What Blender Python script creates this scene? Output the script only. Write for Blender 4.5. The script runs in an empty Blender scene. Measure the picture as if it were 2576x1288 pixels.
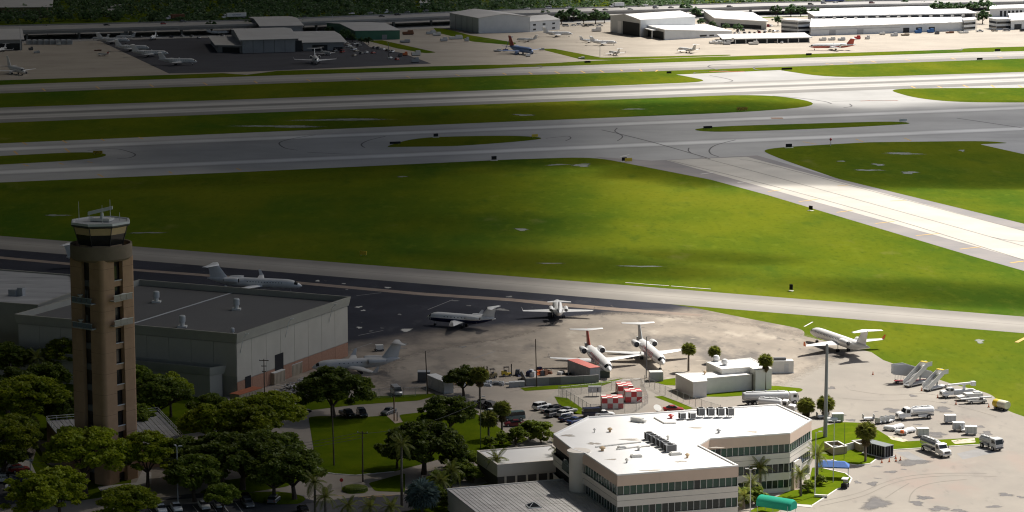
import bpy, bmesh, math, random
from mathutils import Vector, Matrix, noise as mnoise
from mathutils.geometry import tessellate_polygon
R = math.radians
sc = bpy.context.scene
COL = sc.collection
# ------------------------------------------------------------------ camera
F, PITCH, CAMH = 6261.0, R(9.13), 127.0      # focal length in units of 1/2576 picture width
cam = bpy.data.cameras.new('camera'); camo = bpy.data.objects.new('camera', cam); COL.objects.link(camo)
cam.sensor_width = 36; cam.lens = 36*F/2576; cam.clip_start = 1; cam.clip_end = 20000
camo.location = (0, 0, CAMH); camo.rotation_euler = (R(90)-PITCH, 0, 0)
sc.camera = camo
# ------------------------------------------------------------------ sky, sun, exposure
SUN_EL, SUN_AZ = R(53.5), R(44)              # azimuth clockwise from +Y
w = bpy.data.worlds.new('World'); sc.world = w; w.use_nodes = True
nt = w.node_tree
sky = nt.nodes.new('ShaderNodeTexSky'); sky.sky_type = 'NISHITA'; sky.sun_disc = False
sky.sun_elevation = SUN_EL; sky.sun_rotation = SUN_AZ; sky.air_density = 0.9; sky.dust_density = 3.0; sky.ozone_density = 0.8
bg = nt.nodes['Background']; bg.inputs['Strength'].default_value = 0.085
nt.links.new(sky.outputs[0], bg.inputs['Color'])
SUN_DIR = Vector((math.sin(SUN_AZ)*math.cos(SUN_EL), math.cos(SUN_AZ)*math.cos(SUN_EL), math.sin(SUN_EL)))
sl = bpy.data.lights.new('sun', 'SUN'); sl.energy = 4.6; sl.angle = R(0.53); sl.color = (1.0, 0.95, 0.87)
so = bpy.data.objects.new('sun', sl); COL.objects.link(so); so.location = (300, 300, 900)
so.rotation_euler = SUN_DIR.to_track_quat('Z', 'Y').to_euler()
vs = sc.view_settings; vs.view_transform = 'Standard'; vs.look = 'None'; vs.exposure = 0.62; vs.gamma = 1.0; vs.use_curve_mapping = False
sc.cycles.use_denoising = True; sc.cycles.pixel_filter_type = 'BLACKMAN_HARRIS'; sc.cycles.filter_width = 1.15
sc.cycles.max_bounces = 6; sc.cycles.transparent_max_bounces = 24; sc.cycles.diffuse_bounces = 3
sc.cycles.sample_clamp_indirect = 6
# ------------------------------------------------------------------ helpers
def G(x, y, z=0.0):
    """the spot in the place (height z) that the survey sheet (2576 x 1288 units) shows at x, y"""
    u = (x-1288)/F; v = (644-y)/F
    dy = math.cos(PITCH)+v*math.sin(PITCH); dz = -math.sin(PITCH)+v*math.cos(PITCH)
    t = (z-CAMH)/dz
    return (u*t, dy*t)
def scale_at(x, y):
    X, Y = G(x, y); zc = Y*math.cos(PITCH)+CAMH*math.sin(PITCH)
    return F/zc
def gang(a, b):
    A = G(*a); C = G(*b); return math.atan2(C[1]-A[1], C[0]-A[0])
MATS = {}
def mat(name, c1, c2=None, scale=1.0, rough=0.85, layers=(), metallic=0.0, spec=0.3, stretch=(1,1,1), rot=0.0, bands=None, bump=0.0, bumpscale=None, blend=None, jit=0.0, world=False):
    """procedural material: two tones through noise, optional stain layers (colour, scale, lo, hi, strength, stretch), optional lengthwise bands"""
    if name in MATS: return MATS[name]
    m = bpy.data.materials.new(name); m.use_nodes = True; n = m.node_tree; nd = n.nodes; L = n.links.new
    b = nd['Principled BSDF']; b.inputs['Roughness'].default_value = rough; b.inputs['Metallic'].default_value = metallic
    b.inputs['Specular IOR Level'].default_value = spec
    if c2 is None: c2 = tuple(k*0.86 for k in c1)
    if world:
        tc = nd.new('ShaderNodeNewGeometry').outputs['Position']
    else:
        tc = nd.new('ShaderNodeTexCoord').outputs['Object']
    def noise(scale, stretch, rot, detail=5.0, rg=0.6):
        mp = nd.new('ShaderNodeMapping'); mp.inputs['Scale'].default_value = stretch
        mp.inputs['Rotation'].default_value = (0, 0, -rot)
        L(tc, mp.inputs['Vector'])
        t = nd.new('ShaderNodeTexNoise'); t.inputs['Scale'].default_value = scale; t.inputs['Detail'].default_value = detail; t.inputs['Roughness'].default_value = rg
        L(mp.outputs[0], t.inputs['Vector']); return t.outputs['Fac']
    def ramp(src, lo, hi):
        r = nd.new('ShaderNodeMapRange'); r.interpolation_type = 'SMOOTHSTEP'
        r.inputs['From Min'].default_value = lo; r.inputs['From Max'].default_value = hi
        L(src, r.inputs['Value']); return r.outputs['Result']
    def mix(fac, a, c, typ='MIX'):
        x = nd.new('ShaderNodeMix'); x.data_type = 'RGBA'; x.blend_type = typ
        for sock, val in ((x.inputs[0], fac), (x.inputs[6], a), (x.inputs[7], c)):
            if isinstance(val, (int, float)): sock.default_value = val
            elif isinstance(val, tuple): sock.default_value = (*val[:3], 1)
            else: L(val, sock)
        return x.outputs[2]
    col = mix(ramp(noise(scale, stretch, rot), 0.3, 0.7), c1, c2)
    if blend:   # (colour a, colour b, scale, point, normal, width, wobble, wobble scale): the paving changes over from the base to another across a line
        ca, cb, s2, pt, nrm, wid, wob, wsc = blend
        other = mix(ramp(noise(s2, stretch, rot, 7, .65), .3, .7), ca, cb)
        dp = nd.new('ShaderNodeVectorMath'); dp.operation = 'DOT_PRODUCT'; L(tc, dp.inputs[0]); dp.inputs[1].default_value = (nrm[0], nrm[1], 0)
        ad = nd.new('ShaderNodeMath'); ad.operation = 'MULTIPLY_ADD'
        L(noise(wsc, stretch, rot, 7, .65), ad.inputs[0]); ad.inputs[1].default_value = wob; L(dp.outputs['Value'], ad.inputs[2])
        c0 = pt[0]*nrm[0]+pt[1]*nrm[1]+wob*0.5
        col = mix(ramp(ad.outputs[0], c0-wid, c0+wid), col, other)
    for ly in layers:
        c3, s3, lo, hi, st = ly[:5]; sx = ly[5] if len(ly) > 5 else stretch
        f = ramp(noise(s3, sx, rot), lo, hi)
        mu = nd.new('ShaderNodeMath'); mu.operation = 'MULTIPLY'; L(f, mu.inputs[0]); mu.inputs[1].default_value = st
        col = mix(mu.outputs[0], col, c3)
    if bands:   # (half width, [(position 0..1 across, multiplier)])
        hw, stops = bands
        sp = nd.new('ShaderNodeSeparateXYZ'); L(nd.new('ShaderNodeTexCoord').outputs['Object'], sp.inputs[0])
        wob = nd.new('ShaderNodeMath'); wob.operation = 'MULTIPLY_ADD'; L(noise(0.05, (1,1,1), 0), wob.inputs[0]); wob.inputs[1].default_value = hw*0.05; L(sp.outputs[1], wob.inputs[2])
        mr = nd.new('ShaderNodeMapRange'); mr.inputs['From Min'].default_value = -hw; mr.inputs['From Max'].default_value = hw; L(wob.outputs[0], mr.inputs['Value'])
        cr = nd.new('ShaderNodeValToRGB'); el = cr.color_ramp.elements
        while len(el) < len(stops): el.new(0.5)
        for e, (p, k) in zip(el, stops):
            e.position = p
            e.color = (k, k, k, 1) if not isinstance(k, tuple) else (*k, 1)
        L(mr.outputs[0], cr.inputs[0])
        col = mix(1.0, col, cr.outputs[0], 'MULTIPLY')
    if jit:
        oi = nd.new('ShaderNodeObjectInfo'); h = nd.new('ShaderNodeHueSaturation')
        mr = nd.new('ShaderNodeMapRange'); mr.inputs['To Min'].default_value = 1-jit; mr.inputs['To Max'].default_value = 1+jit
        L(oi.outputs['Random'], mr.inputs['Value']); L(mr.outputs[0], h.inputs['Value']); L(col, h.inputs['Color']); col = h.outputs[0]
    L(col, b.inputs['Base Color'])
    if bump:
        bm_ = nd.new('ShaderNodeBump'); bm_.inputs['Strength'].default_value = bump; bm_.inputs['Distance'].default_value = 0.1
        L(noise(bumpscale or scale*4, stretch, rot), bm_.inputs['Height']); L(bm_.outputs[0], b.inputs['Normal'])
    MATS[name] = m
    return m
def paint(name, c, rough=0.45, spec=0.5, metallic=0.0, k=0.93):
    return mat(name, c, tuple(v*k for v in c), 0.8, rough, spec=spec, metallic=metallic)
class B:
    """collects shapes; obj() links them as ONE mesh object"""
    def __init__(s): s.v = []; s.f = []
    def add(s, vs, fs):
        o = len(s.v); s.v += [tuple(p) for p in vs]; s.f += [tuple(i+o for i in f) for f in fs]; return s
    def box(s, x, y, z, sx, sy, sz, rz=0.0, tp=1.0):
        """box standing on z, centre x,y; tp tapers the top"""
        c, n = math.cos(rz), math.sin(rz); vs = []
        for k, zz in ((1.0, z), (tp, z+sz)):
            for ax, ay in ((-1,-1), (1,-1), (1,1), (-1,1)):
                px, py = ax*sx/2*k, ay*sy/2*k
                vs.append((x+px*c-py*n, y+px*n+py*c, zz))
        return s.add(vs, [(3,2,1,0), (4,5,6,7), (0,1,5,4), (1,2,6,5), (2,3,7,6), (3,0,4,7)])
    def prism(s, poly, z0, z1, cap0=True):
        a = sum(poly[i][0]*poly[(i+1)%len(poly)][1]-poly[(i+1)%len(poly)][0]*poly[i][1] for i in range(len(poly)))
        if a < 0: poly = poly[::-1]
        n = len(poly)
        z0s = z0 if isinstance(z0, (list, tuple)) else [z0]*n; z1s = z1 if isinstance(z1, (list, tuple)) else [z1]*n
        if a < 0:
            if isinstance(z0, (list, tuple)): z0s = z0s[::-1]
            if isinstance(z1, (list, tuple)): z1s = z1s[::-1]
        vs = [(p[0], p[1], z) for p, z in zip(poly, z0s)]+[(p[0], p[1], z) for p, z in zip(poly, z1s)]
        fs = [(i, (i+1)%n, n+(i+1)%n, n+i) for i in range(n)]
        if n <= 4: top = [tuple(range(n))]
        else: top = [tuple(t) for t in tessellate_polygon([[Vector((p[0], p[1], 0)) for p in poly]])]
        up = []
        for t in top:
            A, Bq, C = (poly[t[0]], poly[t[1]], poly[t[2]])
            if (Bq[0]-A[0])*(C[1]-A[1])-(C[0]-A[0])*(Bq[1]-A[1]) < 0: t = t[::-1]
            up.append(t)
        fs += [tuple(i+n for i in t) for t in up]
        if cap0: fs += [t[::-1] for t in up]
        return s.add(vs, fs)
    def sheet(s, poly, z):
        up = []
        for t in tessellate_polygon([[Vector((p[0], p[1], 0)) for p in poly]]):
            A, Bq, C = (poly[t[0]], poly[t[1]], poly[t[2]])
            if (Bq[0]-A[0])*(C[1]-A[1])-(C[0]-A[0])*(Bq[1]-A[1]) < 0: t = tuple(t)[::-1]
            up.append(tuple(t))
        return s.add([(p[0], p[1], z) for p in poly], up)
    def tube(s, p0, p1, r0, r1=None, n=8, cap=True):
        r1 = r0 if r1 is None else r1; p0 = Vector(p0); p1 = Vector(p1); d = (p1-p0)
        if d.length < 1e-6: return s
        d.normalize(); a = d.orthogonal().normalized(); b = d.cross(a)
        vs = []
        for p, r in ((p0, r0), (p1, r1)):
            for i in range(n):
                t = 2*math.pi*i/n; vs.append(p+a*math.cos(t)*r+b*math.sin(t)*r)
        fs = [(i, (i+1)%n, n+(i+1)%n, n+i) for i in range(n)]
        if cap: fs += [tuple(range(n))[::-1], tuple(range(n, 2*n))]
        return s.add(vs, fs)
    def path(s, pts, r, n=6):
        for a, b in zip(pts, pts[1:]): s.tube(a, b, r, r, n)
        return s
    def loft(s, rings, cap=True):
        n = len(rings[0]); o = []
        for r in rings: o += [tuple(p) for p in r]
        fs = []
        for k in range(len(rings)-1):
            for i in range(n):
                j = (i+1)%n; fs.append((k*n+i, k*n+j, (k+1)*n+j, (k+1)*n+i))
        if cap: fs += [tuple(range(n))[::-1], tuple(range((len(rings)-1)*n, len(rings)*n))]
        return s.add(o, fs)
    def lathe(s, c, prof, n=20, sx=1.0, sy=1.0):
        rings = [[(c[0]+r*math.cos(2*math.pi*i/n)*sx, c[1]+r*math.sin(2*math.pi*i/n)*sy, c[2]+z) for i in range(n)] for r, z in prof]
        return s.loft(rings)
    def extr(s, prof, y0, y1, inset=0.0, axis='y'):
        """profile in x,z (counter-clockwise seen from -y) run from y0 to y1"""
        n = len(prof)
        vs = [(x, y0, z) for x, z in prof]+[(x, y1, z) for x, z in prof]
        fs = [(i, n+i, n+(i+1)%n, (i+1)%n) for i in range(n)]
        tri = [tuple(t) for t in tessellate_polygon([[Vector((x, z, 0)) for x, z in prof]])]
        fs += tri+[tuple(i+n for i in t[::-1]) for t in tri]
        return s.add(vs, fs)
    def obj(s, name, m, parent=None, smooth=False, kind=None, fix=True, label=None):
        me = bpy.data.meshes.new(name); me.from_pydata(s.v, [], s.f)
        if fix:
            bm = bmesh.new(); bm.from_mesh(me); bmesh.ops.recalc_face_normals(bm, faces=bm.faces); bm.to_mesh(me); bm.free()
        me.materials.append(m)
        if smooth:
            me.shade_smooth()
            try: me.set_sharp_from_angle(angle=R(38))
            except Exception: pass
        return link(name, me, parent, kind, label)
def link(name, me, parent=None, kind=None, label=None):
    o = bpy.data.objects.new(name, me); COL.objects.link(o)
    if parent: o.parent = parent
    if kind: o['kind'] = kind
    if label: o['label'] = label
    return o
def thing(name, label, cat, loc=(0,0,0), rz=0.0, group=None):
    o = bpy.data.objects.new(name, None); COL.objects.link(o); o.empty_display_size = 0.5
    o.location = (loc[0], loc[1], loc[2] if len(loc) > 2 else 0.0); o.rotation_euler = (0, 0, rz)
    return tag(o, label, cat, group)
def tag(o, label, cat, group=None):
    o['label'] = label; o['category'] = cat
    if group: o['group'] = group
    elif 'group' in o: del o['group']
    return o
def kids(o): return [c for c in o.children]
def clone(o, loc, rz, label, group=None, cat=None, swap=None, scale=None):
    """copy of a thing, its parts and sub-parts; swap gives some parts another material"""
    def cp(x, par):
        c = x.copy(); COL.objects.link(c); c.parent = par
        st = x.name.split('.')[0]
        if swap and st in swap and c.type == 'MESH':
            c.material_slots[0].link = 'OBJECT'; c.material_slots[0].material = swap[st]
        for k in KIDS.get(x.name, ()): cp(k, c)
        return c
    r = cp(o, None)
    r.location = (loc[0], loc[1], loc[2] if len(loc) > 2 else 0.0); r.rotation_euler = (0, 0, rz)
    if scale: r.scale = (scale,)*3 if isinstance(scale, (int, float)) else scale
    return tag(r, label, cat or o['category'], group)
KIDS = {}
def freeze(o):
    """remember the children of a prototype so that copies need no search"""
    def rec(x):
        ch = [c for c in x.children]; KIDS[x.name] = ch
        for c in ch: rec(c)
    rec(o); return o
def drop(o):
    for c in list(o.children): drop(c)
    bpy.data.objects.remove(o, do_unlink=True)
def roundpoly(pts, r, n=6):
    out = []; N = len(pts)
    for i in range(N):
        p0, p1, p2 = Vector(pts[i-1][:2]), Vector(pts[i][:2]), Vector(pts[(i+1)%N][:2])
        rr = pts[i][2] if len(pts[i]) > 2 else r
        a = p0-p1; b = p2-p1
        if a.length < 1e-4 or b.length < 1e-4 or rr <= 0: out.append(tuple(p1)); continue
        ra = min(rr, a.length*0.49); rb = min(rr, b.length*0.49)
        A = p1+a.normalized()*ra; C = p1+b.normalized()*rb
        for k in range(n+1):
            t = k/n; q = A*(1-t)**2+p1*2*t*(1-t)+C*t*t; out.append((q.x, q.y))
    return out
def gp(pts, r=0.0):
    g = [G(p[0], p[1])+((p[2],) if len(p) > 2 else ()) for p in pts]
    return roundpoly(g, r)
# ------------------------------------------------------------------ clouds out of view: an added bank darkens the left, puffs shade the airfield
def sstep(a, b, x):
    t = min(1.0, max(0.0, (x-a)/(b-a))); return t*t*(3-2*t)
def interp(x, tab):
    if x <= tab[0][0]: return tab[0][1]
    for (a, u), (b, v) in zip(tab, tab[1:]):
        if x <= b: return u+(v-u)*(x-a)/(b-a)
    return tab[-1][1]
CLOUD_Z = 175.0
def blob(X, Y, cx, cy, rx, ry, ang=R(21)):
    dx, dy = X-cx, Y-cy; c, s = math.cos(ang), math.sin(ang)
    return math.hypot((dx*c+dy*s)/rx, (-dx*s+dy*c)/ry)
def depth_added_bank(X, Y):
    """optical depth of the large cloud bank added out of view to darken the left of the field: thick to the west, thinning out eastwards"""
    u = X/max(260.0, Y)+0.010*mnoise.noise((X*.004, Y*.003, 3.1))
    return interp(u, ((-.12, 2.82), (-.06, 2.85), (-.035, 2.7), (-.012, 2.1), (.005, 1.55), (.018, 1.0), (.035, .45), (.06, .10), (.085, 0)))
PUFFS = []
for (q, rx, ry, d, a) in (((2000, 330), 330, 105, 1.5, 20), ((2560, 330), 260, 108, 1.5, 16), ((1560, 300), 150, 80, .95, 21), ((2400, 412), 150, 84, 1.55, 0),
                       ((1430, 664), 58, 19, .95, -24), ((1790, 645), 30, 12, .75, -20), ((2430, 738), 60, 21, 1.0, -22), ((1240, 560), 40, 30, .35, 0), ((900, 440), 140, 16, .4, 21), ((1700, 432), 22, 9, .6, -10)):
    g = G(*q); PUFFS.append((g[0], g[1], rx, ry, d, R(a)))
def depth_puffs(X, Y):
    t = 0.0
    wob = .16*mnoise.noise((X*.012, Y*.012, 1.0))+.10*mnoise.noise((X*.035, Y*.035, 7.0))
    for cx, cy, rx, ry, d, a in PUFFS:
        q = blob(X, Y, cx, cy, rx, ry, a)+wob
        soft = .22 if rx > 100 else .6
        t = max(t, d*(1-sstep(1-soft, 1+soft*.55, q)))
    return t
def unseen_cloud(name, label_depth, x0, x1, y0, y1, step, z):
    nx = int((x1-x0)/step)+1; ny = int((y1-y0)/step)+1
    off = -SUN_DIR*(z/SUN_DIR.z)          # where the shadow of a cloud point falls
    V = []; D = []
    for j in range(ny):
        for i in range(nx):
            X, Y = x0+i*step, y0+j*step
            d = label_depth(X, Y); D.append(d)
            V.append((X-off.x, Y-off.y, d))
    n = nx*ny
    verts = [(x, y, z-d*3-2*mnoise.noise((x*.02, y*.02, 0))*min(1, d)) for x, y, d in V]+[(x, y, z+.2+d*14+d*9*mnoise.noise((x*.012, y*.012, 2))) for x, y, d in V]
    fs = []
    for j in range(ny-1):
        for i in range(nx-1):
            a, b, c, e = j*nx+i, j*nx+i+1, (j+1)*nx+i+1, (j+1)*nx+i
            if max(D[a], D[b], D[c], D[e]) < .004: continue
            fs.append((e, c, b, a)); fs.append((n+a, n+b, n+c, n+e))
    me = bpy.data.meshes.new(name); me.from_pydata(verts, [], fs)
    at = me.attributes.new('thickness', 'FLOAT', 'POINT'); at.data.foreach_set('value', D+D)
    me.shade_smooth()
    m = MATS.get('unseen_cloud')
    if not m:
        m = bpy.data.materials.new('unseen_cloud'); m.use_nodes = True; n_ = m.node_tree; MATS['unseen_cloud'] = m
        for x in list(n_.nodes): n_.nodes.remove(x)
        out = n_.nodes.new('ShaderNodeOutputMaterial'); mx = n_.nodes.new('ShaderNodeMixShader'); tr = n_.nodes.new('ShaderNodeBsdfTransparent')
        df = n_.nodes.new('ShaderNodeBsdfDiffuse'); df.inputs[0].default_value = (.10, .10, .11, 1)
        a = n_.nodes.new('ShaderNodeAttribute'); a.attribute_name = 'thickness'
        m1 = n_.nodes.new('ShaderNodeMath'); m1.operation = 'MULTIPLY'; m1.inputs[1].default_value = -0.5
        m2 = n_.nodes.new('ShaderNodeMath'); m2.operation = 'EXPONENT'
        n_.links.new(a.outputs['Fac'], m1.inputs[0]); n_.links.new(m1.outputs[0], m2.inputs[0]); n_.links.new(m2.outputs[0], mx.inputs[0])
        n_.links.new(df.outputs[0], mx.inputs[1]); n_.links.new(tr.outputs[0], mx.inputs[2]); n_.links.new(mx.outputs[0], out.inputs[0])
    me.materials.append(m)
    return link(name, me, None, 'structure')
unseen_cloud('unseen_cloud', depth_added_bank, -2200, 420, -700, 4300, 20.0, CLOUD_Z)  # bank put in above the frame only to darken the left side
unseen_cloud('unseen_cloud', depth_puffs, -330, 620, 620, 1520, 6.0, CLOUD_Z+45)
# ------------------------------------------------------------------ ground, runways, taxiways, aprons
EW = R(21)
M_grass = mat('grass', (.112,.138,.010), (.072,.110,.010), .03, .95, spec=0, stretch=(1,.5,1), layers=[
    ((.150,.160,.014), .011, .42, .72, .8, (1,.55,1)), ((.040,.098,.012), .009, .46, .66, .75, (1,.5,1)), ((.20,.18,.05), .10, .60, .80, .30, (1,.5,1)), ((.035,.062,.009), .55, .48, .78, .42, (1,.45,1)), ((.14,.175,.018), .22, .5, .75, .4, (1,.4,1)), ((.21,.19,.07), .045, .62, .78, .4, (1,.4,1)), ((.04,.085,.012), .07, .55, .72, .45, (1,.35,1))], bump=.35, bumpscale=2.0)
M_lawn = mat('lawn', (.105,.145,.006), (.070,.110,.006), .12, .95, spec=0, layers=[((.145,.16,.012), .35, .5, .8, .6), ((.03,.055,.01), 1.8, .5, .85, .5)], bump=.4, bumpscale=3.0)
GREY = dict(c1=(.44,.437,.425), c2=(.375,.372,.362), scale=.03, rough=.9, spec=.05)
PAVL = [((.30,.298,.292), .012, .5, .75, .55, (.35,2.2,1)), ((.45,.45,.44), .05, .55, .8, .45, (.25,3,1)), ((.19,.19,.195), .6, .55, .9, .25, (.3,2.5,1))]
M_pave = mat('grey_paving', layers=PAVL, rot=EW, world=True, **GREY)
M_runway = mat('runway_paving', (.49,.475,.445), (.43,.42,.395), .05, .9, rot=EW, world=True, layers=[((.40,.38,.36), .02, .5, .8, .45, (.15,4,1)), ((.30,.30,.31), .4, .6, .9, .3, (.2,4,1))],
    bands=(34.0, [(0,.46), (.20,.50), (.225,.95), (.30,1.0), (.33,.72), (.36,1.0), (.44,.92), (.49,.48), (.58,.40), (.64,.7), (.67,1.0), (.80,1.0), (.83,.68), (.865,.9), (.90,.62), (1,.6)]))
M_taxi = mat('taxiway_paving', layers=PAVL, rot=EW, world=True, bands=(16.0, [(0,1), (.12,.97), (.26,.86), (.36,1.45), (.5,1.6), (.62,1.4), (.72,.9), (.9,1.0), (1,1)]), **GREY)
M_ntaxi = mat('north_taxiway_paving', (.385,.362,.322), (.335,.318,.29), .05, .9, rot=EW, world=True, layers=[((.33,.33,.34), .02, .5, .8, .6, (.15,4,1)), ((.45,.43,.39), .1, .5, .8, .5, (.2,3,1))],
    bands=(17.0, [(0,.62), (.16,.66), (.22,.8), (.36,1.05), (.5,.86), (.64,1.1), (.82,1.1), (.9,1.0), (1,.95)]))
M_conc = mat('bright_concrete', (.55,.52,.46), (.47,.445,.395), .05, .9, rot=R(-69.6), world=True, layers=[((.40,.365,.315), .03, .52, .8, .55, (.12,2,1)), ((.34,.315,.285), .3, .58, .85, .35, (.08,1.2,1))], bands=(22.0, [(0,.93), (.25,1), (.5,.97), (.75,1), (1,.93)]))
M_shoulder = mat('runway_shoulder', (.285,.262,.250), (.235,.225,.222), .05, .9, rot=R(-69.6), world=True, layers=[((.20,.195,.2), .02, .5, .75, .5, (.3,3,1)), ((.36,.32,.29), .1, .55, .8, .4, (.3,3,1))])
M_nearstrip = mat('near_taxiway_paving', (.32,.297,.262), (.278,.26,.233), .05, .9, rot=R(-25.4), world=True, layers=[((.30,.285,.27), .02, .5, .8, .5, (.15,4,1)), ((.43,.40,.35), .3, .5, .8, .3, (.2,4,1))],
    bands=(13.2, [(0,.80), (.10,.86), (.32,.95), (.46,1.12), (.495,1.08), (.505,.72), (.52,1.1), (.62,1.05), (.78,.80), (.95,.78), (1,.74)]))
M_apron = mat('north_apron_concrete', (.42,.372,.305), (.36,.315,.258), .03, .9, rot=EW, world=True, layers=[((.27,.23,.185), .05, .55, .75, .6, (.5,1,1)), ((.48,.43,.35), .02, .5, .7, .5, (.5,2,1)), ((.13,.115,.11), .16, .60, .74, .6, (.3,.9,1))])
M_asph = mat('dark_asphalt', (.060,.060,.070), (.048,.048,.056), .05, .85, rot=EW, world=True, layers=[((.11,.11,.12), .08, .6, .85, .5, (.3,2,1))])
a0, a1 = Vector(G(860, 868)), Vector(G(1660, 786)); ad = (a1-a0).normalized(); an = Vector((ad.y, -ad.x))
M_worn = mat('worn_apron', (.047,.049,.062), (.034,.036,.046), .06, .85, rot=R(-25.4), world=True, stretch=(1,.7,1), spec=.05, layers=[((.09,.09,.10), .12, .56, .75, .5, (1,.5,1)), ((.26,.23,.20), .30, .68, .74, .5, (1,.6,1))],
    blend=((.36,.31,.255), (.17,.15,.13), .09, a0, an, 9.0, 34.0, .035))
M_scuff = mat('scuffed_concrete', (.40,.35,.29), (.30,.265,.225), .10, .9, rot=R(-35), world=True, stretch=(1,.7,1), spec=.05, layers=[((.11,.107,.108), .055, .52, .66, .62, (1,.45,1)), ((.54,.48,.40), .09, .54, .70, .7, (1,.5,1)), ((.085,.082,.083), .30, .57, .72, .55, (1,.5,1)), ((.46,.41,.34), .42, .6, .7, .6, (.5,1.4,1))])
M_east = mat('east_apron_concrete', (.285,.258,.222), (.25,.228,.198), .06, .9, rot=R(12), world=True, layers=[((.34,.31,.262), .03, .45, .7, .7, (1,.6,1)), ((.20,.182,.165), .06, .52, .72, .6, (1,.5,1)), ((.30,.225,.19), .045, .54, .72, .55, (1,.6,1)), ((.15,.138,.128), .3, .58, .74, .45, (1,.35,1)), ((.37,.34,.29), .5, .6, .8, .4, (1,.4,1))])
M_road = mat('road_asphalt', (.36,.315,.265), (.30,.265,.225), .08, .9, world=True, layers=[((.20,.185,.17), .2, .55, .8, .5), ((.40,.36,.31), .06, .55, .8, .5)])
M_lot = mat('parking_asphalt', (.075,.075,.080), (.055,.055,.06), .1, .9, world=True, layers=[((.13,.12,.11), .3, .55, .8, .5)])
M_yellow = paint('marking_yellow', (.62,.40,.13), .7, .2); M_white = paint('marking_white', (.72,.70,.66), .7, .2); M_red = paint('marking_red', (.42,.13,.08), .7, .2)
M_rubber = paint('tyre_mark', (.135,.13,.13), .85, .2); M_seam = paint('paving_seam', (.24,.225,.205), .9, .1); M_stain = mat('oil_stain', (.17,.16,.155), (.12,.115,.115), .5, .7, world=True); M_wet = mat('bare_ground', (.33,.34,.31), (.25,.27,.23), .3, .8, world=True, layers=[((.12,.16,.05), .5, .45, .65, .9, (.5,2,1))])
def struct(name, poly, z, m, parent=None):
    b = B().sheet(poly, z); return b.obj(name, m, parent, kind=None if parent else 'structure', fix=False)
# ground: one sheet to beyond the horizon
g_ = B(); g_.sheet([(-9000,-2500), (9000,-2500), (9000,16000), (-9000,16000)], 0.0); ground = g_.obj('ground', M_grass, kind='structure', fix=False)
airfield = struct('airfield_pavement', gp([(-700,491), (0,459,0), (644,431), (1288,401), (1493,394.5,14), (1788,452), (1932,491), (2444,644), (2576,681.5), (3100,822), (3500,500), (3500,110), (-900,300)]), .01, M_pave)
def strip(name, far0, far1, near0, near1, m, z, ext=0.0):
    """a straight paved strip between its far and near edge; local x runs along it"""
    P4 = [Vector(G(*p)) for p in (near0, near1, far1, far0)]
    c = sum(P4, Vector((0,0)))/4; d = ((P4[1]-P4[0]).normalized()+(P4[2]-P4[3]).normalized()).normalized(); a = math.atan2(d.y, d.x)
    if ext:
        P4[0] -= d*ext; P4[3] -= d*ext; P4[1] += d*ext; P4[2] += d*ext
    mtx = Matrix.Rotation(-a, 2); loc = [tuple(mtx @ (p-c)) for p in P4]
    b = B().sheet(loc, 0); o = b.obj(name, m, kind='structure', fix=False); o.location = (c.x, c.y, z); o.rotation_euler = (0, 0, a)
    return o
runway = strip('runway', (0,271), (1932,203), (0,309), (1932,236), M_runway, .02, 900)
strip('upper_taxiway', (0,361), (1932,282), (0,390), (1932,312), M_taxi, .015, 700)
strip('lower_taxiway', (0,412), (1932,330), (0,456), (1932,372), M_taxi, .018, 160)
strip('north_taxiway', (0,214), (1932,148), (0,235), (1932,170), M_ntaxi, .02, 900)
cross = strip('cross_runway', (1878,394.5), (2576,580.6), (1676,403), (2576,654), M_conc, .03)
# carry the cross runway and its shoulders on beyond the frame
struct('runway_shoulder', gp([(1493,394.5), (1640,404), (1905,391), (2107,449.5), (2576,563), (3100,700), (3100,830), (2576,681.5), (2444,644), (1932,491), (1788,452)]), .022, M_shoulder)
struct('cross_runway', gp([(2576,580.6), (3100,722), (3100,800), (2576,654)]), .03, M_conc)
# grass between the pavements
def island(name, pts, r, z=.045, m=None): return struct(name, gp(pts, r), z, m or M_grass)
island('grass_band', [(-800,339), (0,309), (644,284), (1288,260), (1932,236,30), (2082,262,30), (1932,280,40), (1288,306), (644,333), (0,361), (-800,394)], 8)
island('grass_band', [(-800,262), (0,235), (644,212), (1288,189.5), (1663,180,30), (1793,205,20), (1663,211,40), (1288,225), (644,249), (0,271), (-800,301)], 8)
island('grass_band', [(-800,228), (0,203), (560,184.5,14), (606,191,8), (0,214), (-800,240)], 6)
island('grass_band', [(688,179,14), (1255,162,14), (1309,166,10), (1250,173,14), (744,188,14)], 6)
island('grass_band', [(1388,159,10), (1470,153.5,14), (1850,141,14), (1902,148,10), (1433,164.5,10)], 6)
island('grass_band', [(1960,141,10), (2294,128,14), (2348,134,8), (1995,145,10)], 6)
island('grass_band', [(2412,122.5,10), (2470,120,14), (3000,106), (3000,118), (2440,132,14)], 6)
island('grass_band', [(1945,174,14), (2057,166,20), (2576,149), (3300,126), (3300,158), (2576,181), (2092,196.5,30)], 6)
island('grass_band', [(2232,226,16), (2300,222,20), (2576,221), (3300,200), (3300,240), (2576,258), (2407,257.5,60), (2302,247,20)], 6)
island('grass_band', [(-400,408), (0,392.5), (225,381,16), (281,389.5,14), (225,402,20), (0,414.5), (-400,432)], 6)
island('grass_band', [(966,370,10), (1044,346,20), (1200,342), (1315,341.5,10), (1380,348,10), (1288,358,20), (1144,368), (1000,370,8)], 6)
island('grass_band', [(1734,326.5,10), (1800,318,16), (2100,309), (2257,305,16), (2302,311,8), (2150,320,20), (1932,329,20), (1788,332.5,12)], 6)
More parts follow.
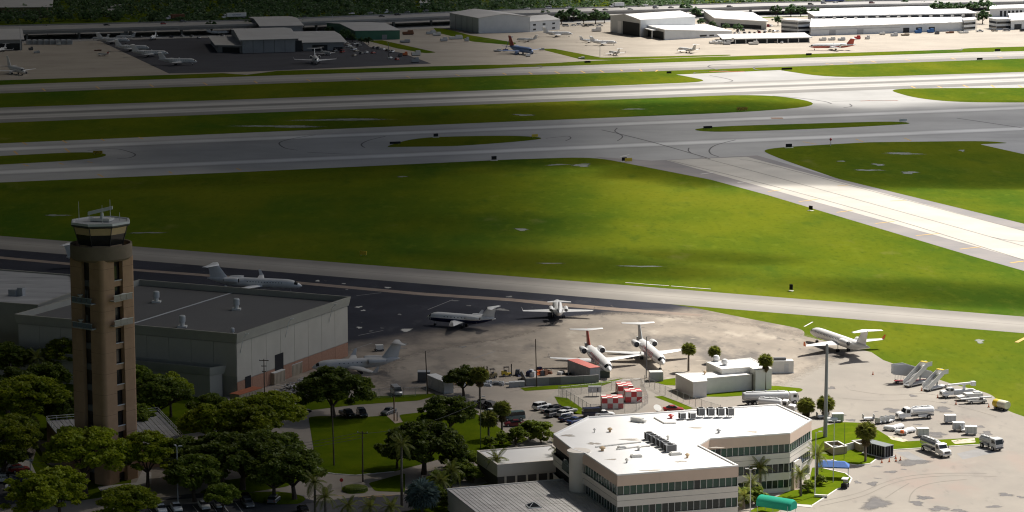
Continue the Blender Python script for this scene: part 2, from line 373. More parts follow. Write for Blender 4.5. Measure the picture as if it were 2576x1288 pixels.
island('grass_field', [(1914,378,10), (1964,370.5,10), (2182,358), (2482,354.5,14), (2540,360,3), (2464,363,2), (2576,388), (3100,500), (3100,700), (2576,563), (2107,449.5), (1960,399,30)], 4)
# north apron, its dark asphalt, its grass
apron_n = struct('north_apron', gp([(-900,244), (-900,120), (0,105), (300,96), (640,84), (900,72), (1131,62), (1500,52), (1932,45), (2576,24), (3300,2), (3300,100), (2576,119), (2294,128), (1888,140), (1290,162), (700,178), (620,188), (560,184), (0,202), (-600,225)]), .014, M_apron)
struct('dark_apron', gp([(240,98), (425,185), (640,180), (1085,160), (1010,133), (930,118), (900,95), (640,92), (540,95)]), .024, M_asph)
island('grass_verge', [(1353,122.5), (1393,122.5), (1513,145), (1838,137.5), (1838,140), (1538,151), (1463,150)], 3, .034)
island('grass_verge', [(925,103), (960,101), (1010,112), (1099,132), (1070,134), (1000,122)], 4, .034)
island('grass_verge', [(1090,70), (1120,72), (1180,88), (1300,108), (1290,114), (1190,105), (1100,82)], 4, .034)
# near taxiway and the aprons this side of it
near_taxi = strip('near_taxiway', (0,594), (2576,796), (0,626), (2576,839), M_nearstrip, .02, 330)
apron_w = struct('west_apron', gp([(-420,590), (0,626), (644,677), (1288,729), (1700,765,10), (1830,791,10), (1932,811,10), (2027,829,6), (2020,850), (1900,880), (1700,905), (1420,960), (1000,1000), (880,1010), (300,930), (-420,800)]), .012, M_worn)
struct('east_apron', gp([(1700,905,0), (1900,880), (2020,845), (2192,886), (2222,906), (2394,966,4), (2494,991,4), (2532,1033,4), (2576,1048), (3000,1190), (3000,1700), (1500,1700), (1240,1300), (1240,1090), (1100,1008), (1420,960)]), .016, M_east)
SCUFF = gp([(1400,795,4), (1480,786,6), (1600,782,4), (1780,797,6), (1932,816,6), (2020,833,6), (2186,888,4), (2060,935,14), (1980,990,14), (1700,965,10), (1560,955,10), (1200,985,10), (900,985,10), (945,905,10), (1120,868,14), (1290,845,14), (1370,815,10)])
# ------------------------------------------------------------------ materials for things
def glassy(name, c, rough=.12, spec=.4):
    return mat(name, c, tuple(k*.8 for k in c), 1.5, rough, spec=spec)
M_wht = paint('white_paint', (.80,.80,.79), .35); M_offw = paint('off_white', (.66,.65,.61), .6, .3); M_gry = paint('grey_paint', (.34,.35,.36), .5); M_lgry = paint('light_grey_paint', (.52,.53,.53), .5)
M_dgry = paint('dark_grey', (.10,.10,.105), .6); M_blk = paint('black_rubber', (.018,.018,.02), .8, .2); M_gls = glassy('dark_glass', (.018,.022,.026)); M_steel = paint('steel', (.42,.43,.44), .4, .5, .6)
M_redp = paint('red_paint', (.50,.035,.03), .4); M_bluep = paint('blue_paint', (.035,.07,.22), .35); M_navy = paint('navy_paint', (.008,.012,.055), .3); M_yel = paint('yellow_paint', (.70,.50,.04), .5); M_org = paint('orange_paint', (.75,.16,.03), .5)
M_bark = mat('bark', (.10,.075,.055), (.06,.045,.035), 3, .95, stretch=(1,1,.3), bump=.4); M_pbark = mat('palm_bark', (.20,.17,.14), (.12,.10,.08), 2.5, .95, stretch=(.3,.3,3), bump=.3); M_wood = mat('pole_wood', (.13,.10,.075), (.085,.065,.05), 3, .95, stretch=(2,2,.2))
M_lens = paint('lamp_lens', (.75,.75,.72), .2); M_tail = paint('tail_lamp', (.35,.02,.02), .3); M_chrome = mat('bright_metal', (.62,.63,.64), (.55,.56,.57), 1, .25, metallic=.85)
CARP = {'white': M_wht, 'silver': paint('car_silver', (.44,.45,.46), .3, .5, .4), 'grey': paint('car_grey', (.14,.145,.15), .3), 'black': paint('car_black', (.012,.012,.014), .25), 'red': paint('car_red', (.30,.02,.02), .3), 'blue': paint('car_blue', (.03,.06,.17), .3), 'navy': paint('car_navy', (.012,.018,.05), .3), 'beige': paint('car_beige', (.40,.35,.27), .35), 'maroon': paint('car_maroon', (.14,.015,.02), .3), 'teal': paint('car_teal', (.10,.15,.15), .3)}
def leafmat(name, c1, c2, c3, tr=.25):
    m = bpy.data.materials.new(name); m.use_nodes = True; n = m.node_tree; nd = n.nodes; L = n.links.new; MATS[name] = m
    b = nd['Principled BSDF']; b.inputs['Roughness'].default_value = .55; b.inputs['Specular IOR Level'].default_value = .25
    tc = nd.new('ShaderNodeTexCoord'); cols = []
    t1 = nd.new('ShaderNodeTexNoise'); t1.inputs['Scale'].default_value = .35; t1.inputs['Detail'].default_value = 2; L(tc.outputs['Object'], t1.inputs['Vector'])
    t2 = nd.new('ShaderNodeTexNoise'); t2.inputs['Scale'].default_value = 2.5; L(tc.outputs['Object'], t2.inputs['Vector'])
    mx = nd.new('ShaderNodeMix'); mx.data_type = 'RGBA'; mx.inputs[6].default_value = (*c1, 1); mx.inputs[7].default_value = (*c2, 1)
    r = nd.new('ShaderNodeMapRange'); r.inputs['From Min'].default_value = .35; r.inputs['From Max'].default_value = .65; L(t1.outputs['Fac'], r.inputs['Value']); L(r.outputs[0], mx.inputs[0])
    m2 = nd.new('ShaderNodeMix'); m2.data_type = 'RGBA'; m2.inputs[7].default_value = (*c3, 1); L(mx.outputs[2], m2.inputs[6])
    r2 = nd.new('ShaderNodeMapRange'); r2.inputs['From Min'].default_value = .5; r2.inputs['From Max'].default_value = .75; L(t2.outputs['Fac'], r2.inputs['Value']); L(r2.outputs[0], m2.inputs[0])
    oi = nd.new('ShaderNodeObjectInfo'); h = nd.new('ShaderNodeHueSaturation'); mr = nd.new('ShaderNodeMapRange'); mr.inputs['To Min'].default_value = .75; mr.inputs['To Max'].default_value = 1.25
    L(oi.outputs['Random'], mr.inputs['Value']); L(mr.outputs[0], h.inputs['Value']); L(m2.outputs[2], h.inputs['Color'])
    L(h.outputs[0], b.inputs['Base Color'])
    tl = nd.new('ShaderNodeBsdfTranslucent'); L(h.outputs[0], tl.inputs[0]); ms = nd.new('ShaderNodeMixShader'); ms.inputs[0].default_value = tr
    L(b.outputs[0], ms.inputs[1]); L(tl.outputs[0], ms.inputs[2]); L(ms.outputs[0], nd['Material Output'].inputs[0])
    return m
M_leafy = leafmat('yellow_green_leaves', (.32,.37,.018), (.18,.24,.016), (.44,.44,.04), .45)
M_leafd = leafmat('dark_green_leaves', (.16,.21,.026), (.095,.135,.02), (.27,.31,.05), .45)
M_leafm = leafmat('mid_green_leaves', (.22,.28,.03), (.14,.20,.022), (.32,.37,.06), .45)
M_leafb = leafmat('far_leaves', (.12,.21,.085), (.075,.15,.065), (.19,.27,.10), .45)
M_palm = leafmat('palm_leaves', (.20,.23,.036), (.13,.16,.028), (.29,.26,.07), .42); M_palmdry = leafmat('dry_palm_leaves', (.16,.125,.06), (.12,.09,.045), (.2,.16,.08)); M_palmg = leafmat('silver_palm_leaves', (.14,.19,.17), (.10,.14,.125), (.2,.25,.23))
# ------------------------------------------------------------------ trees
def leafquads(b, c, rad, n, size, rnd, flat=.6):
    for _ in range(n):
        while True:
            p = Vector((rnd.uniform(-1,1), rnd.uniform(-1,1), rnd.uniform(-1,1)))
            if p.length <= 1: break
        p = Vector((c[0]+p.x*rad, c[1]+p.y*rad, c[2]+p.z*rad*flat))
        nrm = Vector((rnd.gauss(0,.6), rnd.gauss(0,.6), 1)).normalized(); a = nrm.orthogonal().normalized()
        a = Matrix.Rotation(rnd.uniform(0, 6.28), 3, nrm) @ a; q = nrm.cross(a); s = size*rnd.uniform(.6,1.3)
        b.add([p-a*s-q*s*.55, p+a*s*.2-q*s*.75, p+a*s, p+a*s*.1+q*s*.7], [(0,1,2,3)])
def broadleaf(name, m, h, rx, seed, clumps=70, per=110, leaf=.42, trunk=.45, base=.38, flat=.5, crown_h=None, dome=1.0):
    """tapered trunk, forking limbs and a crown of leaf clumps; origin at the foot"""
    rnd = random.Random(seed)
    t = thing(name, 'tree', 'tree')
    z0 = h*base; ch = crown_h or (h-z0)
    tr = B(); fork = Vector((rnd.uniform(-.4,.4), rnd.uniform(-.4,.4), z0*.75))
    tr.tube((0,0,-.2), (fork.x*.5, fork.y*.5, fork.z*.5), trunk*1.25, trunk, 9); tr.tube((fork.x*.5, fork.y*.5, fork.z*.5), fork, trunk, trunk*.85, 9)
    tr.obj('trunk', M_bark, t, smooth=True)
    cl = []
    for i in range(clumps):
        a = rnd.uniform(0, 2*math.pi); q = math.sqrt(rnd.random()); 
        top = math.sqrt(max(0, 1-(q*.97)**2))**dome
        lo = -.25*(1-q*.4)
        zz = lo+(top-lo)*(rnd.random()**.45 if rnd.random() < .8 else rnd.random())
        rr = rx*(.90+.42*mnoise.noise((math.cos(a)*1.4, math.sin(a)*1.4, seed*1.7)))
        cl.append((math.cos(a)*q*rr, math.sin(a)*q*rr, z0+ch*.24+zz*ch*.72))
    lb = B(); nl = 7
    for i in range(nl):
        c = cl[i*len(cl)//nl]; mid = fork+(Vector(c)-fork)*.5+Vector((0,0,.4)); lb.tube(fork, mid, trunk*.5, trunk*.3, 6); lb.tube(mid, c, trunk*.3, .05, 6)
        for k in range(2):
            c2 = cl[(i*len(cl)//nl+3+k*5)%len(cl)]; lb.tube(mid, mid+(Vector(c2)-mid)*.7, trunk*.2, .04, 5)
    lb.obj('limb', M_bark, t, smooth=True, kind='stuff')
    cb = B()
    for c in cl:
        q = rnd.uniform(.12,.27); leafquads(cb, c, rx*q, int(per*(q/.19)**1.6), leaf*rnd.uniform(.75,1.1), rnd, flat)
    cb.obj('crown', m, t, fix=False)
    return freeze(t)
def frond_mesh(L, wid, droop, n=11, pairs=2):
    b = B(); pts = []
    for i in range(n+1):
        s = i/n; pts.append(Vector((L*s*(1-.25*droop*s), 0, L*(.35*s-droop*s*s))))
    for i in range(n):
        p, q = pts[i], pts[i+1]; d = (q-p).normalized(); ww = wid*math.sin(math.pi*min(1, .12+.85*i/n))**.7
        for sgn in (-1, 1):
            for k in range(pairs):
                a = p+(q-p)*(k/pairs); tip = a+d*ww*.55+Vector((0, sgn*ww, -ww*.42))
                b.add([a, a+(q-p)*.5/pairs*1.2, tip+d*.06, tip], [(0,1,2,3)])
        b.tube(p, q, .05*(1-i/n)+.012, .05*(1-(i+1)/n)+.012, 4, False)
    return b
def fan_mesh(L, rad, n=13):
    b = B(); c = Vector((L, 0, 0)); b.tube((0,0,0), c, .03, .02, 4, False)
    for i in range(n):
        a = -2.3+4.6*i/(n-1); d = Vector((math.cos(a), math.sin(a), -.25*abs(math.sin(a))-.1)); e = Vector((-math.sin(a), math.cos(a), 0))*rad*.16
        m_ = c+d*rad*.6; tip = c+d*rad+Vector((0,0,-.25*rad)); b.add([c, m_-e, tip, m_+e], [(0,1,2,3)])
    return b
PALMS = {}
def palm(kind, loc, h, label, seed=0, group=None, m=None, size=1.0, lean=0.0):
    """feather palm (royal, coconut) or fan palm; every frond is a part"""
    rnd = random.Random(seed+int(h*7)); t = thing('palm_tree', label, 'palm', loc, rnd.uniform(0, 6.28), group)
    tb = B(); k = 6; pts = [Vector((lean*(i/k)**2*h, 0, h*i/k)) for i in range(k+1)]; r0 = .26 if kind != 'fan' else .24
    for i in range(k): tb.tube(pts[i], pts[i+1], r0*(1.15-.35*i/k), r0*(1.15-.35*(i+1)/k), 8)
    tb.obj('trunk', M_pbark, t, smooth=True)
    mm = m or M_palm
    key = (kind, mm.name, size)
    if key not in PALMS:
        ms = []
        if kind == 'fan':
            for d in (0, 1): ms.append(fan_mesh(1.0*size, 1.0*size))
        else:
            for dr in (.35, .75, 1.15): ms.append(frond_mesh(3.3*size, .62*size, dr))
        PALMS[key] = []
        for q in ms:
            me = bpy.data.meshes.new('frond'); me.from_pydata(q.v, [], q.f); me.materials.append(mm); PALMS[key].append(me)
        dm = fan_mesh(.8*size, .9*size); me = bpy.data.meshes.new('frond'); me.from_pydata(dm.v, [], dm.f); me.materials.append(M_palmdry); PALMS[key].append(me)
    ms = PALMS[key]; top = pts[-1]
    if kind == 'fan':
        N = 40
        for i in range(N):
            zz = 1-1.55*(i+.5)/N; el = math.asin(max(-1, zz)); az = i*2.399+rnd.uniform(-.2,.2)
            o = link('frond', ms[i%2] if el > -.55 else ms[-1], t); o.location = top+Vector((0,0,-.1)); o.rotation_euler = (rnd.uniform(-.4,.4), -el, az)
        if rnd.random() < .8:
            for i in range(9):
                o = link('frond', ms[-1], t); o.location = top-Vector((0,0,.7+rnd.random()*.6)); o.rotation_euler = (0, R(68), i*.7)
    else:
        N = 17
        for i in range(N):
            u = i/N; o = link('frond', ms[min(2, int(u*3))], t); o.location = top; o.rotation_euler = (rnd.uniform(-.25,.25), -R(62)*(1-u)**1.3+R(8)*u, i*2.399+rnd.uniform(-.25,.25)); o.scale = (rnd.uniform(.85,1.1),)*3
        if kind == 'royal':
            B().tube(top-Vector((0,0,1.3)), top+Vector((0,0,.15)), .16, .1, 8).obj('crownshaft', mm, t, smooth=True)
    return t
# ------------------------------------------------------------------ aircraft
PROF = ((0,.02,-.34), (.012,.24,-.30), (.035,.47,-.22), (.065,.70,-.13), (.10,.87,-.05), (.15,.97,0), (.20,1,0), (.66,1,0), (.74,.93,.05), (.82,.76,.17), (.90,.50,.33), (.96,.27,.44), (1,.08,.50))
def skin(t, ang, L, r, zc, k=1.0):
    for (a, ra, za), (c, rb, zb) in zip(PROF, PROF[1:]):
        if t <= c: break
    u = (t-a)/(c-a); rr = (ra+(rb-ra)*u)*r*k; z = zc+(za+(zb-za)*u)*r
    return (L/2-t*L, -math.cos(ang)*rr, z+math.sin(ang)*rr)
def text_mesh(s, size):
    cu = bpy.data.curves.new('lettering', 'FONT'); cu.body = s; cu.size = size; cu.align_x = 'CENTER'; cu.resolution_u = 2
    o = bpy.data.objects.new('lettering', cu); COL.objects.link(o); bpy.context.view_layer.update()
    me = bpy.data.meshes.new_from_object(o); bm = bmesh.new(); bm.from_mesh(me)
    for k in range(1, 9): bmesh.ops.bisect_plane(bm, geom=bm.verts[:]+bm.edges[:]+bm.faces[:], plane_co=(0, size*k*.1-size*.05, 0), plane_no=(0, 1, 0))
    bm.to_mesh(me); bm.free(); V = [tuple(v.co) for v in me.vertices]; Fc = [tuple(p.vertices) for p in me.polygons]
    bpy.data.objects.remove(o); return V, Fc
def jet(name, label, L=20.8, r=1.35, span=19.6, zc=2.5, fin=6.3, wing_x=.02, wl=.9, tail='T', eng='rear', er=.62, elen=4.2, c=None, finm=None, tpm=None, belly=None, wlm=None, text=None, windows=12, wx=(.2,.62), wroot=4.6, wtip=1.4, sweep=.36, low=True, group=None, dih=.05, tailspan=None, detail=True, tailfrac=.155):
    """aircraft, nose towards +x, origin on the ground below its middle"""
    c = c or M_wht; t = thing(name, label, 'airplane', group=group)
    n = 22; rings = []
    for (tt, rr, zz) in PROF: rings.append([skin(tt, 2*math.pi*i/n, L, r, zc) for i in range(n)])
    fus = B().loft(rings).obj('fuselage', c, t, smooth=True)
    def patch(nm, m, t0, t1, a0, a1, nt_, na, k=1.008, par=None):
        b = B(); vs = [skin(t0+(t1-t0)*i/nt_, a0+(a1-a0)*j/na, L, r, zc, k) for i in range(nt_+1) for j in range(na+1)]
        fs = [(i*(na+1)+j, i*(na+1)+j+1, (i+1)*(na+1)+j+1, (i+1)*(na+1)+j) for i in range(nt_) for j in range(na)]
        return b.add(vs, fs).obj(nm, m, par or fus, smooth=True)
    for a0, a1 in ((R(14), R(88)), (R(92), R(166))): patch('windshield', M_gls, .042, .074, a0, a1, 3, 6, 1.02)
    if belly: patch('belly', belly, .015, .95, R(184), R(356), 24, 22, 1.016)
    if windows:
        b = B()
        for side in (0, 1):
            for i in range(windows):
                tt = wx[0]+(wx[1]-wx[0])*i/(windows-1); hw = .15/L; a = R(14) if side == 0 else R(166); da = R(8)*(1 if side == 0 else -1)*1.35/r
                b.add([skin(tt-hw, a, L, r, zc, 1.012), skin(tt+hw, a, L, r, zc, 1.012), skin(tt+hw, a+da, L, r, zc, 1.012), skin(tt-hw, a+da, L, r, zc, 1.012)], [(0,1,2,3)])
        b.obj('cabin_windows', M_gls, fus, kind='stuff')
    def airfoil(x, y, z, ch, th, vert=False):
        pr = ((0,0), (-.06,.5), (-.3,.95), (-.65,.6), (-1,.04), (-.65,-.45), (-.3,-.6), (-.06,-.4))
        return [(x+px*ch, y, z+pz*ch*th) if not vert else (x+px*ch, y+pz*ch*th, z) for px, pz in pr]
    zw = zc-r*.62 if low else zc+r*.85; x0 = wing_x*L+wroot*.55
    for s in (-1, 1):
        b = B(); yt = s*span/2; sw = span/2*math.tan(sweep)
        f_ = .30
        b.loft([airfoil(x0, s*r*.5, zw, wroot, .12), airfoil(x0-sw*f_*1.02, s*(r*.5+(span/2-r*.5)*f_), zw+dih*span/2*f_, wroot+(wtip-wroot)*f_*1.45, .11), airfoil(x0-sw, yt, zw+dih*span/2, wtip, .10)])
        wg = b.obj('wing', c, t, smooth=True)
        if wl:
            B().loft([airfoil(x0-sw, yt, zw+dih*span/2, wtip, .10), airfoil(x0-sw-wl*.75, yt+s*wl*.35, zw+dih*span/2+wl, wtip*.45, .08)]).obj('winglet', wlm or c, wg, smooth=True)
        if eng == 'wing':
            ye = s*span*.17; xe = x0-abs(ye)*math.tan(sweep)+elen*.45; ze = zw-er*1.0
        else:
            ye = s*(r+er*1.15); xe = -L*.215; ze = zc+r*.52
        if eng in ('rear', 'wing'):
            rg = [(er*.80,0), (er*.98,.06), (er*1.02,.3), (er*.95,.65), (er*.68,1.0)]
            e = B().loft([[(xe+elen/2-f*elen, ye+q*math.cos(2*math.pi*i/16), ze+q*math.sin(2*math.pi*i/16)) for i in range(16)] for q, f in rg], cap=False).obj('engine', c, t, smooth=True)
            B().loft([[(xe+elen/2-f*elen, ye+q*math.cos(2*math.pi*i/14), ze+q*math.sin(2*math.pi*i/14)) for i in range(14)] for q, f in ((er*.80,.0), (er*.74,.08), (er*.70,.16), (.05,.16))], cap=False).obj('intake', M_dgry, e, smooth=True)
            B().tube((xe-elen*.45, ye, ze), (xe-elen*.56, ye, ze), er*.55, er*.25, 12).obj('exhaust', M_dgry, e)
            if eng == 'rear': B().box(xe-.2, s*(r*.85), ze-.12, elen*.62, er*1.3, .24).obj('pylon', c, t)
            else: B().prism([(xe+elen*.2, ye-.12), (xe-elen*.5, ye-.12), (xe-elen*.5, ye+.12), (xe+elen*.2, ye+.12)], ze+er*.8, ze+er*1.25).obj('pylon', c, t)
        if eng == 'prop':
            ye = s*span*.17; xe = x0+1.0; ze = zw
            e = B().loft([[(xe-f, ye+q*math.cos(2*math.pi*i/12), ze+q*math.sin(2*math.pi*i/12)) for i in range(12)] for q, f in ((.12,-.3), (.38,.2), (.42,1.2), (.30,3.0))]).obj('engine', c, t, smooth=True)
            for k in range(3):
                a = k*2.094+.3; B().loft([[(xe+.2+w_*.06, ye+math.cos(a)*q+math.sin(a)*w_, ze+math.sin(a)*q-math.cos(a)*w_) for w_ in (-.1, 0, .1)] for q in (.1, .6, 1.1)], cap=False).obj('propeller_blade', M_dgry, e)
    # tail
    ct = L*tailfrac; xr = -L*.5+L*.235; zr = zc+r*.35; sx = (fin-zr)*.80
    fb = B().loft([airfoil(xr, 0, zr, ct*1.35, .09, True), airfoil(xr-sx*.5, 0, zr+(fin-zr)*.5, ct*1.0, .09, True), airfoil(xr-sx, 0, fin, ct*.72, .09, True)]); fo = fb.obj('fin', finm or c, t, smooth=True)
    ts = tailspan or span*.33; tz = fin-.1 if tail == 'T' else zc+r*.45; tx = xr-sx+.15 if tail == 'T' else xr-ct*.55; tc = ct*.75
    b = B().loft([airfoil(tx-ts*.5*.42, -ts/2, tz+.05*ts*(tail != 'T'), tc*.48, .09), airfoil(tx+.2, 0, tz, tc, .10), airfoil(tx-ts*.5*.42, ts/2, tz+.05*ts*(tail != 'T'), tc*.48, .09)]); b.obj('tailplane', tpm or c, t, smooth=True)
    # landing gear
    def gear(x, y, rw, ztop, pair):
        b = B().tube((x, y, rw), (x, y, ztop), .09, .11, 8).obj('landing_gear', M_steel, t)
        for dy in ((-.22, .22) if pair else (0,)): B().tube((x, y+dy-.11, rw), (x, y+dy+.11, rw), rw, rw, 14).obj('wheel', M_blk, b)
    gear(L*.38, 0, .24*r/1.35+.05, zc-r*.6, True)
    for s in (-1, 1): gear(x0-wroot*.85, s*r*1.15, .40*r/1.35, zw, True)
    if text:
        V, Fc = text_mesh(text[0], text[1])
        for side in (0, 1):
            b = B(); vs = []
            for x, y, z in V:
                if side == 0: tt = text[2]-x/L; a = R(text[3])+y/r*1.0; p = skin(tt, a, L, r, zc, 1.013)
                else: tt = text[2]+x/L; a = math.pi-R(text[3])-y/r; p = skin(tt, a, L, r, zc, 1.013)
                vs.append(p)
            b.add(vs, Fc).obj('lettering', text[4], fus, fix=False)
    return freeze(t)
def put(proto, q, rz, label, group=None, used=set(), z=.03, **kw):
    """the prototype itself the first time, copies after that"""
    g = G(*q) if q else None
    if proto.name not in used and not kw:
        used.add(proto.name); proto.location = (g[0], g[1], z); proto.rotation_euler = (0,0,rz); return tag(proto, label, proto['category'], group)
    used.add(proto.name+'+')
    return clone(proto, (g[0], g[1], z), rz, label, group, **kw)
# ------------------------------------------------------------------ cars and trucks (front towards +x)
def wheel_(t, x, y, r, wd=.22, far=False):
    w_ = B().tube((x, y-wd/2, r), (x, y+wd/2, r), r, r, 12).obj('wheel', M_blk, t)
    if not far: B().tube((x, y-(wd/2+.01), r), (x, y+(wd/2+.01), r), r*.55, r*.55, 10).obj('rim', M_steel, w_)
    return w_
def sec(x, hw, z0, z1, cr=.12):
    """rounded cross-section across y at x"""
    return [(x,-hw,z0), (x,hw,z0), (x,hw,z1-cr), (x,hw-cr,z1), (x,-hw+cr,z1), (x,-hw,z1-cr)]
def car_proto(kind):
    t = thing('car', 'car', 'car')
    if kind == 'sedan': L, W, body, gh = 4.75, 1.84, ((2.37,.70,.42,.62), (2.25,.86,.30,.72), (1.3,.92,.25,.90), (.8,.92,.25,.95), (-1.4,.92,.25,.98), (-2.2,.88,.28,.95), (-2.37,.80,.40,.85)), ((.95,.80,.92), (.25,.68,1.40), (-.85,.68,1.42), (-1.75,.76,.97))
    elif kind == 'hatch': L, W, body, gh = 4.2, 1.78, ((2.1,.70,.42,.66), (2.0,.84,.30,.78), (1.2,.89,.25,.93), (-1.5,.89,.25,1.0), (-2.0,.86,.28,1.0), (-2.1,.80,.40,.9)), ((1.05,.78,.93), (.35,.68,1.47), (-1.35,.68,1.46), (-2.0,.74,1.0))
    elif kind == 'suv': L, W, body, gh = 4.85, 1.95, ((2.42,.78,.45,.85), (2.3,.92,.35,1.0), (1.2,.97,.30,1.12), (-2.2,.97,.30,1.15), (-2.42,.92,.40,1.12)), ((1.15,.86,1.12), (.45,.76,1.74), (-2.0,.76,1.76), (-2.36,.82,1.15))
    elif kind == 'van': L, W, body, gh = 5.4, 2.0, ((2.7,.80,.45,.75), (2.5,.95,.35,.95), (2.0,1.0,.30,1.15), (-2.6,1.0,.30,1.2), (-2.7,.96,.40,1.2)), ((2.1,.90,1.15), (1.3,.82,2.0), (-2.5,.84,2.02), (-2.68,.9,1.2))
    else: L, W, body, gh = 5.7, 2.0, ((2.85,.82,.5,.95), (2.7,.95,.38,1.08), (1.5,1.0,.35,1.15), (-2.7,1.0,.38,1.12), (-2.85,.96,.5,1.1)), ((1.45,.88,1.14), (.75,.78,1.78), (-.45,.78,1.80), (-.75,.84,1.14))
    B().loft([sec(x, hw, z0, z1) for x, hw, z0, z1 in body]).obj('body', M_wht, t, smooth=True)
    (xa, ha, za), (xb, hb, zb), (xc, hc, zc), (xd, hd, zd) = gh
    B().add([(xa,-ha,za), (xa,ha,za), (xb,-hb,zb), (xb,hb,zb), (xc,-hc,zc), (xc,hc,zc), (xd,-hd,zd), (xd,hd,zd)], [(0,1,3,2), (2,3,5,4), (4,5,7,6), (0,2,4,6), (1,7,5,3)]).obj('window_glass', M_gls, t)
    k = .04
    B().add([(xb+.06,-hb-.01,zb-.03), (xb+.06,hb+.01,zb-.03), (xc-.06,hc+.01,zc-.03), (xc-.06,-hc-.01,zc-.03), (xb,-hb*.93,zb+k), (xb,hb*.93,zb+k), (xc,hc*.93,zc+k), (xc,-hc*.93,zc+k)], [(3,2,1,0), (4,5,6,7), (0,1,5,4), (1,2,6,5), (2,3,7,6), (3,0,4,7)]).obj('roof', M_wht, t)
    pb = B()
    for s in (-1, 1):
        for x in ((xb+xc)/2,): pb.add([(x-.06, s*(ha+hd)/2*1.0, za), (x+.06, s*(ha+hd)/2*1.0, za), (x+.05, s*(hb+.015), zb), (x-.05, s*(hb+.015), zb)], [(0,1,2,3)])
    pb.obj('pillar', M_wht, t, kind='stuff')
    if kind == 'pickup': B().box(-1.78, 0, 1.06, 1.85, 1.66, .07).obj('cargo_bed', M_dgry, t)
    rw = .34 if kind in ('sedan', 'hatch') else .40
    for x in (L*.31, -L*.30):
        for s in (-1, 1): wheel_(t, x, s*(W/2-.10), rw)
    for s in (-1, 1):
        B().box(L/2-.06, s*.62, body[0][3]-.13, .12, .34, .13).obj('headlight', M_lens, t); B().box(-L/2+.02, s*.68, body[-1][3]-.22, .08, .26, .16).obj('tail_light', M_tail, t)
    return freeze(t)
CAR = {}
def car(kind, q, rz, colour, label, group=None, z=.05, at=None):
    if kind not in CAR: CAR[kind] = car_proto(kind); CAR[kind].location = (0, -4000, 0)
    m = CARP[colour]; g = at or G(*q)
    cat = {'van': 'van', 'pickup': 'pickup truck', 'suv': 'car'}.get(kind, 'car')
    o = clone(CAR[kind], (g[0], g[1], z), rz, label, group, cat=cat, swap={'body': m, 'roof': m, 'pillar': m})
    if kind in ('van', 'pickup'): o.name = kind if kind == 'van' else 'pickup_truck'
    return o
def cab_parts(t, x, hood=True, m=None, w=2.3, h=2.7):
    """truck cab whose back wall stands at x"""
    m = m or M_wht
    if hood:
        B().extr([(x,.75), (x+3.0,.75), (x+3.05,1.35), (x+2.75,1.62), (x+1.55,1.72), (x+1.15,h-.1), (x+.95,h), (x,h)], -w*.46, w*.46).obj('cab', m, t)
        B().add([(x+1.56,-w*.42,1.78), (x+1.56,w*.42,1.78), (x+1.20,w*.40,h-.2), (x+1.20,-w*.40,h-.2)], [(0,1,2,3)]).obj('windshield', M_gls, t)
        fx = x+3.06; B().box(fx-.02, 0, .95, .06, 1.3, .5).obj('grille', M_dgry, t)
        for s in (-1, 1): B().box(x+2.1, s*w*.47, .62, 1.35, .3, .5).obj('fender', m, t); B().box(fx-.05, s*.85, 1.15, .1, .3, .2).obj('headlight', M_lens, t)
        B().box(fx, 0, .5, .2, w*.95, .3).obj('bumper', M_chrome, t); sx = x+.55
    else:
        B().extr([(x,.75), (x+1.95,.75), (x+2.0,1.4), (x+1.75,h-.15), (x+1.6,h), (x,h)], -w*.48, w*.48).obj('cab', m, t)
        B().add([(x+2.01,-w*.43,1.5), (x+2.01,w*.43,1.5), (x+1.79,w*.41,h-.25), (x+1.79,-w*.41,h-.25)], [(0,1,2,3)]).obj('windshield', M_gls, t)
        for s in (-1, 1): B().box(x+2.0, s*.8, .85, .1, .35, .2).obj('headlight', M_lens, t)
        B().box(x+1.98, 0, .5, .2, w*.95, .3).obj('bumper', M_dgry, t); sx = x+.9
    for s in (-1, 1): B().box(sx+.1, s*w*.475, 1.65, .8, .06, .7).obj('side_window', M_gls, t)
    for s in (-1, 1): B().box(sx+.9, s*(w*.5+.16), 1.7, .08, .18, .5).obj('mirror', M_dgry, t)
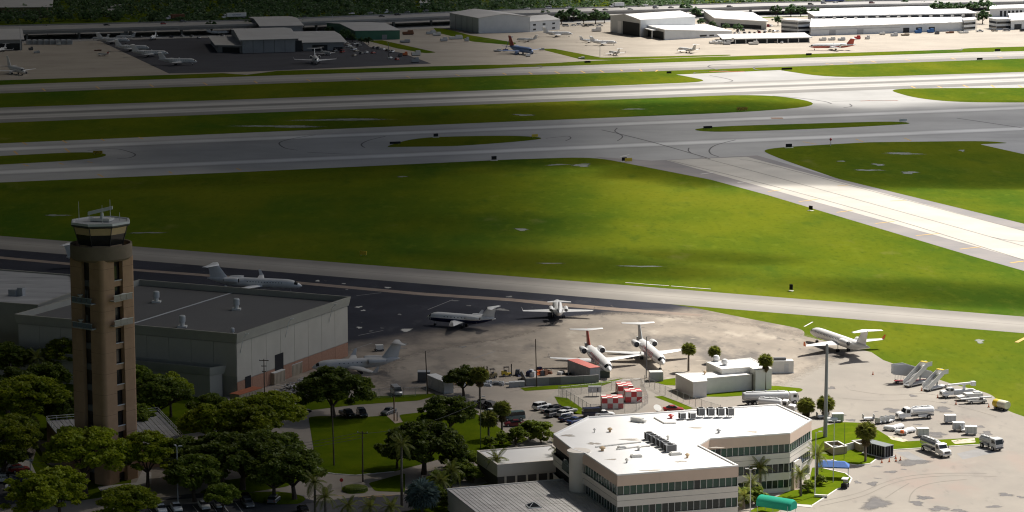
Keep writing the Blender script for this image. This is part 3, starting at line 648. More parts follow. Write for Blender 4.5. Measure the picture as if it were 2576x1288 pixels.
def tanker(label, L=9.0, hood=True, tm=None, cab=None, q=(0,0), rz=0, rt=1.15, group=None, ends=False):
    t = thing('tanker_truck', label, 'tanker', (*G(*q), .04), rz, group); tm = tm or M_wht
    xb = L/2-(3.1 if hood else 2.1); cab_parts(t, xb, hood, cab)
    B().box((xb-L/2)/2+.3, 0, .6, L-(2.6 if hood else 1.6), .9, .3).obj('chassis', M_dgry, t)
    x0, x1 = -L/2+.1, xb-.35; zc = 1.0+rt*.92
    n = 20; rg = [[(x, rt*k*math.cos(2*math.pi*i/n), zc+rt*.86*k*math.sin(2*math.pi*i/n)) for i in range(n)] for x, k in ((x0,.75), (x0+.18,.96), (x0+.3,1), (x1-.3,1), (x1-.18,.96), (x1,.75))]
    tk = B().loft(rg).obj('tank', tm, t, smooth=True)
    B().box((x0+x1)/2, 0, zc+rt*.84, (x1-x0)*.86, .7, .12).obj('catwalk', M_lgry, tk)
    for k in range(3): B().lathe(((x0+x1)/2+(k-1)*(x1-x0)*.28, 0, zc+rt*.86), ((.26,0), (.26,.2), (.1,.24)), 10).obj('hatch', M_lgry, tk)
    for s in (-1, 1): B().box((x0+x1)/2, s*rt*.8, .55, (x1-x0)*.45, .35, .55).obj('side_locker', tm if tm is not M_chrome else M_wht, t); B().box((x0+x1)/2, s*(rt*.93), zc-rt*.35, (x1-x0)*.9, .1, .12).obj('side_rail', M_gry, t)
    B().path([(x0-.05, -.3, .7), (x0-.05, -.3, zc+rt*.9)], .04).path([(x0-.05, .3, .7), (x0-.05, .3, zc+rt*.9)], .04).obj('ladder', M_steel, t, kind='stuff')
    for x in ((xb+2.1 if hood else xb+1.0), -L/2+1.6)+((-L/2+2.75,) if L > 9.5 else ()):
        for s in (-1, 1): wheel_(t, x, s*1.0, .5, .32)
    return t
def pole(name, label, q, h, r, m, cat='pole', lamp=None, arm=None, lean=(0,0), group=None, rz=0):
    t = thing(name, label, cat, (*G(*q), 0), rz, group)
    B().tube((0,0,0), (lean[0]*h, lean[1]*h, h), r, r*.65, 10).obj('shaft', m, t, smooth=True)
    if arm:
        for k, wd in enumerate(arm): B().box(lean[0]*h, lean[1]*h, h-.5-k*1.3, .14, wd, .16).obj('crossarm', m, t)
        for k, wd in enumerate(arm):
            for s in (-1, 0, 1): B().lathe((lean[0]*h, s*wd*.45, h-.34-k*1.3), ((.05,0), (.09,.1), (.05,.25)), 8).obj('insulator', M_lgry, t)
    if lamp:
        for s in lamp: a = B().tube((0,0,h-.15), (s[0], s[1], h+.1), .05, .04, 6).obj('lamp_arm', m, t); B().box(s[0]*1.25, s[1]*1.25, h+.04, .75, .34, .16, math.atan2(s[1], s[0])).obj('lamp_head', M_lgry, a)
    return t
def wire(label, a, b, sag, group=None, r=.035):
    pts = [Vector(a)+(Vector(b)-Vector(a))*(i/14)-Vector((0,0,sag*4*(i/14)*(1-i/14))) for i in range(15)]
    return tag(B().path(pts, r, 4).obj('power_line', M_dgry), label, 'wire', group)
# ------------------------------------------------------------------ near side: lawns, roads, lots
def SH(x0, y0, w):
    """sub-sheet of the survey: its own 2576-wide grid"""
    k = w/2576/1.11801; return lambda x, y: (x0/1.11801+x*k, y0/1.11801+y*k)
S4 = SH(0,720,720); S5 = SH(720,720,720); S6 = SH(1440,720,720); S7 = SH(2160,720,720)
S8 = SH(0,1080,720); S9 = SH(720,1080,720); S10 = SH(1440,1080,720); S11 = SH(2160,1080,720)
Z1 = SH(1140,980,500); Z2 = SH(1560,980,500); Z3 = SH(2440,980,440); Z4 = SH(2040,1060,440); Z5 = SH(2020,1220,440); Z6 = SH(600,1000,600); Z7 = SH(1200,1180,520); Z8 = SH(0,1180,520)
def gz(S, pts, z=0.0): return [G(*S(*p), z) for p in pts]
def zat(X, Y, qy):
    """height above the ground spot X,Y that the survey shows at qy"""
    v = (644-qy)/F
    k = (-math.sin(PITCH)+v*math.cos(PITCH))/(math.cos(PITCH)+v*math.sin(PITCH)); return CAMH+k*Y
LZ = [.050]
def lawn(pts, r=2.0, z=None, nm='lawn'):
    LZ[0] += .0015; return struct(nm, roundpoly([G(*p[:2])+tuple(p[2:]) for p in pts], r), z or LZ[0], M_lawn)
def kerb(name, pts, m=None, w=.3, h=.14):
    b = B()
    for a, c in zip(pts, pts[1:]):
        A, C = Vector(a), Vector(c); d = C-A
        if d.length < .05: continue
        mid = (A+C)/2; b.box(mid.x, mid.y, 0, d.length+.05, w, h, math.atan2(d.y, d.x))
    return b.obj(name, m or M_offw, kind='structure')
# the land this side of the apron: service roads and car parks
struct('service_yard', gp([(-500,900), (300,930), (900,985), (1100,985), (1300,950), (1420,960), (1330,1050), (1240,1300), (1240,1500), (-500,1500)]), .020, M_road)
struct('parking_lot', gp([(-300,1100), (60,1120), (95,1180), (110,1230), (60,1262), (-60,1290), (-300,1290)]), .030, M_lot)
struct('parking_lot', gp([(180,1300), (330,1262), (480,1242), (700,1236), (800,1262), (900,1250), (1100,1240), (1100,1500), (100,1500)]), .030, M_lot)
lawn([(776,1050), (800,1047), (919,1049), (976,1045.5), (990,1062), (1012,1060), (1004,1044), (1054,1038), (1180,1030), (1264,1081), (1290,1118), (1240,1140), (1156,1141), (1090,1160), (991,1187), (894,1196.5), (844,1192,4), (817,1188.5,4), (796,1176,4), (784,1100)], 1.0)
lawn([(560,1050), (640,1020), (894,1000), (1094,990), (1096,996), (1054,1008), (894,1019), (700,1042), (600,1060)], .5)
lawn([S10(80,40), S10(900,-20), Z2(1000,430), Z2(640,560), S10(880,25), S10(130,72)], .3)
lawn([Z1(2160,700), Z1(2350,720), Z1(2576,880), Z2(430,960), Z2(200,920), Z1(2440,960), Z1(2230,820)], .3)
lawn([Z2(1390,480), Z2(1750,430), Z2(1750,540), Z2(1600,530)], .3)
lawn([Z2(1990,650), Z4(0,180), Z4(840,150), Z4(1240,190,), Z4(1280,215), Z4(1240,245), Z4(0,330), Z2(2150,700)], .6)
lawn([Z2(1440,700), Z2(1560,690), Z2(1800,780), Z2(2010,870), Z2(1900,890), Z2(1700,800)], .3)
lawn([S11(440,470), S11(600,415), S11(750,385), S11(935,392), S11(1080,450), S11(1210,530), S11(1380,580), S11(2120,540), S11(2230,600), S11(1250,668), S11(1060,690), S11(1085,760), S11(1030,800), S11(900,815), S11(760,795), S11(640,760), S11(450,760)], .8)
lawn([S11(445,840), S11(560,850), S11(780,900), S11(840,950), S11(810,1010), S11(690,1060), S11(440,1225), S11(200,1190), S11(100,1288), S11(-200,1288), S11(200,1080), S11(400,1050)], .8)
lawn([(95,1120), (120,1170), (330,1200), (330,1240), (190,1262), (120,1256), (80,1170)], 1.0)
lawn([(500,1240), (560,1210), (770,1180), (790,1195), (720,1225), (560,1250)], 1.0)
lawn([(0,905), (300,960), (700,1030), (560,1080), (330,1110), (120,1110), (0,1090)], 1.0)
lawn([S9(-100,1100), S9(100,1085), S9(300,1090), S9(480,1130), S9(500,1170), S9(430,1210), S9(200,1215), S9(-100,1180)], 1.0)
lawn([S9(860,1040), S9(1000,1020), S9(1110,1060), S9(1110,1100), S9(930,1110), S9(870,1080)], 1.0, .12)
lawn([S9(1130,1000), S9(1500,900), S9(1500,1090), S9(1200,1080)], 1.0)
lawn([(990,1300), (1150,1240), (1230,1215), (1260,1230), (1180,1300)], 1.0)
kerb('kerb', gz(S9, [(610,838), (640,868), (690,892), (800,908), (1000,922), (1390,884)]))
kerb('kerb', gz(S11, [(1085,762), (1030,804), (900,820), (760,800), (640,765)])); kerb('kerb', gz(S11, [(560,852), (780,902), (842,952), (812,1012), (692,1064), (442,1228)])); kerb('kerb', gz(S11, [(1210,534), (1260,665), (2240,605)][1:]))
# footpaths
struct('footpath', gz(S9, [(1310,318), (1400,305), (1480,385), (1400,400)]), .075, paint('path_concrete', (.42,.33,.25), .9)); struct('footpath', gz(Z8, [(90,330), (190,320), (330,525), (430,600), (520,790), (660,1010), (540,1040), (410,850), (320,720)]), .075, paint('sidewalk_concrete', (.50,.48,.45), .9))
struct('footpath', gz(Z8, [(1360,940), (1900,880), (1990,700), (2110,740), (2110,900), (1900,950), (1400,1000)]), .075, MATS['sidewalk_concrete']); struct('footpath', gz(Z5, [(1290,1160), (1570,1180), (1540,1220), (1300,1195)]), .075, MATS['sidewalk_concrete'])
struct('road', gp([(-100,1330), (200,1278), (420,1258), (640,1245), (650,1256), (420,1272), (220,1292), (-100,1345)]), .035, M_road)
# parking bay lines, stains and patches
def marks(S, segs, w, m, z, parent, nm='marking'):
    for (x0, y0, x1, y1) in segs:
        A, C = Vector(G(*S(x0, y0))), Vector(G(*S(x1, y1))); d = (C-A); n = Vector((-d.y, d.x)).normalized()*w/2
        B().add([(*(A-n), z), (*(C-n), z), (*(C+n), z), (*(A+n), z)], [(0,1,2,3)]).obj(nm, m, parent, fix=False)
def softmat(m):
    """the same surface, worn out towards its edge"""
    nm = m.name+'_worn_edge'
    if nm in MATS: return MATS[nm]
    c = m.copy(); c.name = nm; MATS[nm] = c; n = c.node_tree; nd = n.nodes; L = n.links.new; out = nd['Material Output']; src = out.inputs[0].links[0].from_socket
    a = nd.new('ShaderNodeAttribute'); a.attribute_name = 'wear'; t = nd.new('ShaderNodeTexNoise'); t.inputs['Scale'].default_value = .7; t.inputs['Detail'].default_value = 6; L(nd.new('ShaderNodeNewGeometry').outputs['Position'], t.inputs['Vector'])
    ad = nd.new('ShaderNodeMath'); ad.operation = 'MULTIPLY_ADD'; L(t.outputs['Fac'], ad.inputs[0]); ad.inputs[1].default_value = .9; L(a.outputs['Fac'], ad.inputs[2])
    r = nd.new('ShaderNodeMapRange'); r.interpolation_type = 'SMOOTHSTEP'; r.inputs['From Min'].default_value = .55; r.inputs['From Max'].default_value = 1.35; r.inputs['To Max'].default_value = .85; L(ad.outputs[0], r.inputs['Value'])
    mx = nd.new('ShaderNodeMixShader'); L(r.outputs[0], mx.inputs[0]); L(nd.new('ShaderNodeBsdfTransparent').outputs[0], mx.inputs[1]); L(src, mx.inputs[2]); L(mx.outputs[0], out.inputs[0]); return c
def stain(S, x, y, rx, ry, m, parent, z, nm='stain', seed=0):
    rnd = random.Random(seed+int(x*7+y)); c = G(*S(x, y)); a = G(*S(x+rx, y)); t = G(*S(x, y-ry)); hx = math.hypot(a[0]-c[0], a[1]-c[1]); hy = math.hypot(t[0]-c[0], t[1]-c[1])
    n = 22; ph = [rnd.uniform(0, 6.28) for _ in range(4)]; P_ = []
    for q_ in (.5, 1.25):
        for i in range(n):
            q = 2*math.pi*i/n; k = q_*(1+.25*math.sin(2*q+ph[0])+.2*math.sin(3*q+ph[1])+.14*math.sin(5*q+ph[2])+.08*math.sin(8*q+ph[3])); P_.append((c[0]+hx*k*math.cos(q), c[1]+hy*k*math.sin(q), z))
    b = B().add([(c[0], c[1], z)]+P_, [(0, 1+i, 1+(i+1)%n) for i in range(n)]+[(1+i, 1+n+i, 1+n+(i+1)%n, 1+(i+1)%n) for i in range(n)]); o = b.obj(nm, softmat(m), parent, fix=False)
    at = o.data.attributes.new('wear', 'FLOAT', 'POINT'); at.data.foreach_set('value', [1.0]*(n+1)+[0.0]*n); return o
def arc(S, pts, w, m=None, z=.05, par=None):
    P_ = [Vector(G(*S(*p))) for p in pts]
    C_ = []
    for i in range(len(P_)-1):
        p0, p1, p2, p3 = P_[max(0, i-1)], P_[i], P_[i+1], P_[min(len(P_)-1, i+2)]
        for k in range(6):
            t = k/6; C_.append(.5*((2*p1)+(p2-p0)*t+(2*p0-5*p1+4*p2-p3)*t*t+(3*p1-p0-3*p2+p3)*t**3))
    C_.append(P_[-1]); L_ = []; Rr = []
    for i, p in enumerate(C_):
        d = (C_[min(i+1, len(C_)-1)]-C_[max(i-1, 0)]).normalized(); n = Vector((-d.y, d.x))*w/2; L_.append(p-n); Rr.append(p+n)
    b = B(); k = len(C_); b.add([(*p, z) for p in L_]+[(*p, z) for p in Rr], [(i, i+1, k+i+1, k+i) for i in range(k-1)]); return b.obj('tyre_line', m or M_rubber, par or airfield, fix=False)
M_track = mat('tyre_track', (.215,.195,.17), (.25,.228,.198), .4, .9, world=True, spec=.05)
def soft_sheet(name, poly, z, m, k=.86):
    n = len(poly); c = Vector((sum(p[0] for p in poly)/n, sum(p[1] for p in poly)/n)); inn = [c+(Vector(p)-c)*k for p in poly]; me = B().sheet([tuple(p) for p in inn], z); o_ = len(me.v)
    me.add([(p[0], p[1], z) for p in inn]+[(p[0], p[1], z) for p in poly], [(i, (i+1)%n, n+(i+1)%n, n+i) for i in range(n)]); o = me.obj(name, softmat(m), kind='structure', fix=False)
    at = o.data.attributes.new('wear', 'FLOAT', 'POINT'); at.data.foreach_set('value', [1.0]*(o_+n)+[0.0]*n); return o
soft_sheet('scuffed_apron', SCUFF, .018, M_scuff)
east = bpy.data.objects['east_apron']
for i, (x, y, rx, ry) in enumerate(((900,990,40,12), (1050,1005,65,18), (1100,830,45,8), (1240,885,80,10), (1370,860,25,6), (1365,818,30,6), (1090,1205,150,55), (1500,1200,75,22), (1570,1145,70,22), (1720,1255,95,28), (1920,1275,70,18), (2390,1115,85,15), (2550,1140,40,12), (2275,1235,75,14), (640,40,40,14), (1460,120,50,10), (1770,185,30,6), (720,320,60,16), (840,365,40,14), (1250,265,85,22), (1760,260,100,26), (1700,510,110,24), (2200,500,60,22), (1085,280,24,4), (1510,408,40,8), (1100,950,40,4), (1450,790,150,35), (2130,430,40,14))): stain(S11, x, y, rx, ry, M_stain, east, .026+.0005*i)
for pts in ([(450,1200), (900,1100), (1150,1000), (1400,930), (1750,900), (2200,900)], [(520,1230), (950,1130), (1200,1020), (1450,955), (1800,925), (2300,930)], [(1180,1150), (1300,1070), (1420,1000)], [(1420,1180), (1440,1110), (1520,1040), (1700,990), (2000,960)], [(700,140), (1100,170), (1500,160), (1900,220), (2300,330)], [(820,60), (1200,110), (1600,100), (2000,180)]): arc(S11, pts, .28, M_track, .034, east)
M_cut = mat('asphalt_patch', (.27,.265,.26), (.23,.225,.22), .3, .9, world=True)
struct('patch', gz(S11, [(1290,690), (1410,680), (1610,780), (1500,800)]), .024, M_cut, east); struct('patch', gz(S11, [(1900,700), (2160,640), (2300,690), (1960,760)]), .0245, M_cut, east)
M_gravel = mat('dry_sand', (.60,.53,.42), (.45,.39,.30), .5, .95, world=True, layers=[((.10,.13,.03), .6, .5, .65, .9)])
struct('bare_patch', roundpoly(gz(S11, [(1200,520), (1330,545), (1420,570), (1360,585), (1240,560)]), .5), .064, M_gravel, east); struct('bare_patch', roundpoly(gz(S11, [(1840,570), (2080,545), (2090,590), (1880,605)]), .5), .064, M_gravel, east)
wapron = bpy.data.objects['west_apron']
M_tan = mat('tan_paving_edge', (.30,.235,.185), (.24,.19,.155), .15, .9, world=True, layers=[((.16,.14,.125), .3, .5, .75, .6), ((.42,.33,.27), .2, .55, .75, .6)])
struct('paving_band', gp([(-300,612), (0,645), (340,676.5), (644,699), (1060,736), (1288,751), (1400,761), (1560,775), (1770,791), (1760,796), (1560,783), (1400,770), (1288,758), (1060,743), (644,705), (340,682), (0,651), (-300,619)]), .022, M_tan, wapron)
for i, (x, y, rx, ry) in enumerate(((620,250,30,7), (885,278,20,5), (1325,318,32,9), (1035,513,34,9), (1080,548,24,7), (1040,720,35,9), (1510,745,70,14), (1445,588,28,6), (2145,500,25,7), (2470,540,60,14), (2080,915,40,8), (2550,410,34,9), (915,338,22,5), (1160,755,30,5), (1270,726,26,4), (2000,450,60,5), (1460,930,70,5), (1500,885,40,7))): stain(S5, x, y, rx, ry, M_offw if i < 7 else M_cut, wapron, .024+.0004*i, 'paint_patch')
marks(S5, ((1280,750,1030,800), (2410,960,2190,1030), (1260,370,1010,400), (1980,440,1730,540), (1170,875,960,945)), .35, M_cut, .026, wapron)
# big grass field: pale wet spots; taxiway markings, holding signs
airm = airfield
for i, (S, x, y, rx, ry) in enumerate(((SH(1440,360,720), 460,370,110,8), (SH(1440,360,720), 700,375,110,14), (SH(1440,360,720), 95,1022,80,12), (SH(1440,720,720), 380,75,110,7), (SH(1440,720,720), 1300,105,190,8), (SH(2160,360,720), 1350,258,190,10), (SH(2160,360,720), 1010,425,120,9), (SH(2160,360,720), 1420,450,80,14), (SH(2160,360,720), 1110,370,60,12), (SH(2160,360,720), 740,335,40,6), (SH(2160,360,720), 1950,228,40,8), (SH(0,360,720), 570,880,110,10), (SH(720,0,720), 900,1205,480,11), (SH(720,0,720), 250,1272,420,12), (SH(1440,0,720), 1220,1098,100,6), (SH(1440,0,720), 120,1158,120,8), (SH(720,360,720), 1470,490,50,7), (SH(0,360,720), 1480,1055,160,8), (SH(2160,720,720), 2130,858,50,20))):
    stain(S, x, y, rx, ry, M_wet, ground, .055+.0004*i, 'bare_patch')
D2 = SH(0,360,720); D3 = SH(720,360,720); U1 = SH(0,0,720); U2 = SH(720,0,720); U3 = SH(1440,0,720); U4 = SH(2160,0,720); D4 = SH(1440,360,720); D5 = SH(2160,360,720)
marks(D2, ((230,145,270,168), (630,125,670,150), (1020,110,1050,130), (1400,92,1440,112), (140,232,180,268), (655,205,700,245), (985,465,1040,495), (1700,438,1730,458), (2380,405,2425,428), (230,365,290,385), (590,352,640,368), (880,338,930,350)), .9, M_yellow, .05, airm)
marks(D5, ((310,742,500,718), (690,850,850,828), (1080,962,1270,940), (1490,1084,1720,1062), (1930,1220,2160,1195), (1230,736,1400,728), (700,583,830,575), (0,640,150,622), (350,138,490,165), (880,110,960,140), (1370,100,1440,130)), .8, M_yellow, .05, airm)
marks(D4, ((2270,550,2420,538), (1900,465,2020,448), (1090,288,1180,268)), .8, M_white, .05, airm)
marks(S7, ((2440,70,2576,52), (2500,870,2700,770)), 1.1, M_yellow, .05, airm)
marks(U1, ((425,890,455,915), (965,870,1000,893), (1505,850,1545,875), (2045,832,2085,855), (2555,815,2590,838)), 1.0, M_yellow, .05, airm)
marks(U2, ((510,800,555,820), (1005,782,1050,800), (1510,765,1550,782), (2010,750,2050,765), (2480,735,2520,752)), 1.0, M_yellow, .05, airm)
marks(U3, ((170,728,205,748), (430,720,480,742), (690,712,735,735), (885,708,925,730), (1090,702,1115,718), (1285,700,1310,718), (1445,720,1465,705)), 1.0, M_yellow, .05, airm)
marks(U4, ((580,640,660,652), (800,622,860,635), (1030,612,1090,628), (1380,600,1440,612), (1840,585,1890,598), (2310,570,2360,582), (1440,868,1480,885), (1700,865,1750,882), (1960,855,2020,880), (2245,855,2280,880), (2520,860,2560,880)), 1.0, M_yellow, .05, airm)
marks(U4, ((930,1018,1030,1010), (1040,1012,1310,1012)), 1.2, M_red, .05, airm); marks(U3, ((1980,722,2340,718),), 2.6, M_red, .05, airm); marks(U4, ((30,1190,150,1190),), 6.0, paint('marking_orange', (.42,.26,.17), .8), .05, airm)
marks(S6, ((1140,268,1330,282), (1330,284,1580,300), (1600,303,2000,334)), .5, M_white, .06, airm); marks(S7, ((365,712,450,665),), .4, M_white, .06, airm)
arc(D2, [(880,230), (1050,210), (1200,215), (1330,250), (1360,275), (1300,300), (1180,310)], .7); arc(D3, [(600,70), (380,105), (250,140), (240,170), (300,205), (420,225)], .7); arc(D3, [(1300,85), (1150,120), (1070,155), (1065,180), (1095,198)], .7); arc(D3, [(520,245), (720,255), (860,262), (1000,262)], .8)
arc(D4, [(900,20), (1060,55), (1400,140), (1700,225), (1990,310)], .8); arc(D4, [(1060,0), (1035,30), (1070,55), (1110,80), (1100,105), (1060,130)], .6); arc(D4, [(340,105), (480,90), (570,85), (590,105), (540,130)], .6); arc(D4, [(1780,200), (1775,230), (1800,250)], .6); arc(D4, [(2250,120), (2060,170), (1990,215), (2000,260), (2080,290)], .7)
arc(U3, [(0,640), (200,650), (300,668), (250,690), (120,690)], .8); arc(U3, [(2200,650), (2030,652), (1975,672), (2060,700), (2180,718)], 1.0); arc(U3, [(2576,660), (2450,672), (2440,695), (2520,712)], 1.0); arc(U3, [(2000,720), (1850,728), (1830,745)], .8); arc(U3, [(1990,760), (2150,790), (2220,815), (2140,830)], .8)
arc(U4, [(50,965), (300,985), (560,1020), (640,1045)], .9); arc(U4, [(640,1020), (900,1015), (1300,1010)], .8); arc(U4, [(820,1045), (840,1070), (760,1085)], .8); arc(U4, [(1900,1190), (2140,1225), (2576,1290)], 1.0); arc(U4, [(1950,490), (1925,510), (1700,515)], .8); arc(D5, [(-700,290), (0,475), (1290,830), (2576,1190), (2900,1280)], .45, M_seam, .06); arc(D5, [(-280,318), (0,367), (1290,700), (2576,1036), (2900,1120)], .5, M_seam, .061); arc(D5, [(-1000,325), (0,571), (1290,930), (2400,1275), (2900,1420)], .5, M_seam, .062); arc(D5, [(2250,1100), (2420,1130), (2576,1145), (2900,1190)], .5, M_seam, .06)
def sign(q, w, h, m, label, rz=R(0), base=True):
    t = thing('airfield_sign', label, 'sign', (*G(*q), .05), rz)
    B().box(0, 0, .35, w, .25, h).obj('panel', m, t)
    for s in (-1, 1): B().box(s*w*.35, 0, 0, .08, .1, .36).obj('leg', M_steel, t)
    if base: B().box(0, 0, -.04, w*1.35, 1.4, .08).obj('base_slab', M_offw, t)
    return t
M_sby = mat('sign_yellow_black', (.55,.38,.03), (.10,.08,.02), 1.3, .6, stretch=(2,1,1))
for q, w_, h_, m, lb, rz in ((D2(985,268),4,1.3,M_sby,'yellow taxiway sign at the rounded tip of the dim grass strip',0), (D3(1080,1288),2.4,1.2,M_yel,'small yellow sign near the edge of the dim big grass field',-.4), (D3(1400,168),5,1.0,M_blk,'long black sign board at the tip of the small grass island',.35), (D3(1810,95),2.2,1.4,M_blk,'black sign on the far edge of the small grass island',.35), (D3(2395,328),2.2,1.5,M_blk,'black sign on white slab at top edge of the bright grass field',.35), (D4(1130,338),2.2,1.4,M_blk,'black square sign beside the yellow one at the field corner',.35), (D4(1172,345),3.2,1.4,M_yel,'yellow sign at the corner where field meets cross runway',.35), (D4(230,98),3,1.2,M_yel,'yellow sign at the right tip of the small grass island',.35), (D4(1970,12),4.5,1.1,M_blk,'black sign at the left tip of the long thin grass island',.35), (D5(210,200),3,1.4,M_blk,'black sign at the left end of the dark green right field',.35), (D5(430,832),1.6,1.4,M_blk,'black sign with white base beside the cross runway shoulder',-.8), (S7(232,352),1,1.6,M_blk,'slim black marker in bright grass above the near taxiway',-.4), (U3(2315,1118),6,1.6,M_sby,'wide yellow and black sign at lower edge of dark grass band',.35), (U4(190,708),7,1.2,M_blk,'long black sign board at the left end of the sunlit grass band',.35), (U4(2130,608),4,1.2,M_blk,'black sign on the upper edge of the sunlit right grass band',.35), (U4(1360,1230),4,1.2,M_offw,'pale sign at the right tip of the long thin island',.35), (U4(2310,520),4,1.4,M_blk,'black sign on the topmost right grass strip',.35), (U4(410,562),4,1.3,M_blk,'black sign on the grass strip before the red tailed jet',.35), (U3(760,638),4,1.2,M_blk,'black sign on the thin grass strip below the central apron',.35), (U3(1580,745),3,1.2,M_blk,'black sign on the yellow green band near the apron exit',.35)):
    sign(q, w_, h_, m, lb, rz, base=(m is M_blk and h_ > 1.3))
for q, lb in ((D5(630,180), 'red and white marker post at the top of the right field'),):
    t = thing('marker_post', lb, 'marker', (*G(*q), .05)); B().tube((0,0,0), (0,0,2.2), .12, .1, 8).obj('shaft', M_white, t); B().lathe((0,0,2.2), ((.1,0), (.55,.4), (.55,.9), (.1,1.3)), 10).obj('head', M_redp, t)
# ------------------------------------------------------------------ control tower
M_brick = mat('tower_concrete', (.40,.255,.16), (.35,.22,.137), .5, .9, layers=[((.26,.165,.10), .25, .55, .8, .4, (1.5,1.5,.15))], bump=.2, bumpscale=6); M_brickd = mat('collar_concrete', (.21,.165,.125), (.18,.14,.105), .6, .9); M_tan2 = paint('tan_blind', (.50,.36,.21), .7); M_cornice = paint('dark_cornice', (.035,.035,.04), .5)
c_ = G(258, 1222); TX, TY = c_[0], c_[1]+6.0
tower = thing('control_tower', 'tall brown concrete control tower with dark glazed cab and radar', 'tower', (TX, TY, 0), R(-36))
zt = lambda qy, dy=0: zat(TX, TY+dy, qy)
ZC0, ZC1 = zt(662, -6), zt(622, -6)      # collar
half, rc = 4.75, .9
def pier(sx, sy):
    """L-shaped rounded corner pier"""
    pts = []; w_ = 3.55; th = 1.0
    cx, cy = half-rc, half-rc
    outer = [(half-w_, half), (cx, half)]+[(cx+rc*math.sin(a*math.pi/12), cy+rc*math.cos(a*math.pi/12)) for a in range(1, 6)]+[(half, cy), (half, half-w_), (half-th, half-w_), (half-th, half-th), (half-w_, half-th)]
    return [(sx*x, sy*y) for x, y in outer]
for sx in (-1, 1):
    for sy in (-1, 1): B().prism(pier(sx, sy), 0, ZC0+.5).obj('corner_pier', M_brick, tower, smooth=False)
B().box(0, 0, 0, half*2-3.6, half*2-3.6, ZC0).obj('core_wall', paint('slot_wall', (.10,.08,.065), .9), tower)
nfl = 10
M_joint = paint('concrete_joint', (.20,.125,.08), .95)
for sx in (-1, 1):
    for sy in (-1, 1):
        for k in range(1, 11): z = 2.0+k*(ZC0-3)/10-.4; B().prism([(x*1.0022, y*1.0022) for x, y in pier(sx, sy)], z, z+.07).obj('joint', M_joint, tower)
M_spn = paint('spandrel_grey', (.13,.135,.145), .6)
M_slot = glassy('slot_glass', (.030,.028,.028))
for s, ax in ((-1,'y'), (1,'y'), (-1,'x'), (1,'x')):
    for k in range(nfl):
        z = 2.0+k*(ZC0-3)/nfl
        if ax == 'y': B().box(.25, s*(half-1.6), z+.9, 1.5, .2, 3.1).obj('window', M_slot, tower); B().box(0, s*(half-1.25), z, 2.38, .5, 1.25).obj('spandrel', M_spn, tower)
        else: B().box(s*(half-1.0), .0, z+1.15, .2, 1.6, 2.9).obj('window', M_slot, tower); B().box(s*(half-.7), 0, z, .6, 2.38, 1.15).obj('spandrel', M_brick, tower); B().box(s*(half-.35), 0, z+1.15, .35, 2.38, .14).obj('sill', M_lgry, tower)
M_rail = paint('balcony_panel', (.12,.15,.19), .4); M_railb = paint('balcony_beige', (.33,.30,.26), .7)
for k, zz in enumerate((zt(828, -5), zt(765, -5))):
    b_ = B().box(0, -half-.55, zz, 5.6, 1.3, .22).obj('balcony', M_gry, tower)
    for i in range(4): B().box(-2.1+1.4*i, -half-1.16, zz+.26, 1.25, .06, .95).obj('railing_panel', M_rail, b_)
    B().box(0, -half-1.17, zz+1.22, 5.7, .1, .1).obj('handrail', M_lgry, b_)
    b_ = B().box(half+.55, 0, zz+.5, 1.3, 5.4, .22).obj('balcony', M_railb, tower)
    for i in range(3): B().box(half+1.16, -1.75+1.75*i, zz+.76, .06, 1.65, .95).obj('railing_panel', M_railb, b_)
    B().box(half+1.17, 0, zz+1.72, .1, 5.5, .1).obj('handrail', M_offw, b_)
    for i, (dx, dy) in enumerate(((-.9, -half-.6), (half+.6, .9))): B().lathe((dx, dy, zz+.75), ((.15,0), (.15,.5), (.55,.9), (.6,1.0)), 12).obj('dish', M_offw, b_)
    B().tube((.6, -half-.5, zz+.2), (.6, -half-.5, zz+2.9), .07).tube((1.0, -half-.5, zz+.2), (1.0, -half-.5, zz+2.8), .07).obj('antenna_mast', M_dgry, b_)
cr = 6.25
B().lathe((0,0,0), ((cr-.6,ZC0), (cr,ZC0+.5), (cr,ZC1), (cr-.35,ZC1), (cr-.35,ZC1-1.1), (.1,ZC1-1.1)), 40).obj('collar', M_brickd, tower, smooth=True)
NS = 8
def octo(r, z, rot=R(22.5)): return [(r*math.cos(rot+2*math.pi*i/NS), r*math.sin(rot+2*math.pi*i/NS), z) for i in range(NS)]
H0 = ZC1-1.0; H1 = zt(620,-4.6); H2 = zt(593,-5.0); H3 = zt(576,-5.4); H4 = H3+.55; H5 = H4+.45
def rr_(z): return 4.45+(5.75-4.45)*(z-H0)/(H3-H0)
cab_ = B().loft([octo(rr_(H0), H0), octo(rr_(H1), H1)]).obj('cab_base', M_tan2, tower)
for i in range(NS):
    for nm, za, zb, m, ins in (('window', H1, H2, M_slot, .05), ('blind', H2, H3, M_tan2, .0)):
        p, q_ = octo(rr_(za)-ins, za), octo(rr_(zb)-ins, zb); a, c, e, d = Vector(p[i]), Vector(p[(i+1)%NS]), Vector(q_[(i+1)%NS]), Vector(q_[i])
        sh = lambda u, v, t: u+(v-u)*t
        k0, k1 = .02, .98
        vs = [sh(a,c,k0), sh(a,c,k1), sh(d,e,k1), sh(d,e,k0)]; n = (vs[1]-vs[0]).cross(vs[3]-vs[0]).normalized()*.12
        B().add(vs+[v-n for v in vs], [(0,1,2,3), (7,6,5,4), (0,4,5,1), (1,5,6,2), (2,6,7,3), (3,7,4,0)]).obj(nm, m, tower)
B().loft([octo(rr_(H1)-.25, H1), octo(rr_(H3)-.25, H3)]).obj('cab_core', M_cornice, tower)
for i in range(NS): B().tube(octo(rr_(H0)+.02, H0)[i], octo(rr_(H3)+.02, H3)[i], .09, .09, 6).obj('mullion', M_cornice, tower)
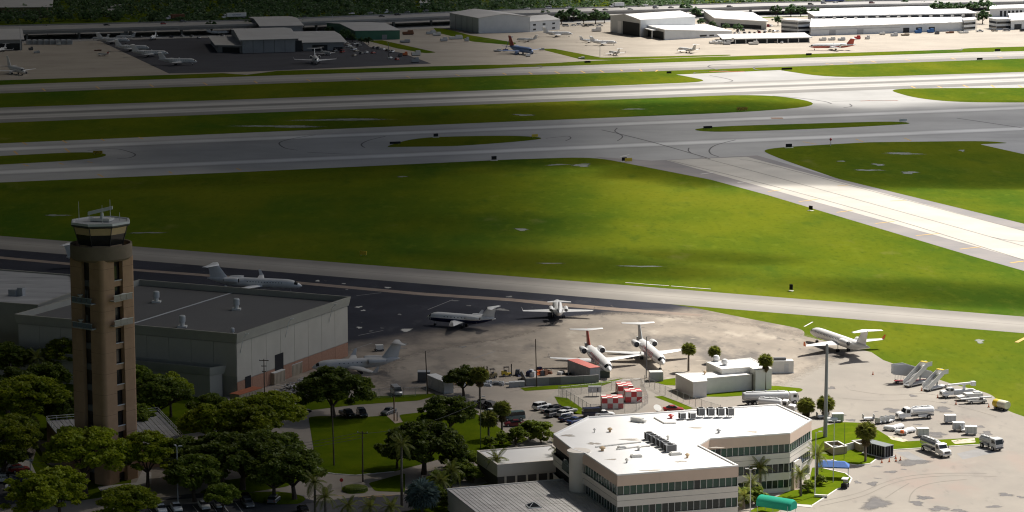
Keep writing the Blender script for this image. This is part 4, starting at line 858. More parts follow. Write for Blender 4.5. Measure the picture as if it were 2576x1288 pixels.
B().loft([octo(rr_(H3)+.05, H3), octo(rr_(H3)+.55, H3+.25), octo(rr_(H3)+.55, H4)]).obj('cornice', M_cornice, tower)
roof_ = B().loft([octo(rr_(H3)+.6, H4), octo(rr_(H3)+.45, H5), octo(rr_(H3)+.05, H5), octo(rr_(H3)-.1, H4+.25)]).obj('roof', M_lgry, tower)
B().box(.3, .2, H4+.4, 4.2, 2.6, .5, .4).obj('radar_plinth', M_offw, roof_); B().tube((.3,.2,H4+.9), (.3,.2,H4+2.0), .4, .28, 10).obj('radar_pedestal', M_lgry, roof_)
rb = B().loft([[(x, y_-.12*0, z) for x, y_, z in ((sx*2.5, -.35, H4+2.1+sx*.6), (sx*2.5, .25, H4+2.1+sx*.6), (sx*2.5, .3, H4+2.75+sx*.6), (sx*2.5, -.2, H4+2.75+sx*.6))] for sx in (-1, 1)]).obj('radar_antenna', M_lgry, roof_); rb.rotation_euler = (0,0,R(36))
for x, y_, h in ((-4.6,-1.5,3.6), (-1.6,4.4,3.6), (4.0,-3.4,3.8), (-2.6,-.6,1.6), (2.6,2.9,1.5)): B().tube((x,y_,H5-.3), (x,y_,H5+h), .07, .035, 6).obj('whip_antenna', M_lgry, roof_)
# low building round the tower's foot
M_metal = mat('weathered_metal', (.40,.385,.37), (.31,.30,.29), .35, .6, layers=[((.22,.205,.19), .8, .5, .75, .6, (.3,3,1)), ((.50,.48,.46), .5, .55, .8, .5, (.3,2,1))])
tb = thing('tower_annex', 'low building with weathered metal roof and railings behind the control tower', 'building', (0,0,0))
pl = gz(S8, [(468,372), (1590,285), (1862,572), (700,665)], 5.2)
B().prism(pl, 0, 5.0).obj('wall', M_brick, tb)
A_, B_, C_2, D_ = [Vector(p) for p in pl]
N = 26
for i in range(N):
    u0, u1 = i/N+.002, (i+1)/N-.002; q4 = [A_+(B_-A_)*u0, A_+(B_-A_)*u1, D_+(C_2-D_)*u1, D_+(C_2-D_)*u0]; B().prism([tuple(p) for p in q4], 5.0, 5.2+.04*(i%2)).obj('roof_panel', M_metal, tb)
for a, c in ((A_, B_), (B_, C_2), (A_, D_)):
    n = int((c-a).length/2.2)
    rl = B()
    for k in range(2): rl.tube((*a, 5.75+.5*k), (*c, 5.75+.5*k), .06, .06, 6)
    for k in range(n+1): p = a+(c-a)*(k/n); rl.tube((*p, 5.2), (*p, 6.3), .06, .06, 6)
    rl.obj('railing', M_offw, tb)
# ------------------------------------------------------------------ large hangar, its annex, the flat building to its left
M_hw = mat('hangar_panel', (.46,.43,.365), (.42,.39,.33), .2, .7, layers=[((.38,.36,.32), .4, .55, .8, .4, (2,2,.2))]); M_hp = mat('hangar_parapet', (.37,.355,.30), (.335,.32,.275), .3, .7); M_hr = mat('hangar_roof', (.125,.124,.122), (.108,.107,.106), .06, .85, layers=[((.155,.152,.147), .03, .5, .7, .5)]); M_hb = mat('brick_red', (.36,.20,.13), (.30,.16,.105), 2.0, .9)
HZ = 15.5
P1, P2, P3, P4 = [Vector(p) for p in gz(S4, [(140,585), (2385,785), (3531,408), (1400,235)], HZ)]
def insetp(poly, d):
    P_ = [Vector(p) for p in poly]; n = len(P_); a = sum(P_[i].x*P_[(i+1)%n].y-P_[(i+1)%n].x*P_[i].y for i in range(n)); s = 1 if a > 0 else -1; out = []
    for i in range(n):
        p0, p1, p2 = P_[i-1], P_[i], P_[(i+1)%n]; d1 = (p1-p0).normalized(); d2 = (p2-p1).normalized(); n1 = Vector((-d1.y, d1.x))*s; n2 = Vector((-d2.y, d2.x))*s
        k = (n1+n2); k = k/max(.2, k.dot(n1)); out.append(tuple(p1+k*d))
    return out
def flat_building(name, label, poly, z, wall, roofm, par=1.0, parm=None, over=0.0, roofdrop=.8, grp=None, cat='building', base=None, par_t=.45):
    t = thing(name, label, cat, group=grp)
    B().prism(insetp(poly, over+.06) , 0, z-par).obj('wall', wall, t)
    if base: B().prism(insetp(poly, over), 0, base[0]).obj('plinth', base[1], t)
    inn = insetp(poly, par_t); n = len(poly)
    for i in range(n):
        j = (i+1)%n; lo = insetp(poly, over*.6)
        B().add([(*lo[i], z-par), (*lo[j], z-par), (*poly[j][:2], z), (*poly[i][:2], z), (*inn[i], z-par), (*inn[j], z-par), (*inn[j], z), (*inn[i], z)], [(0,1,2,3), (3,2,6,7), (7,6,5,4), (4,5,1,0), (0,3,7,4), (1,5,6,2)]).obj('parapet', parm or wall, t)
    r_ = B().prism(insetp(poly, par_t+.002), z-par-.02, z-roofdrop).obj('roof', roofm, t)
    return t, r_
hp = [tuple(p) for p in (P1, P2, P3, P4)]
hangar, hroof = flat_building('hangar', 'large flat roofed grey hangar with panelled side wall beside the tower', hp, HZ, M_hp, M_hr, 2.3, M_hp, .7, 1.5)
e1 = insetp(hp, .7); e1 = [Vector(p) for p in e1]
def wall_panels(t, A, C, z0, z1, n, m, nm='wall_panel', thick=.12, gap=.10):
    d = (C-A); L_ = d.length; d.normalize(); nn = Vector((d.y, -d.x)); a = math.atan2(d.y, d.x)
    for i in range(n):
        c = A+d*(L_*(i+.5)/n)+nn*(thick/2-.02); B().box(c.x, c.y, z0, L_/n-gap, thick, z1-z0, a).obj(nm, m, t)
wall_panels(hangar, e1[1], e1[2], 3.8, HZ-2.5, 8, M_hw); wall_panels(hangar, e1[1], e1[2], .05, 3.6, 8, M_hb, 'brick_panel'); wall_panels(hangar, e1[0], e1[1], 5.0, HZ-2.5, 10, M_hw)
d_ = (e1[2]-e1[1]); 
for f_, w_, h_, z0 in ((.09,2.6,4.2,.05), (.36,4.0,4.4,2.6)):
    p = e1[1]+d_*f_; a = math.atan2(d_.y, d_.x); n_ = Vector((d_.y, -d_.x)).normalized(); B().box(p.x+n_.x*.13, p.y+n_.y*.13, z0, w_, .1, h_, a).obj('doorway', M_blk, hangar)
for f_ in (.03, .42, .82):
    p = e1[1]+d_*f_; n_ = Vector((d_.y, -d_.x)).normalized(); q_ = p+n_*2.0; l_ = B().path([(p.x+n_.x*.1, p.y+n_.y*.1, HZ-5), (p.x+n_.x*1.0, p.y+n_.y*1.0, HZ-1.2), (q_.x, q_.y, HZ-.2)], .07).obj('lamp_bracket', M_lgry, hangar); B().box(q_.x, q_.y, HZ-.3, .9, .5, .22).obj('lamp_head', M_offw, l_)
for x, y in ((1575,430), (2380,505), (1835,680), (2340,760)):
    c = G(*S4(x, y+35), HZ-1.5); u = thing('roof_vent', f'round roof ventilator on the big hangar roof, {["by the tower", "at far right of three tall ones", "nearest to the front parapet", "small one by the corner"][(1575,2380,1835,2340).index(x)]}', 'vent', (*c, HZ-1.5)); sc_ = .6 if x == 2340 else 1.0
    B().box(0,0,0,2.2*sc_,2.0*sc_,.35).obj('curb', M_offw, u); B().tube((0,0,.35), (0,0,1.2*sc_), .55*sc_).obj('neck', M_offw, u); B().lathe((0,0,1.2*sc_), ((.75*sc_,0), (.8*sc_,.2), (.8*sc_,1.5*sc_), (.6*sc_,1.7*sc_)), 14).obj('hood', M_lgry, u, smooth=True)
a_, c_ = Vector(G(*S4(1340,680), HZ-1.5)), Vector(G(*S4(2430,340), HZ-1.5)); dd = c_-a_; B().box((a_.x+c_.x)/2, (a_.y+c_.y)/2, HZ-1.5, dd.length, .5, .1, math.atan2(dd.y, dd.x)).obj('roof_seam', M_lgry, hangar)
AZ = 7.6
ap = gz(S4, [(-700,850), (2110,1125), (2425,1015), (1100,890), (-640,760)], AZ); ap[3] = tuple(P1+(P2-P1)*.55-Vector((0,.05))); 
pn = (P2-P1).normalized(); pm = Vector((pn.y, -pn.x)); Q0 = Vector(G(*S4(2110,1125), AZ)); wd = (Q0-P2).dot(pm); off = (Q0-P2).dot(pn)
ap = [tuple(P1-pn*34+pm*wd), tuple(Q0), tuple(P2+pn*(off+2.0)-pm*.8*0+pm*(-.62)), tuple(P1-pn*34-pm*.62)]
annex, aroof = flat_building('hangar_annex', 'low flat roofed annex along the front of the large hangar', [tuple(p) for p in ap], AZ, M_hw, M_hr, 2.0, M_hp, .5, 1.55)
wp = gz(S4, [(1345,985), (2110,1055), (2230,1075), (1345,1050)], AZ-1.5)
for i, (x, y, w_, lb) in enumerate(((1740,985,1.6,'grey rooftop cooling unit on the low annex, the one nearer the tower'), (1925,1005,1.9,'grey rooftop cooling unit on the low annex, the one farther from the tower'), (665,895,2.0,'dark rooftop unit on the annex left of the tower'))):
    c = G(*S4(x, y+30), AZ-1.5); u = thing('cooling_unit', lb, 'air conditioner', (*c, AZ-1.5), R(-27)); B().box(0,0,0,w_*1.6,w_*1.5,.12).obj('pad', M_offw, u); B().box(0,0,.12,w_,w_*.8,1.3).obj('casing', M_lgry, u); B().box(-w_*.51,0,.25,.05,w_*.6,.9).obj('grille', M_blk, u)
lp = gz(S4, [(-900,400), (380,490), (830,330), (715,185), (-900,60)], 13.0)
M_or = mat('old_white_roof', (.42,.42,.42), (.33,.33,.335), .12, .85, rot=R(-27), world=True, stretch=(.4,2,1), layers=[((.15,.15,.155), .15, .55, .75, .7, (.4,2,1)), ((.6,.6,.6), .1, .55, .75, .6, (.5,2,1))])
lb_, lroof = flat_building('flat_roofed_building', 'wide building with streaked pale flat roof left of the tower', lp, 13.0, M_hp, M_or, .5, M_hp, .1, .35)
c = G(*S4(165,400), 12.6); u = thing('cooling_unit', 'twin box cooling unit on the streaked pale roof', 'air conditioner', (*c, 12.6), R(-20)); B().box(-.8,0,0,2.2,1.8,1.7).obj('casing', M_gry, u); B().box(1.2,.5,0,1.6,1.6,2.2).obj('casing', M_gry, u); B().box(0,0,-.1,5,3,.12).obj('pad', M_lgry, u)
# containers against the hangar
def container(label, q, L_, w_, h_, rz, m, roofm, cat='container', name='shipping_container', doors=True, ribs=8, group=None):
    t = thing(name, label, cat, (*G(*q), .03), rz, group); B().box(0,0,0,L_,w_,h_-.1).obj('body', m, t); B().box(0,0,h_-.1,L_+.06,w_+.06,.12).obj('roof', roofm, t)
    r_ = B()
    for i in range(ribs):
        for s in (-1, 1): r_.box(-L_/2+(i+.5)*L_/ribs, s*(w_/2+.03), .15, .14, .07, h_-.4)
    r_.obj('ribs', m, t, kind='stuff')
    if doors:
        for s in (-1, 1): B().box(L_/2+.03, s*w_/4, .12, .08, w_/2-.08, h_-.4).obj('door', m, t)
    return t
M_orr = mat('orange_roof', (.42,.13,.06), (.36,.11,.05), .8, .7, world=True); M_buff = paint('buff_container', (.38,.31,.22), .7); M_salm = mat('salmon_roof', (.62,.20,.17), (.55,.17,.14), .5, .7)
hr_ = math.atan2(d_.y, d_.x)
container('buff container with orange roof by the hangar wall', Z6(400,590), 9.0, 2.8, 3.3, hr_-.1, M_buff, M_orr); container('white roofed buff container beside the hangar doorway', Z6(740,330), 5.2, 3.0, 3.0, hr_, M_buff, M_offw); container('pale container with bluish roof below the hangar panels', Z6(950,230), 5.2, 3.0, 3.0, hr_, M_buff, M_lgry); container('white container nose on beside the parked grey jet', S5(760,1030), 6.0, 3.2, 3.2, hr_, M_offw, M_wht)
container('long silver trailer box beside the junk yard', Z1(500,600), 9.5, 2.6, 3.0, R(-62), M_lgry, M_wht); container('weathered grey container with salmon red roof below the jet nose', Z2(420,400), 11.5, 2.9, 3.2, R(-63), M_gry, M_salm, ribs=14); container('small grey shed left of the long silver trailer', Z1(270,480), 3.0, 2.4, 2.6, 0, M_dgry, M_gry, 'shed', 'shed', False, 3); container('small grey cabin by the lamp pole near the white jet', Z2(1465,465), 3.2, 2.4, 2.3, 0.1, M_gry, M_offw, 'shed', 'shed', True, 3)
container('green metal shed under the big red trimmed jet nose', Z2(715,415), 2.6, 2.2, 2.0, .1, paint('dark_green', (.05,.065,.05), .7), M_gry, 'shed', 'shed', False, 2)
# ------------------------------------------------------------------ terminal
TZ = 12.0
M_up = mat('terminal_parapet', (.70,.54,.44), (.66,.51,.415), .3, .8, layers=[((.44,.35,.29), .6, .6, .85, .4, (2,2,.15))]); M_lo = mat('terminal_wall', (.74,.69,.62), (.70,.655,.59), .3, .8, layers=[((.48,.45,.41), .6, .6, .85, .4, (2,2,.15))]); M_wr = mat('white_roof', (.84,.83,.81), (.80,.79,.77), .15, .7, layers=[((.62,.58,.52), .12, .66, .8, .5, (.4,2.5,1)), ((.70,.67,.62), .8, .65, .85, .35)])
tp = gz(S10, [(415,515), (760,340)], TZ)+gz(Z4, [(860,465), (1420,720), (1070,940)], TZ)+gz(S10, [(1990,560), (1885,625), (2280,830), (1060,925), (735,708), (610,668)], TZ)
term = thing('terminal', 'white roofed three storey terminal with long ribbon windows', 'building')
def terrace(z0, z1, m, ins, nm): return B().prism(insetp(tp, ins), z0, z1).obj(nm, m, term)
terrace(9.95, TZ-.0, M_up, 0, 'parapet'); terrace(8.2, 9.95, M_blk, .5, 'window_core'); terrace(5.95, 8.2, M_lo, 0, 'wall'); terrace(4.15, 5.95, M_blk, .5, 'window_core'); terrace(2.6, 4.15, M_lo, .02, 'wall'); terrace(.9, 2.6, M_blk, .55, 'window_core'); terrace(0, .9, M_lo, .1, 'wall')
for zz, m in ((8.14, M_offw), (4.09, M_offw)): B().prism(insetp(tp, -.06), zz-.05, zz+.06, True).obj('sill', m, term)
B().prism(insetp(tp, -.012), 7.05, 7.13).obj('wall_groove', paint('groove', (.30,.27,.25), .9), term)
troof = B().prism(insetp(tp, .35), TZ-.01, TZ+.012).obj('roof', M_wr, term)
for i in range(len(tp)):
    a, c = Vector(tp[i]), Vector(tp[(i+1)%len(tp)]); ai, ci = Vector(insetp(tp, .35)[i]), Vector(insetp(tp, .35)[(i+1)%len(tp)])
    B().add([(*a, TZ), (*c, TZ), (*ci, TZ), (*ai, TZ), (*a, TZ+.28), (*c, TZ+.28), (*ci, TZ+.28), (*ai, TZ+.28)], [(3,2,1,0), (4,5,6,7), (0,1,5,4), (1,2,6,5), (2,3,7,6), (3,0,4,7)]).obj('coping', M_wr, term)
PG = [glassy('pane_green', (.035,.095,.072)), glassy('pane_dark', (.02,.03,.032)), glassy('pane_grey', (.045,.075,.065)), glassy('pane_teal', (.025,.075,.06))]; M_mul = paint('mullion_white', (.62,.62,.60), .5)
rnd = random.Random(5)
def panes(a, c, rows, width, t=None, inset=.22):
    a, c = Vector(a), Vector(c); d = c-a; n = max(1, round(d.length/width)); wd = d.length/n; d.normalize(); nn = Vector((-d.y, d.x)); ang = math.atan2(d.y, d.x)
    for r_i, (z0, z1) in enumerate(rows):
        me = B().box(0,0,0,wd-.1,.06,z1-z0-.06).obj('pane', PG[0], t or term); me.location = (0,0,0); src = me
        mu = B().box(0,0,0,.10,.16,z1-z0).obj('mullion', M_mul, t or term)
        for i in range(n):
            p = a+d*(wd*(i+.5))+nn*inset; o = src if i == 0 else link('pane', src.data, t or term); o.location = (p.x, p.y, z0+.03); o.rotation_euler = (0,0,ang)
            o.material_slots[0].link = 'OBJECT'; o.material_slots[0].material = PG[rnd.choice((0,0,0,1,2,3,3)) if r_i == 0 else rnd.choice((1,1,1,2,3))]
            p = a+d*(wd*i)+nn*(inset-.05); o = mu if i == 0 else link('mullion', mu.data, t or term); o.location = (p.x, p.y, z0); o.rotation_euler = (0,0,ang)
RW = ((8.21,9.94), (4.16,5.94), (.92,2.58))
area = sum(tp[i][0]*tp[(i+1)%len(tp)][1]-tp[(i+1)%len(tp)][0]*tp[i][1] for i in range(len(tp)))
sg = .22 if area < 0 else -.22
for i, wdt in ((7,1.27), (4,1.27), (3,1.27), (8,1.5), (5,1.27), (6,1.27)):
    a, c = tp[i], tp[(i+1)%len(tp)]
    # run so that the inward side lies to the left
    if area > 0: panes(a, c, RW, wdt)
    else: panes(c, a, RW, wdt)
# entrance drum and arched window on the left flank
e_ = G(*S10(672,680), TZ); B().lathe((e_[0], e_[1], 0), ((1.9,0), (1.9,TZ-.4), (2.3,TZ-.3), (2.3,TZ+.25), (.1,TZ+.25)), 24).obj('drum', M_lo, term, smooth=True)
a_, c_ = Vector(tp[10]), Vector(tp[0]); dd = (c_-a_).normalized(); nn = Vector((dd.y, -dd.x))
if (nn.dot(Vector((0,-1))) < 0): nn = -nn
cc = a_+dd*4.2+nn*.06; aw = []
for k in range(13): t_ = math.pi*k/12; aw.append((3.1*math.cos(t_), 6.6+2.6*math.sin(t_)))
B().add([(cc.x+dd.x*x, cc.y+dd.y*x, z) for x, z in aw], [tuple(range(13))]).obj('arched_window', PG[3], term)
# low wing to the left
WZ = 5.3; wpz = gz(Z7, [(695,430), (1760,345), (1990,548), (985,628)], WZ)
wing_, wroof = flat_building('terminal_wing', 'low white roofed wing joined to the left of the terminal', wpz, WZ, paint('wing_dark', (.10,.095,.09), .7), M_wr, 2.6, M_lo, .05, .25)
for k in range(6):
    p = Vector(insetp(wpz, .9)[3]); q_ = Vector(insetp(wpz, .9)[2]); c = p+(q_-p)*((k+.5)/6)-Vector((0,.8)); B().box(c.x, c.y, 0, .45, .45, 2.7).obj('column', M_lo, wing_)
# roof equipment
M_ponding = mat('roof_ponding', (.46,.42,.36), (.36,.33,.29), .5, .8, world=True)
def G_up(co, z): k = (CAMH-z)/CAMH; return (co[0]*k, co[1]*k)
def acunit(label, c, w_, l_, h_, rz, z=TZ, m=None, fan=True, leg=.5):
    u = thing('cooling_unit', label, 'air conditioner', (*c, z+.012), rz, None); B().box(0,0,leg,w_,l_,h_).obj('casing', m or M_gry, u)
    for s in (-1, 1): B().box(s*(w_/2+.02), 0, leg+.1, .05, l_*.86, h_-.2).obj('coil_grille', M_blk, u)
    B().box(0,-l_/2-.02,leg+.1,w_*.8,.05,h_-.2).obj('coil_grille', M_dgry, u)
    if fan: B().tube((0,0,leg+h_), (0,0,leg+h_+.08), min(w_, l_)*.4, None, 14).obj('fan_grille', M_blk, u)
    if leg > .05:
        for sx in (-1, 1):
            for sy in (-1, 1): B().box(sx*w_*.42, sy*l_*.42, 0, .1, .1, leg).obj('leg', M_lgry, u)
    return u
ORD = ('first', 'second', 'third', 'fourth', 'fifth', 'sixth')
for i in range(6): acunit(f'dark cooling unit, {ORD[i]} from the back of the diagonal row on the terminal roof', G(*S10(1378+43*i, 560+24*i), TZ), 1.5 if i < 5 else 2.2, 1.5, 1.35, R(15), leg=.12)
for i in range(6): acunit(f'boxy cooling unit, {ORD[i]} from the left of the row along the far roof edge', G(*S10((1712,1812,1900,1998,2098,2195)[i], 355 if i < 2 else 335), TZ), 1.25 if i < 2 else 1.4, 1.3, 1.2 if i < 2 else 1.55, R(15), m=M_lgry, fan=i > 1, leg=.2 if i < 2 else .45)
def vent(label, c, r_, h_, z, m=None):
    u = thing('roof_vent', label, 'vent', (*c, z+.012)); B().tube((0,0,0), (0,0,h_*.6), r_*.5).obj('neck', m or M_offw, u); B().lathe((0,0,h_*.6), ((r_,0), (r_,h_*.25), (r_*.4,h_*.5)), 12).obj('hood', m or M_offw, u); return u
for i, (x, y, r_, lb, m) in enumerate(((985,482,.5,'reddish mushroom vent on the left part of the terminal roof',M_tan2), (910,672,.6,'low square vent by the roof step of the terminal',M_tan2), (1275,665,.5,'small pipe vent near the diagonal row of units',None), (1765,742,.45,'small reddish vent at the front of the terminal roof',M_tan2), (1155,792,.35,'tiny vent near the front left of the terminal roof',None), (1600,345,.6,'red capped vent near the far roof edge',M_redp), (2080,492,.5,'dark flashing vent in the right of the terminal roof',M_gry), (1570,560,.35,'small vent right of the diagonal row',None), (830,488,.25,'thin pipe vent far left on the terminal roof',None))): vent(lb, G(*S10(x, y), TZ), r_, .8, TZ, m)
for i, (pts, lb) in enumerate((([(840,640), (1100,610), (1300,590)], 'low pipe run left of the diagonal cooling row'), ([(1050,665), (1250,640), (1390,630)], 'white pipe bundle feeding the diagonal cooling row'), ([(1430,345), (1530,400), (1650,400)], 'cable tray bend at the far edge of the terminal roof'))):
    P_ = [(*G(*S10(*p), TZ), TZ+.16) for p in pts]; tag(B().path(P_, .14, 6).obj('roof_pipe', M_offw), lb, 'pipe')
u = thing('roof_duct', 'bulky white duct box left of the far cooling row', 'duct', (*G(*S10(1260,380), TZ), TZ+.012), R(-35)); B().box(0,0,0,2.6,1.1,.9).obj('casing', M_offw, u); B().box(1.6,0,0,.8,.8,.6).obj('elbow', M_offw, u)
u = thing('satellite_dish', 'pale satellite dish on the back edge of the terminal roof', 'dish', (*G(*S10(1460,285), TZ), TZ+.012)); B().tube((0,0,0), (0,0,.9), .12).obj('mount', M_lgry, u); dsh = B().lathe((0,0,0), ((.1,0), (.5,.08), (.85,.26), (.88,.29)), 20).obj('dish', M_offw, u, smooth=True); dsh.location = (0,0,.8); dsh.rotation_euler = (R(35), R(20), 0)
for i, (x, y, w_, lb) in enumerate(((1105,650,1.6,'grey hooded vent box near the roof step'), (1250,735,2.2,'flat white equipment curb at the front of the terminal roof'), (1645,712,2.4,'flat white curb below the last cooling unit'))):
    u = thing('equipment_curb', lb, 'curb', (*G(*S10(x, y), TZ), TZ+.012), R(15)); B().box(0,0,0,w_,1.3,.45,0,.9).obj('casing', M_offw, u); B().box(0,0,.45,w_*.7,.9,.12).obj('lid', M_wr, u)
for i, (x, y, rx, ry) in enumerate(((820,600,60,14), (1180,560,120,8), (1850,440,90,9), (2420,480,50,12), (1400,870,90,8), (2060,640,70,7), (560,520,90,9), (1700,780,60,10), (1000,760,70,6))): st_ = stain(S10, x, y, rx, ry, M_ponding, troof, 0.0); st_.data.transform(Matrix.Translation((0,0,0)))
for st_ in [k for k in troof.children]:
    for v in st_.data.vertices: v.co = (*[c_ for c_ in G_up(v.co, TZ)], TZ+.02)
# grey metal roofed building in front
GZ_ = 4.2; gA, gB = [Vector(p) for p in gz(Z7, [(290,975), (1945,832)], GZ_)]; gC = Vector(G(*S10(1030,1288), GZ_)); gd = (gC-gB).normalized(); gD = gA+gd*34; gC = gB+gd*34
gb = thing('metal_roofed_building', 'low building with weathered grey ribbed metal roof at the bottom', 'building'); B().prism([tuple(p) for p in (gA, gB, gC, gD)], 0, GZ_-.25).obj('wall', M_lo, gb)
N = 30
M_metal2 = mat('pale_weathered_metal', (.62,.60,.58), (.50,.485,.47), .3, .6, layers=[((.34,.31,.29), .5, .5, .72, .6, (.3,2,1)), ((.72,.70,.68), .4, .55, .8, .5, (.3,2,1))])
for i in range(N):
    u0, u1 = i/N+.0022, (i+1)/N-.0022; q4 = [gA+(gB-gA)*u0, gA+(gB-gA)*u1, gD+(gC-gD)*u1, gD+(gC-gD)*u0]; B().prism([tuple(p) for p in q4], GZ_-.25, GZ_+.015*(i%3)).obj('roof_panel', M_metal2, gb)
    p0, p1 = gA+(gB-gA)*(i/N), gD+(gC-gD)*(i/N); d2 = p1-p0; B().box((p0.x+p1.x)/2, (p0.y+p1.y)/2, GZ_-.1, d2.length, .07, .18, math.atan2(d2.y, d2.x)).obj('roof_rib', M_metal2, gb)
for a, c in ((gA, gB), (gB, gC)): d2 = c-a; B().box((a.x+c.x)/2, (a.y+c.y)/2, GZ_-.45, d2.length+.3, .35, .62, math.atan2(d2.y, d2.x)).obj('roof_edge', M_offw, gb)
c = G(*Z7(1490,1215), GZ_); sk = thing('skylight', 'small pyramid skylight on the grey metal roof', 'skylight', (*c, GZ_+.02), R(15)); B().box(0,0,0,2.6,2.4,.18).obj('frame', M_lgry, sk)
for k in range(4):
    a0, a1 = R(45+90*k), R(135+90*k); r_ = 1.62; B().add([(r_*math.cos(a0)*.97, r_*math.sin(a0)*.92, .2), (r_*math.cos(a1)*.97, r_*math.sin(a1)*.92, .2), (0,0,.95)], [(0,1,2)]).obj('pane', M_gls, sk); B().tube((r_*math.cos(a0), r_*math.sin(a0)*.95, .2), (0,0,.98), .05).obj('glazing_bar', M_wht, sk)
for x, y, rx, ry in ((1750,1065,110,22), (830,1000,60,50), (1020,1140,55,22), (860,1185,40,18)): stain(Z7, x, y, rx, ry, M_cut if x != 830 else M_dgry, gb, .0).location = (0,0,0)
for o in [k for k in gb.children if k.name.startswith('stain')]: drop(o)
# canopies beside the terminal
M_teal = paint('teal_canvas', (.03,.30,.20), .95, .05); M_bluec = paint('blue_canvas', (.055,.145,.42), .6, .3)
gc = thing('awning', 'rounded green canvas awning over the walkway by the terminal', 'awning', (*G(*Z5(965,1325)), 0), gang(Z5(680,1130), Z5(1250,1225))); n = 12; Lq = 3.7
ring = lambda x, k: [(x, 1.7*k, 1.5)]+[(x, 1.7*k*math.cos(math.pi*i/n), 2.3+1.1*k*math.sin(math.pi*i/n)) for i in range(n+1)]+[(x, -1.7*k, 1.5)]
B().loft([ring(x, k) for x, k in ((-Lq,1), (-2,1), (0,1), (2,1), (Lq-.6,1), (Lq,.78))], cap=False).obj('canvas', M_teal, gc, smooth=True); B().add(ring(Lq, .78), [tuple(range(n+3))]).obj('end_flap', M_teal, gc)
for x in (-3.4, 0, 3.2):
    for sd in (-1, 1): B().tube((x, sd*1.6, 0), (x, sd*1.6, 2.4), .05).obj('post', M_lgry, gc)
bc = thing('canopy', 'blue hipped canvas canopy on posts beside the palms', 'canopy', (*G(*Z5(1890,720)), 0), R(-9)); B().loft([[(-3.3,-1.5,2.6), (3.3,-1.5,2.6), (3.3,1.5,2.6), (-3.3,1.5,2.6)], [(-2.3,-.3,3.5), (2.3,-.3,3.5), (2.3,.3,3.5), (-2.3,.3,3.5)]]).obj('canvas', M_bluec, bc); B().loft([[(-3.3,-1.5,2.35), (3.3,-1.5,2.35), (3.3,1.5,2.35), (-3.3,1.5,2.35)], [(-3.3,-1.5,2.6), (3.3,-1.5,2.6), (3.3,1.5,2.6), (-3.3,1.5,2.6)]], cap=False).obj('valance', M_bluec, bc)
for sx in (-1, 1):
    for sy in (-1, 1): B().tube((sx*3.1, sy*1.35, 0), (sx*3.1, sy*1.35, 2.6), .06).obj('post', M_lgry, bc)
ea = thing('entrance_sign_wall', 'curved white sign wall with a dark bird emblem at the terminal corner', 'sign', (*G(*Z5(1290,900)), 0), R(62)); B().extr([(-2.2,3.0), (2.0,3.0), (2.2,4.4), (1.2,5.9), (.2,6.1), (-2.2,6.0)], -.35, 0).obj('panel', M_lo, ea); B().add([(-.7,-.37,4.4), (-.1,-.37,4.7), (.1,-.37,5.1), (.3,-.37,4.7), (.9,-.37,4.5), (.2,-.37,4.35), (-.2,-.37,4.15)], [(0,1,6), (1,2,3), (1,3,5,6), (3,4,5)]).obj('emblem', M_blk, ea); B().box(0,.1,0,3.6,.6,3.0).obj('base', M_up, ea)
# small white equipment building on the apron
SZ = 3.9
sp = gz(Z2, [(1735,350), (2140,300), (2200,290)], SZ)[:1]+gz(S6, [(1910,1125), (2050,1160)], SZ)[:0]
sb, sroof = flat_building('equipment_building', 'white flat roofed utility building between palms on the apron', gz(S10, [(1650,-95), (2330,-135), (2430,-100), (1960,-55), (1960,-30), (1840,-25)], SZ)[:0] or gz(S6, [(1640,1178), (2370,1155), (2420,1190), (1960,1230), (1965,1258), (1820,1268)], SZ), SZ, M_offw, M_wr, .35, M_offw, .05, .1)
sb2, sroof2 = flat_building('equipment_building', 'taller white flat roofed block behind the utility building', gz(S6, [(1950,1065), (2400,1022), (2620,1130), (2450,1150), (2390,1118), (2110,1138)], 5.2), 5.2, M_offw, M_wr, .4, M_offw, .05, .1)
for x, y, lb in ((2055,1060,'white domed roof ventilator on the utility block, rear of two'), (2140,1098,'white domed roof ventilator on the utility block, front of two')):
    u = thing('roof_vent', lb, 'vent', (*G(*S6(x, y), 5.1), 5.1)); B().tube((0,0,0), (0,0,.5), .55).obj('neck', M_lgry, u); B().lathe((0,0,.5), ((.85,0), (.85,.5), (.6,.95), (.1,1.1)), 16).obj('hood', M_wht, u, smooth=True)
for x, y, lb in ((1940,1190,'small roof vent at the left on the low utility roof'), (2220,1178,'small roof vent at the right on the low utility roof')): vent(lb, G(*S6(x, y), SZ-.1), .4, .8, SZ-.1, M_tan2)
eb = thing('equipment_cabinet', 'white equipment shelter with dark gear on top behind the utility block', 'shelter', (*G(*S7(140,1170)), .03), .05); B().box(0,0,.2,5.4,2.6,2.9).obj('body', M_offw, eb); B().box(.9,-1.33,.35,1.1,.06,2.0).obj('door', M_lgry, eb); B().box(-.6,0,3.1,3.0,1.2,.6).obj('rooftop_gear', M_dgry, eb); B().box(0,0,0,5.6,2.8,.2).obj('base', M_lgry, eb)
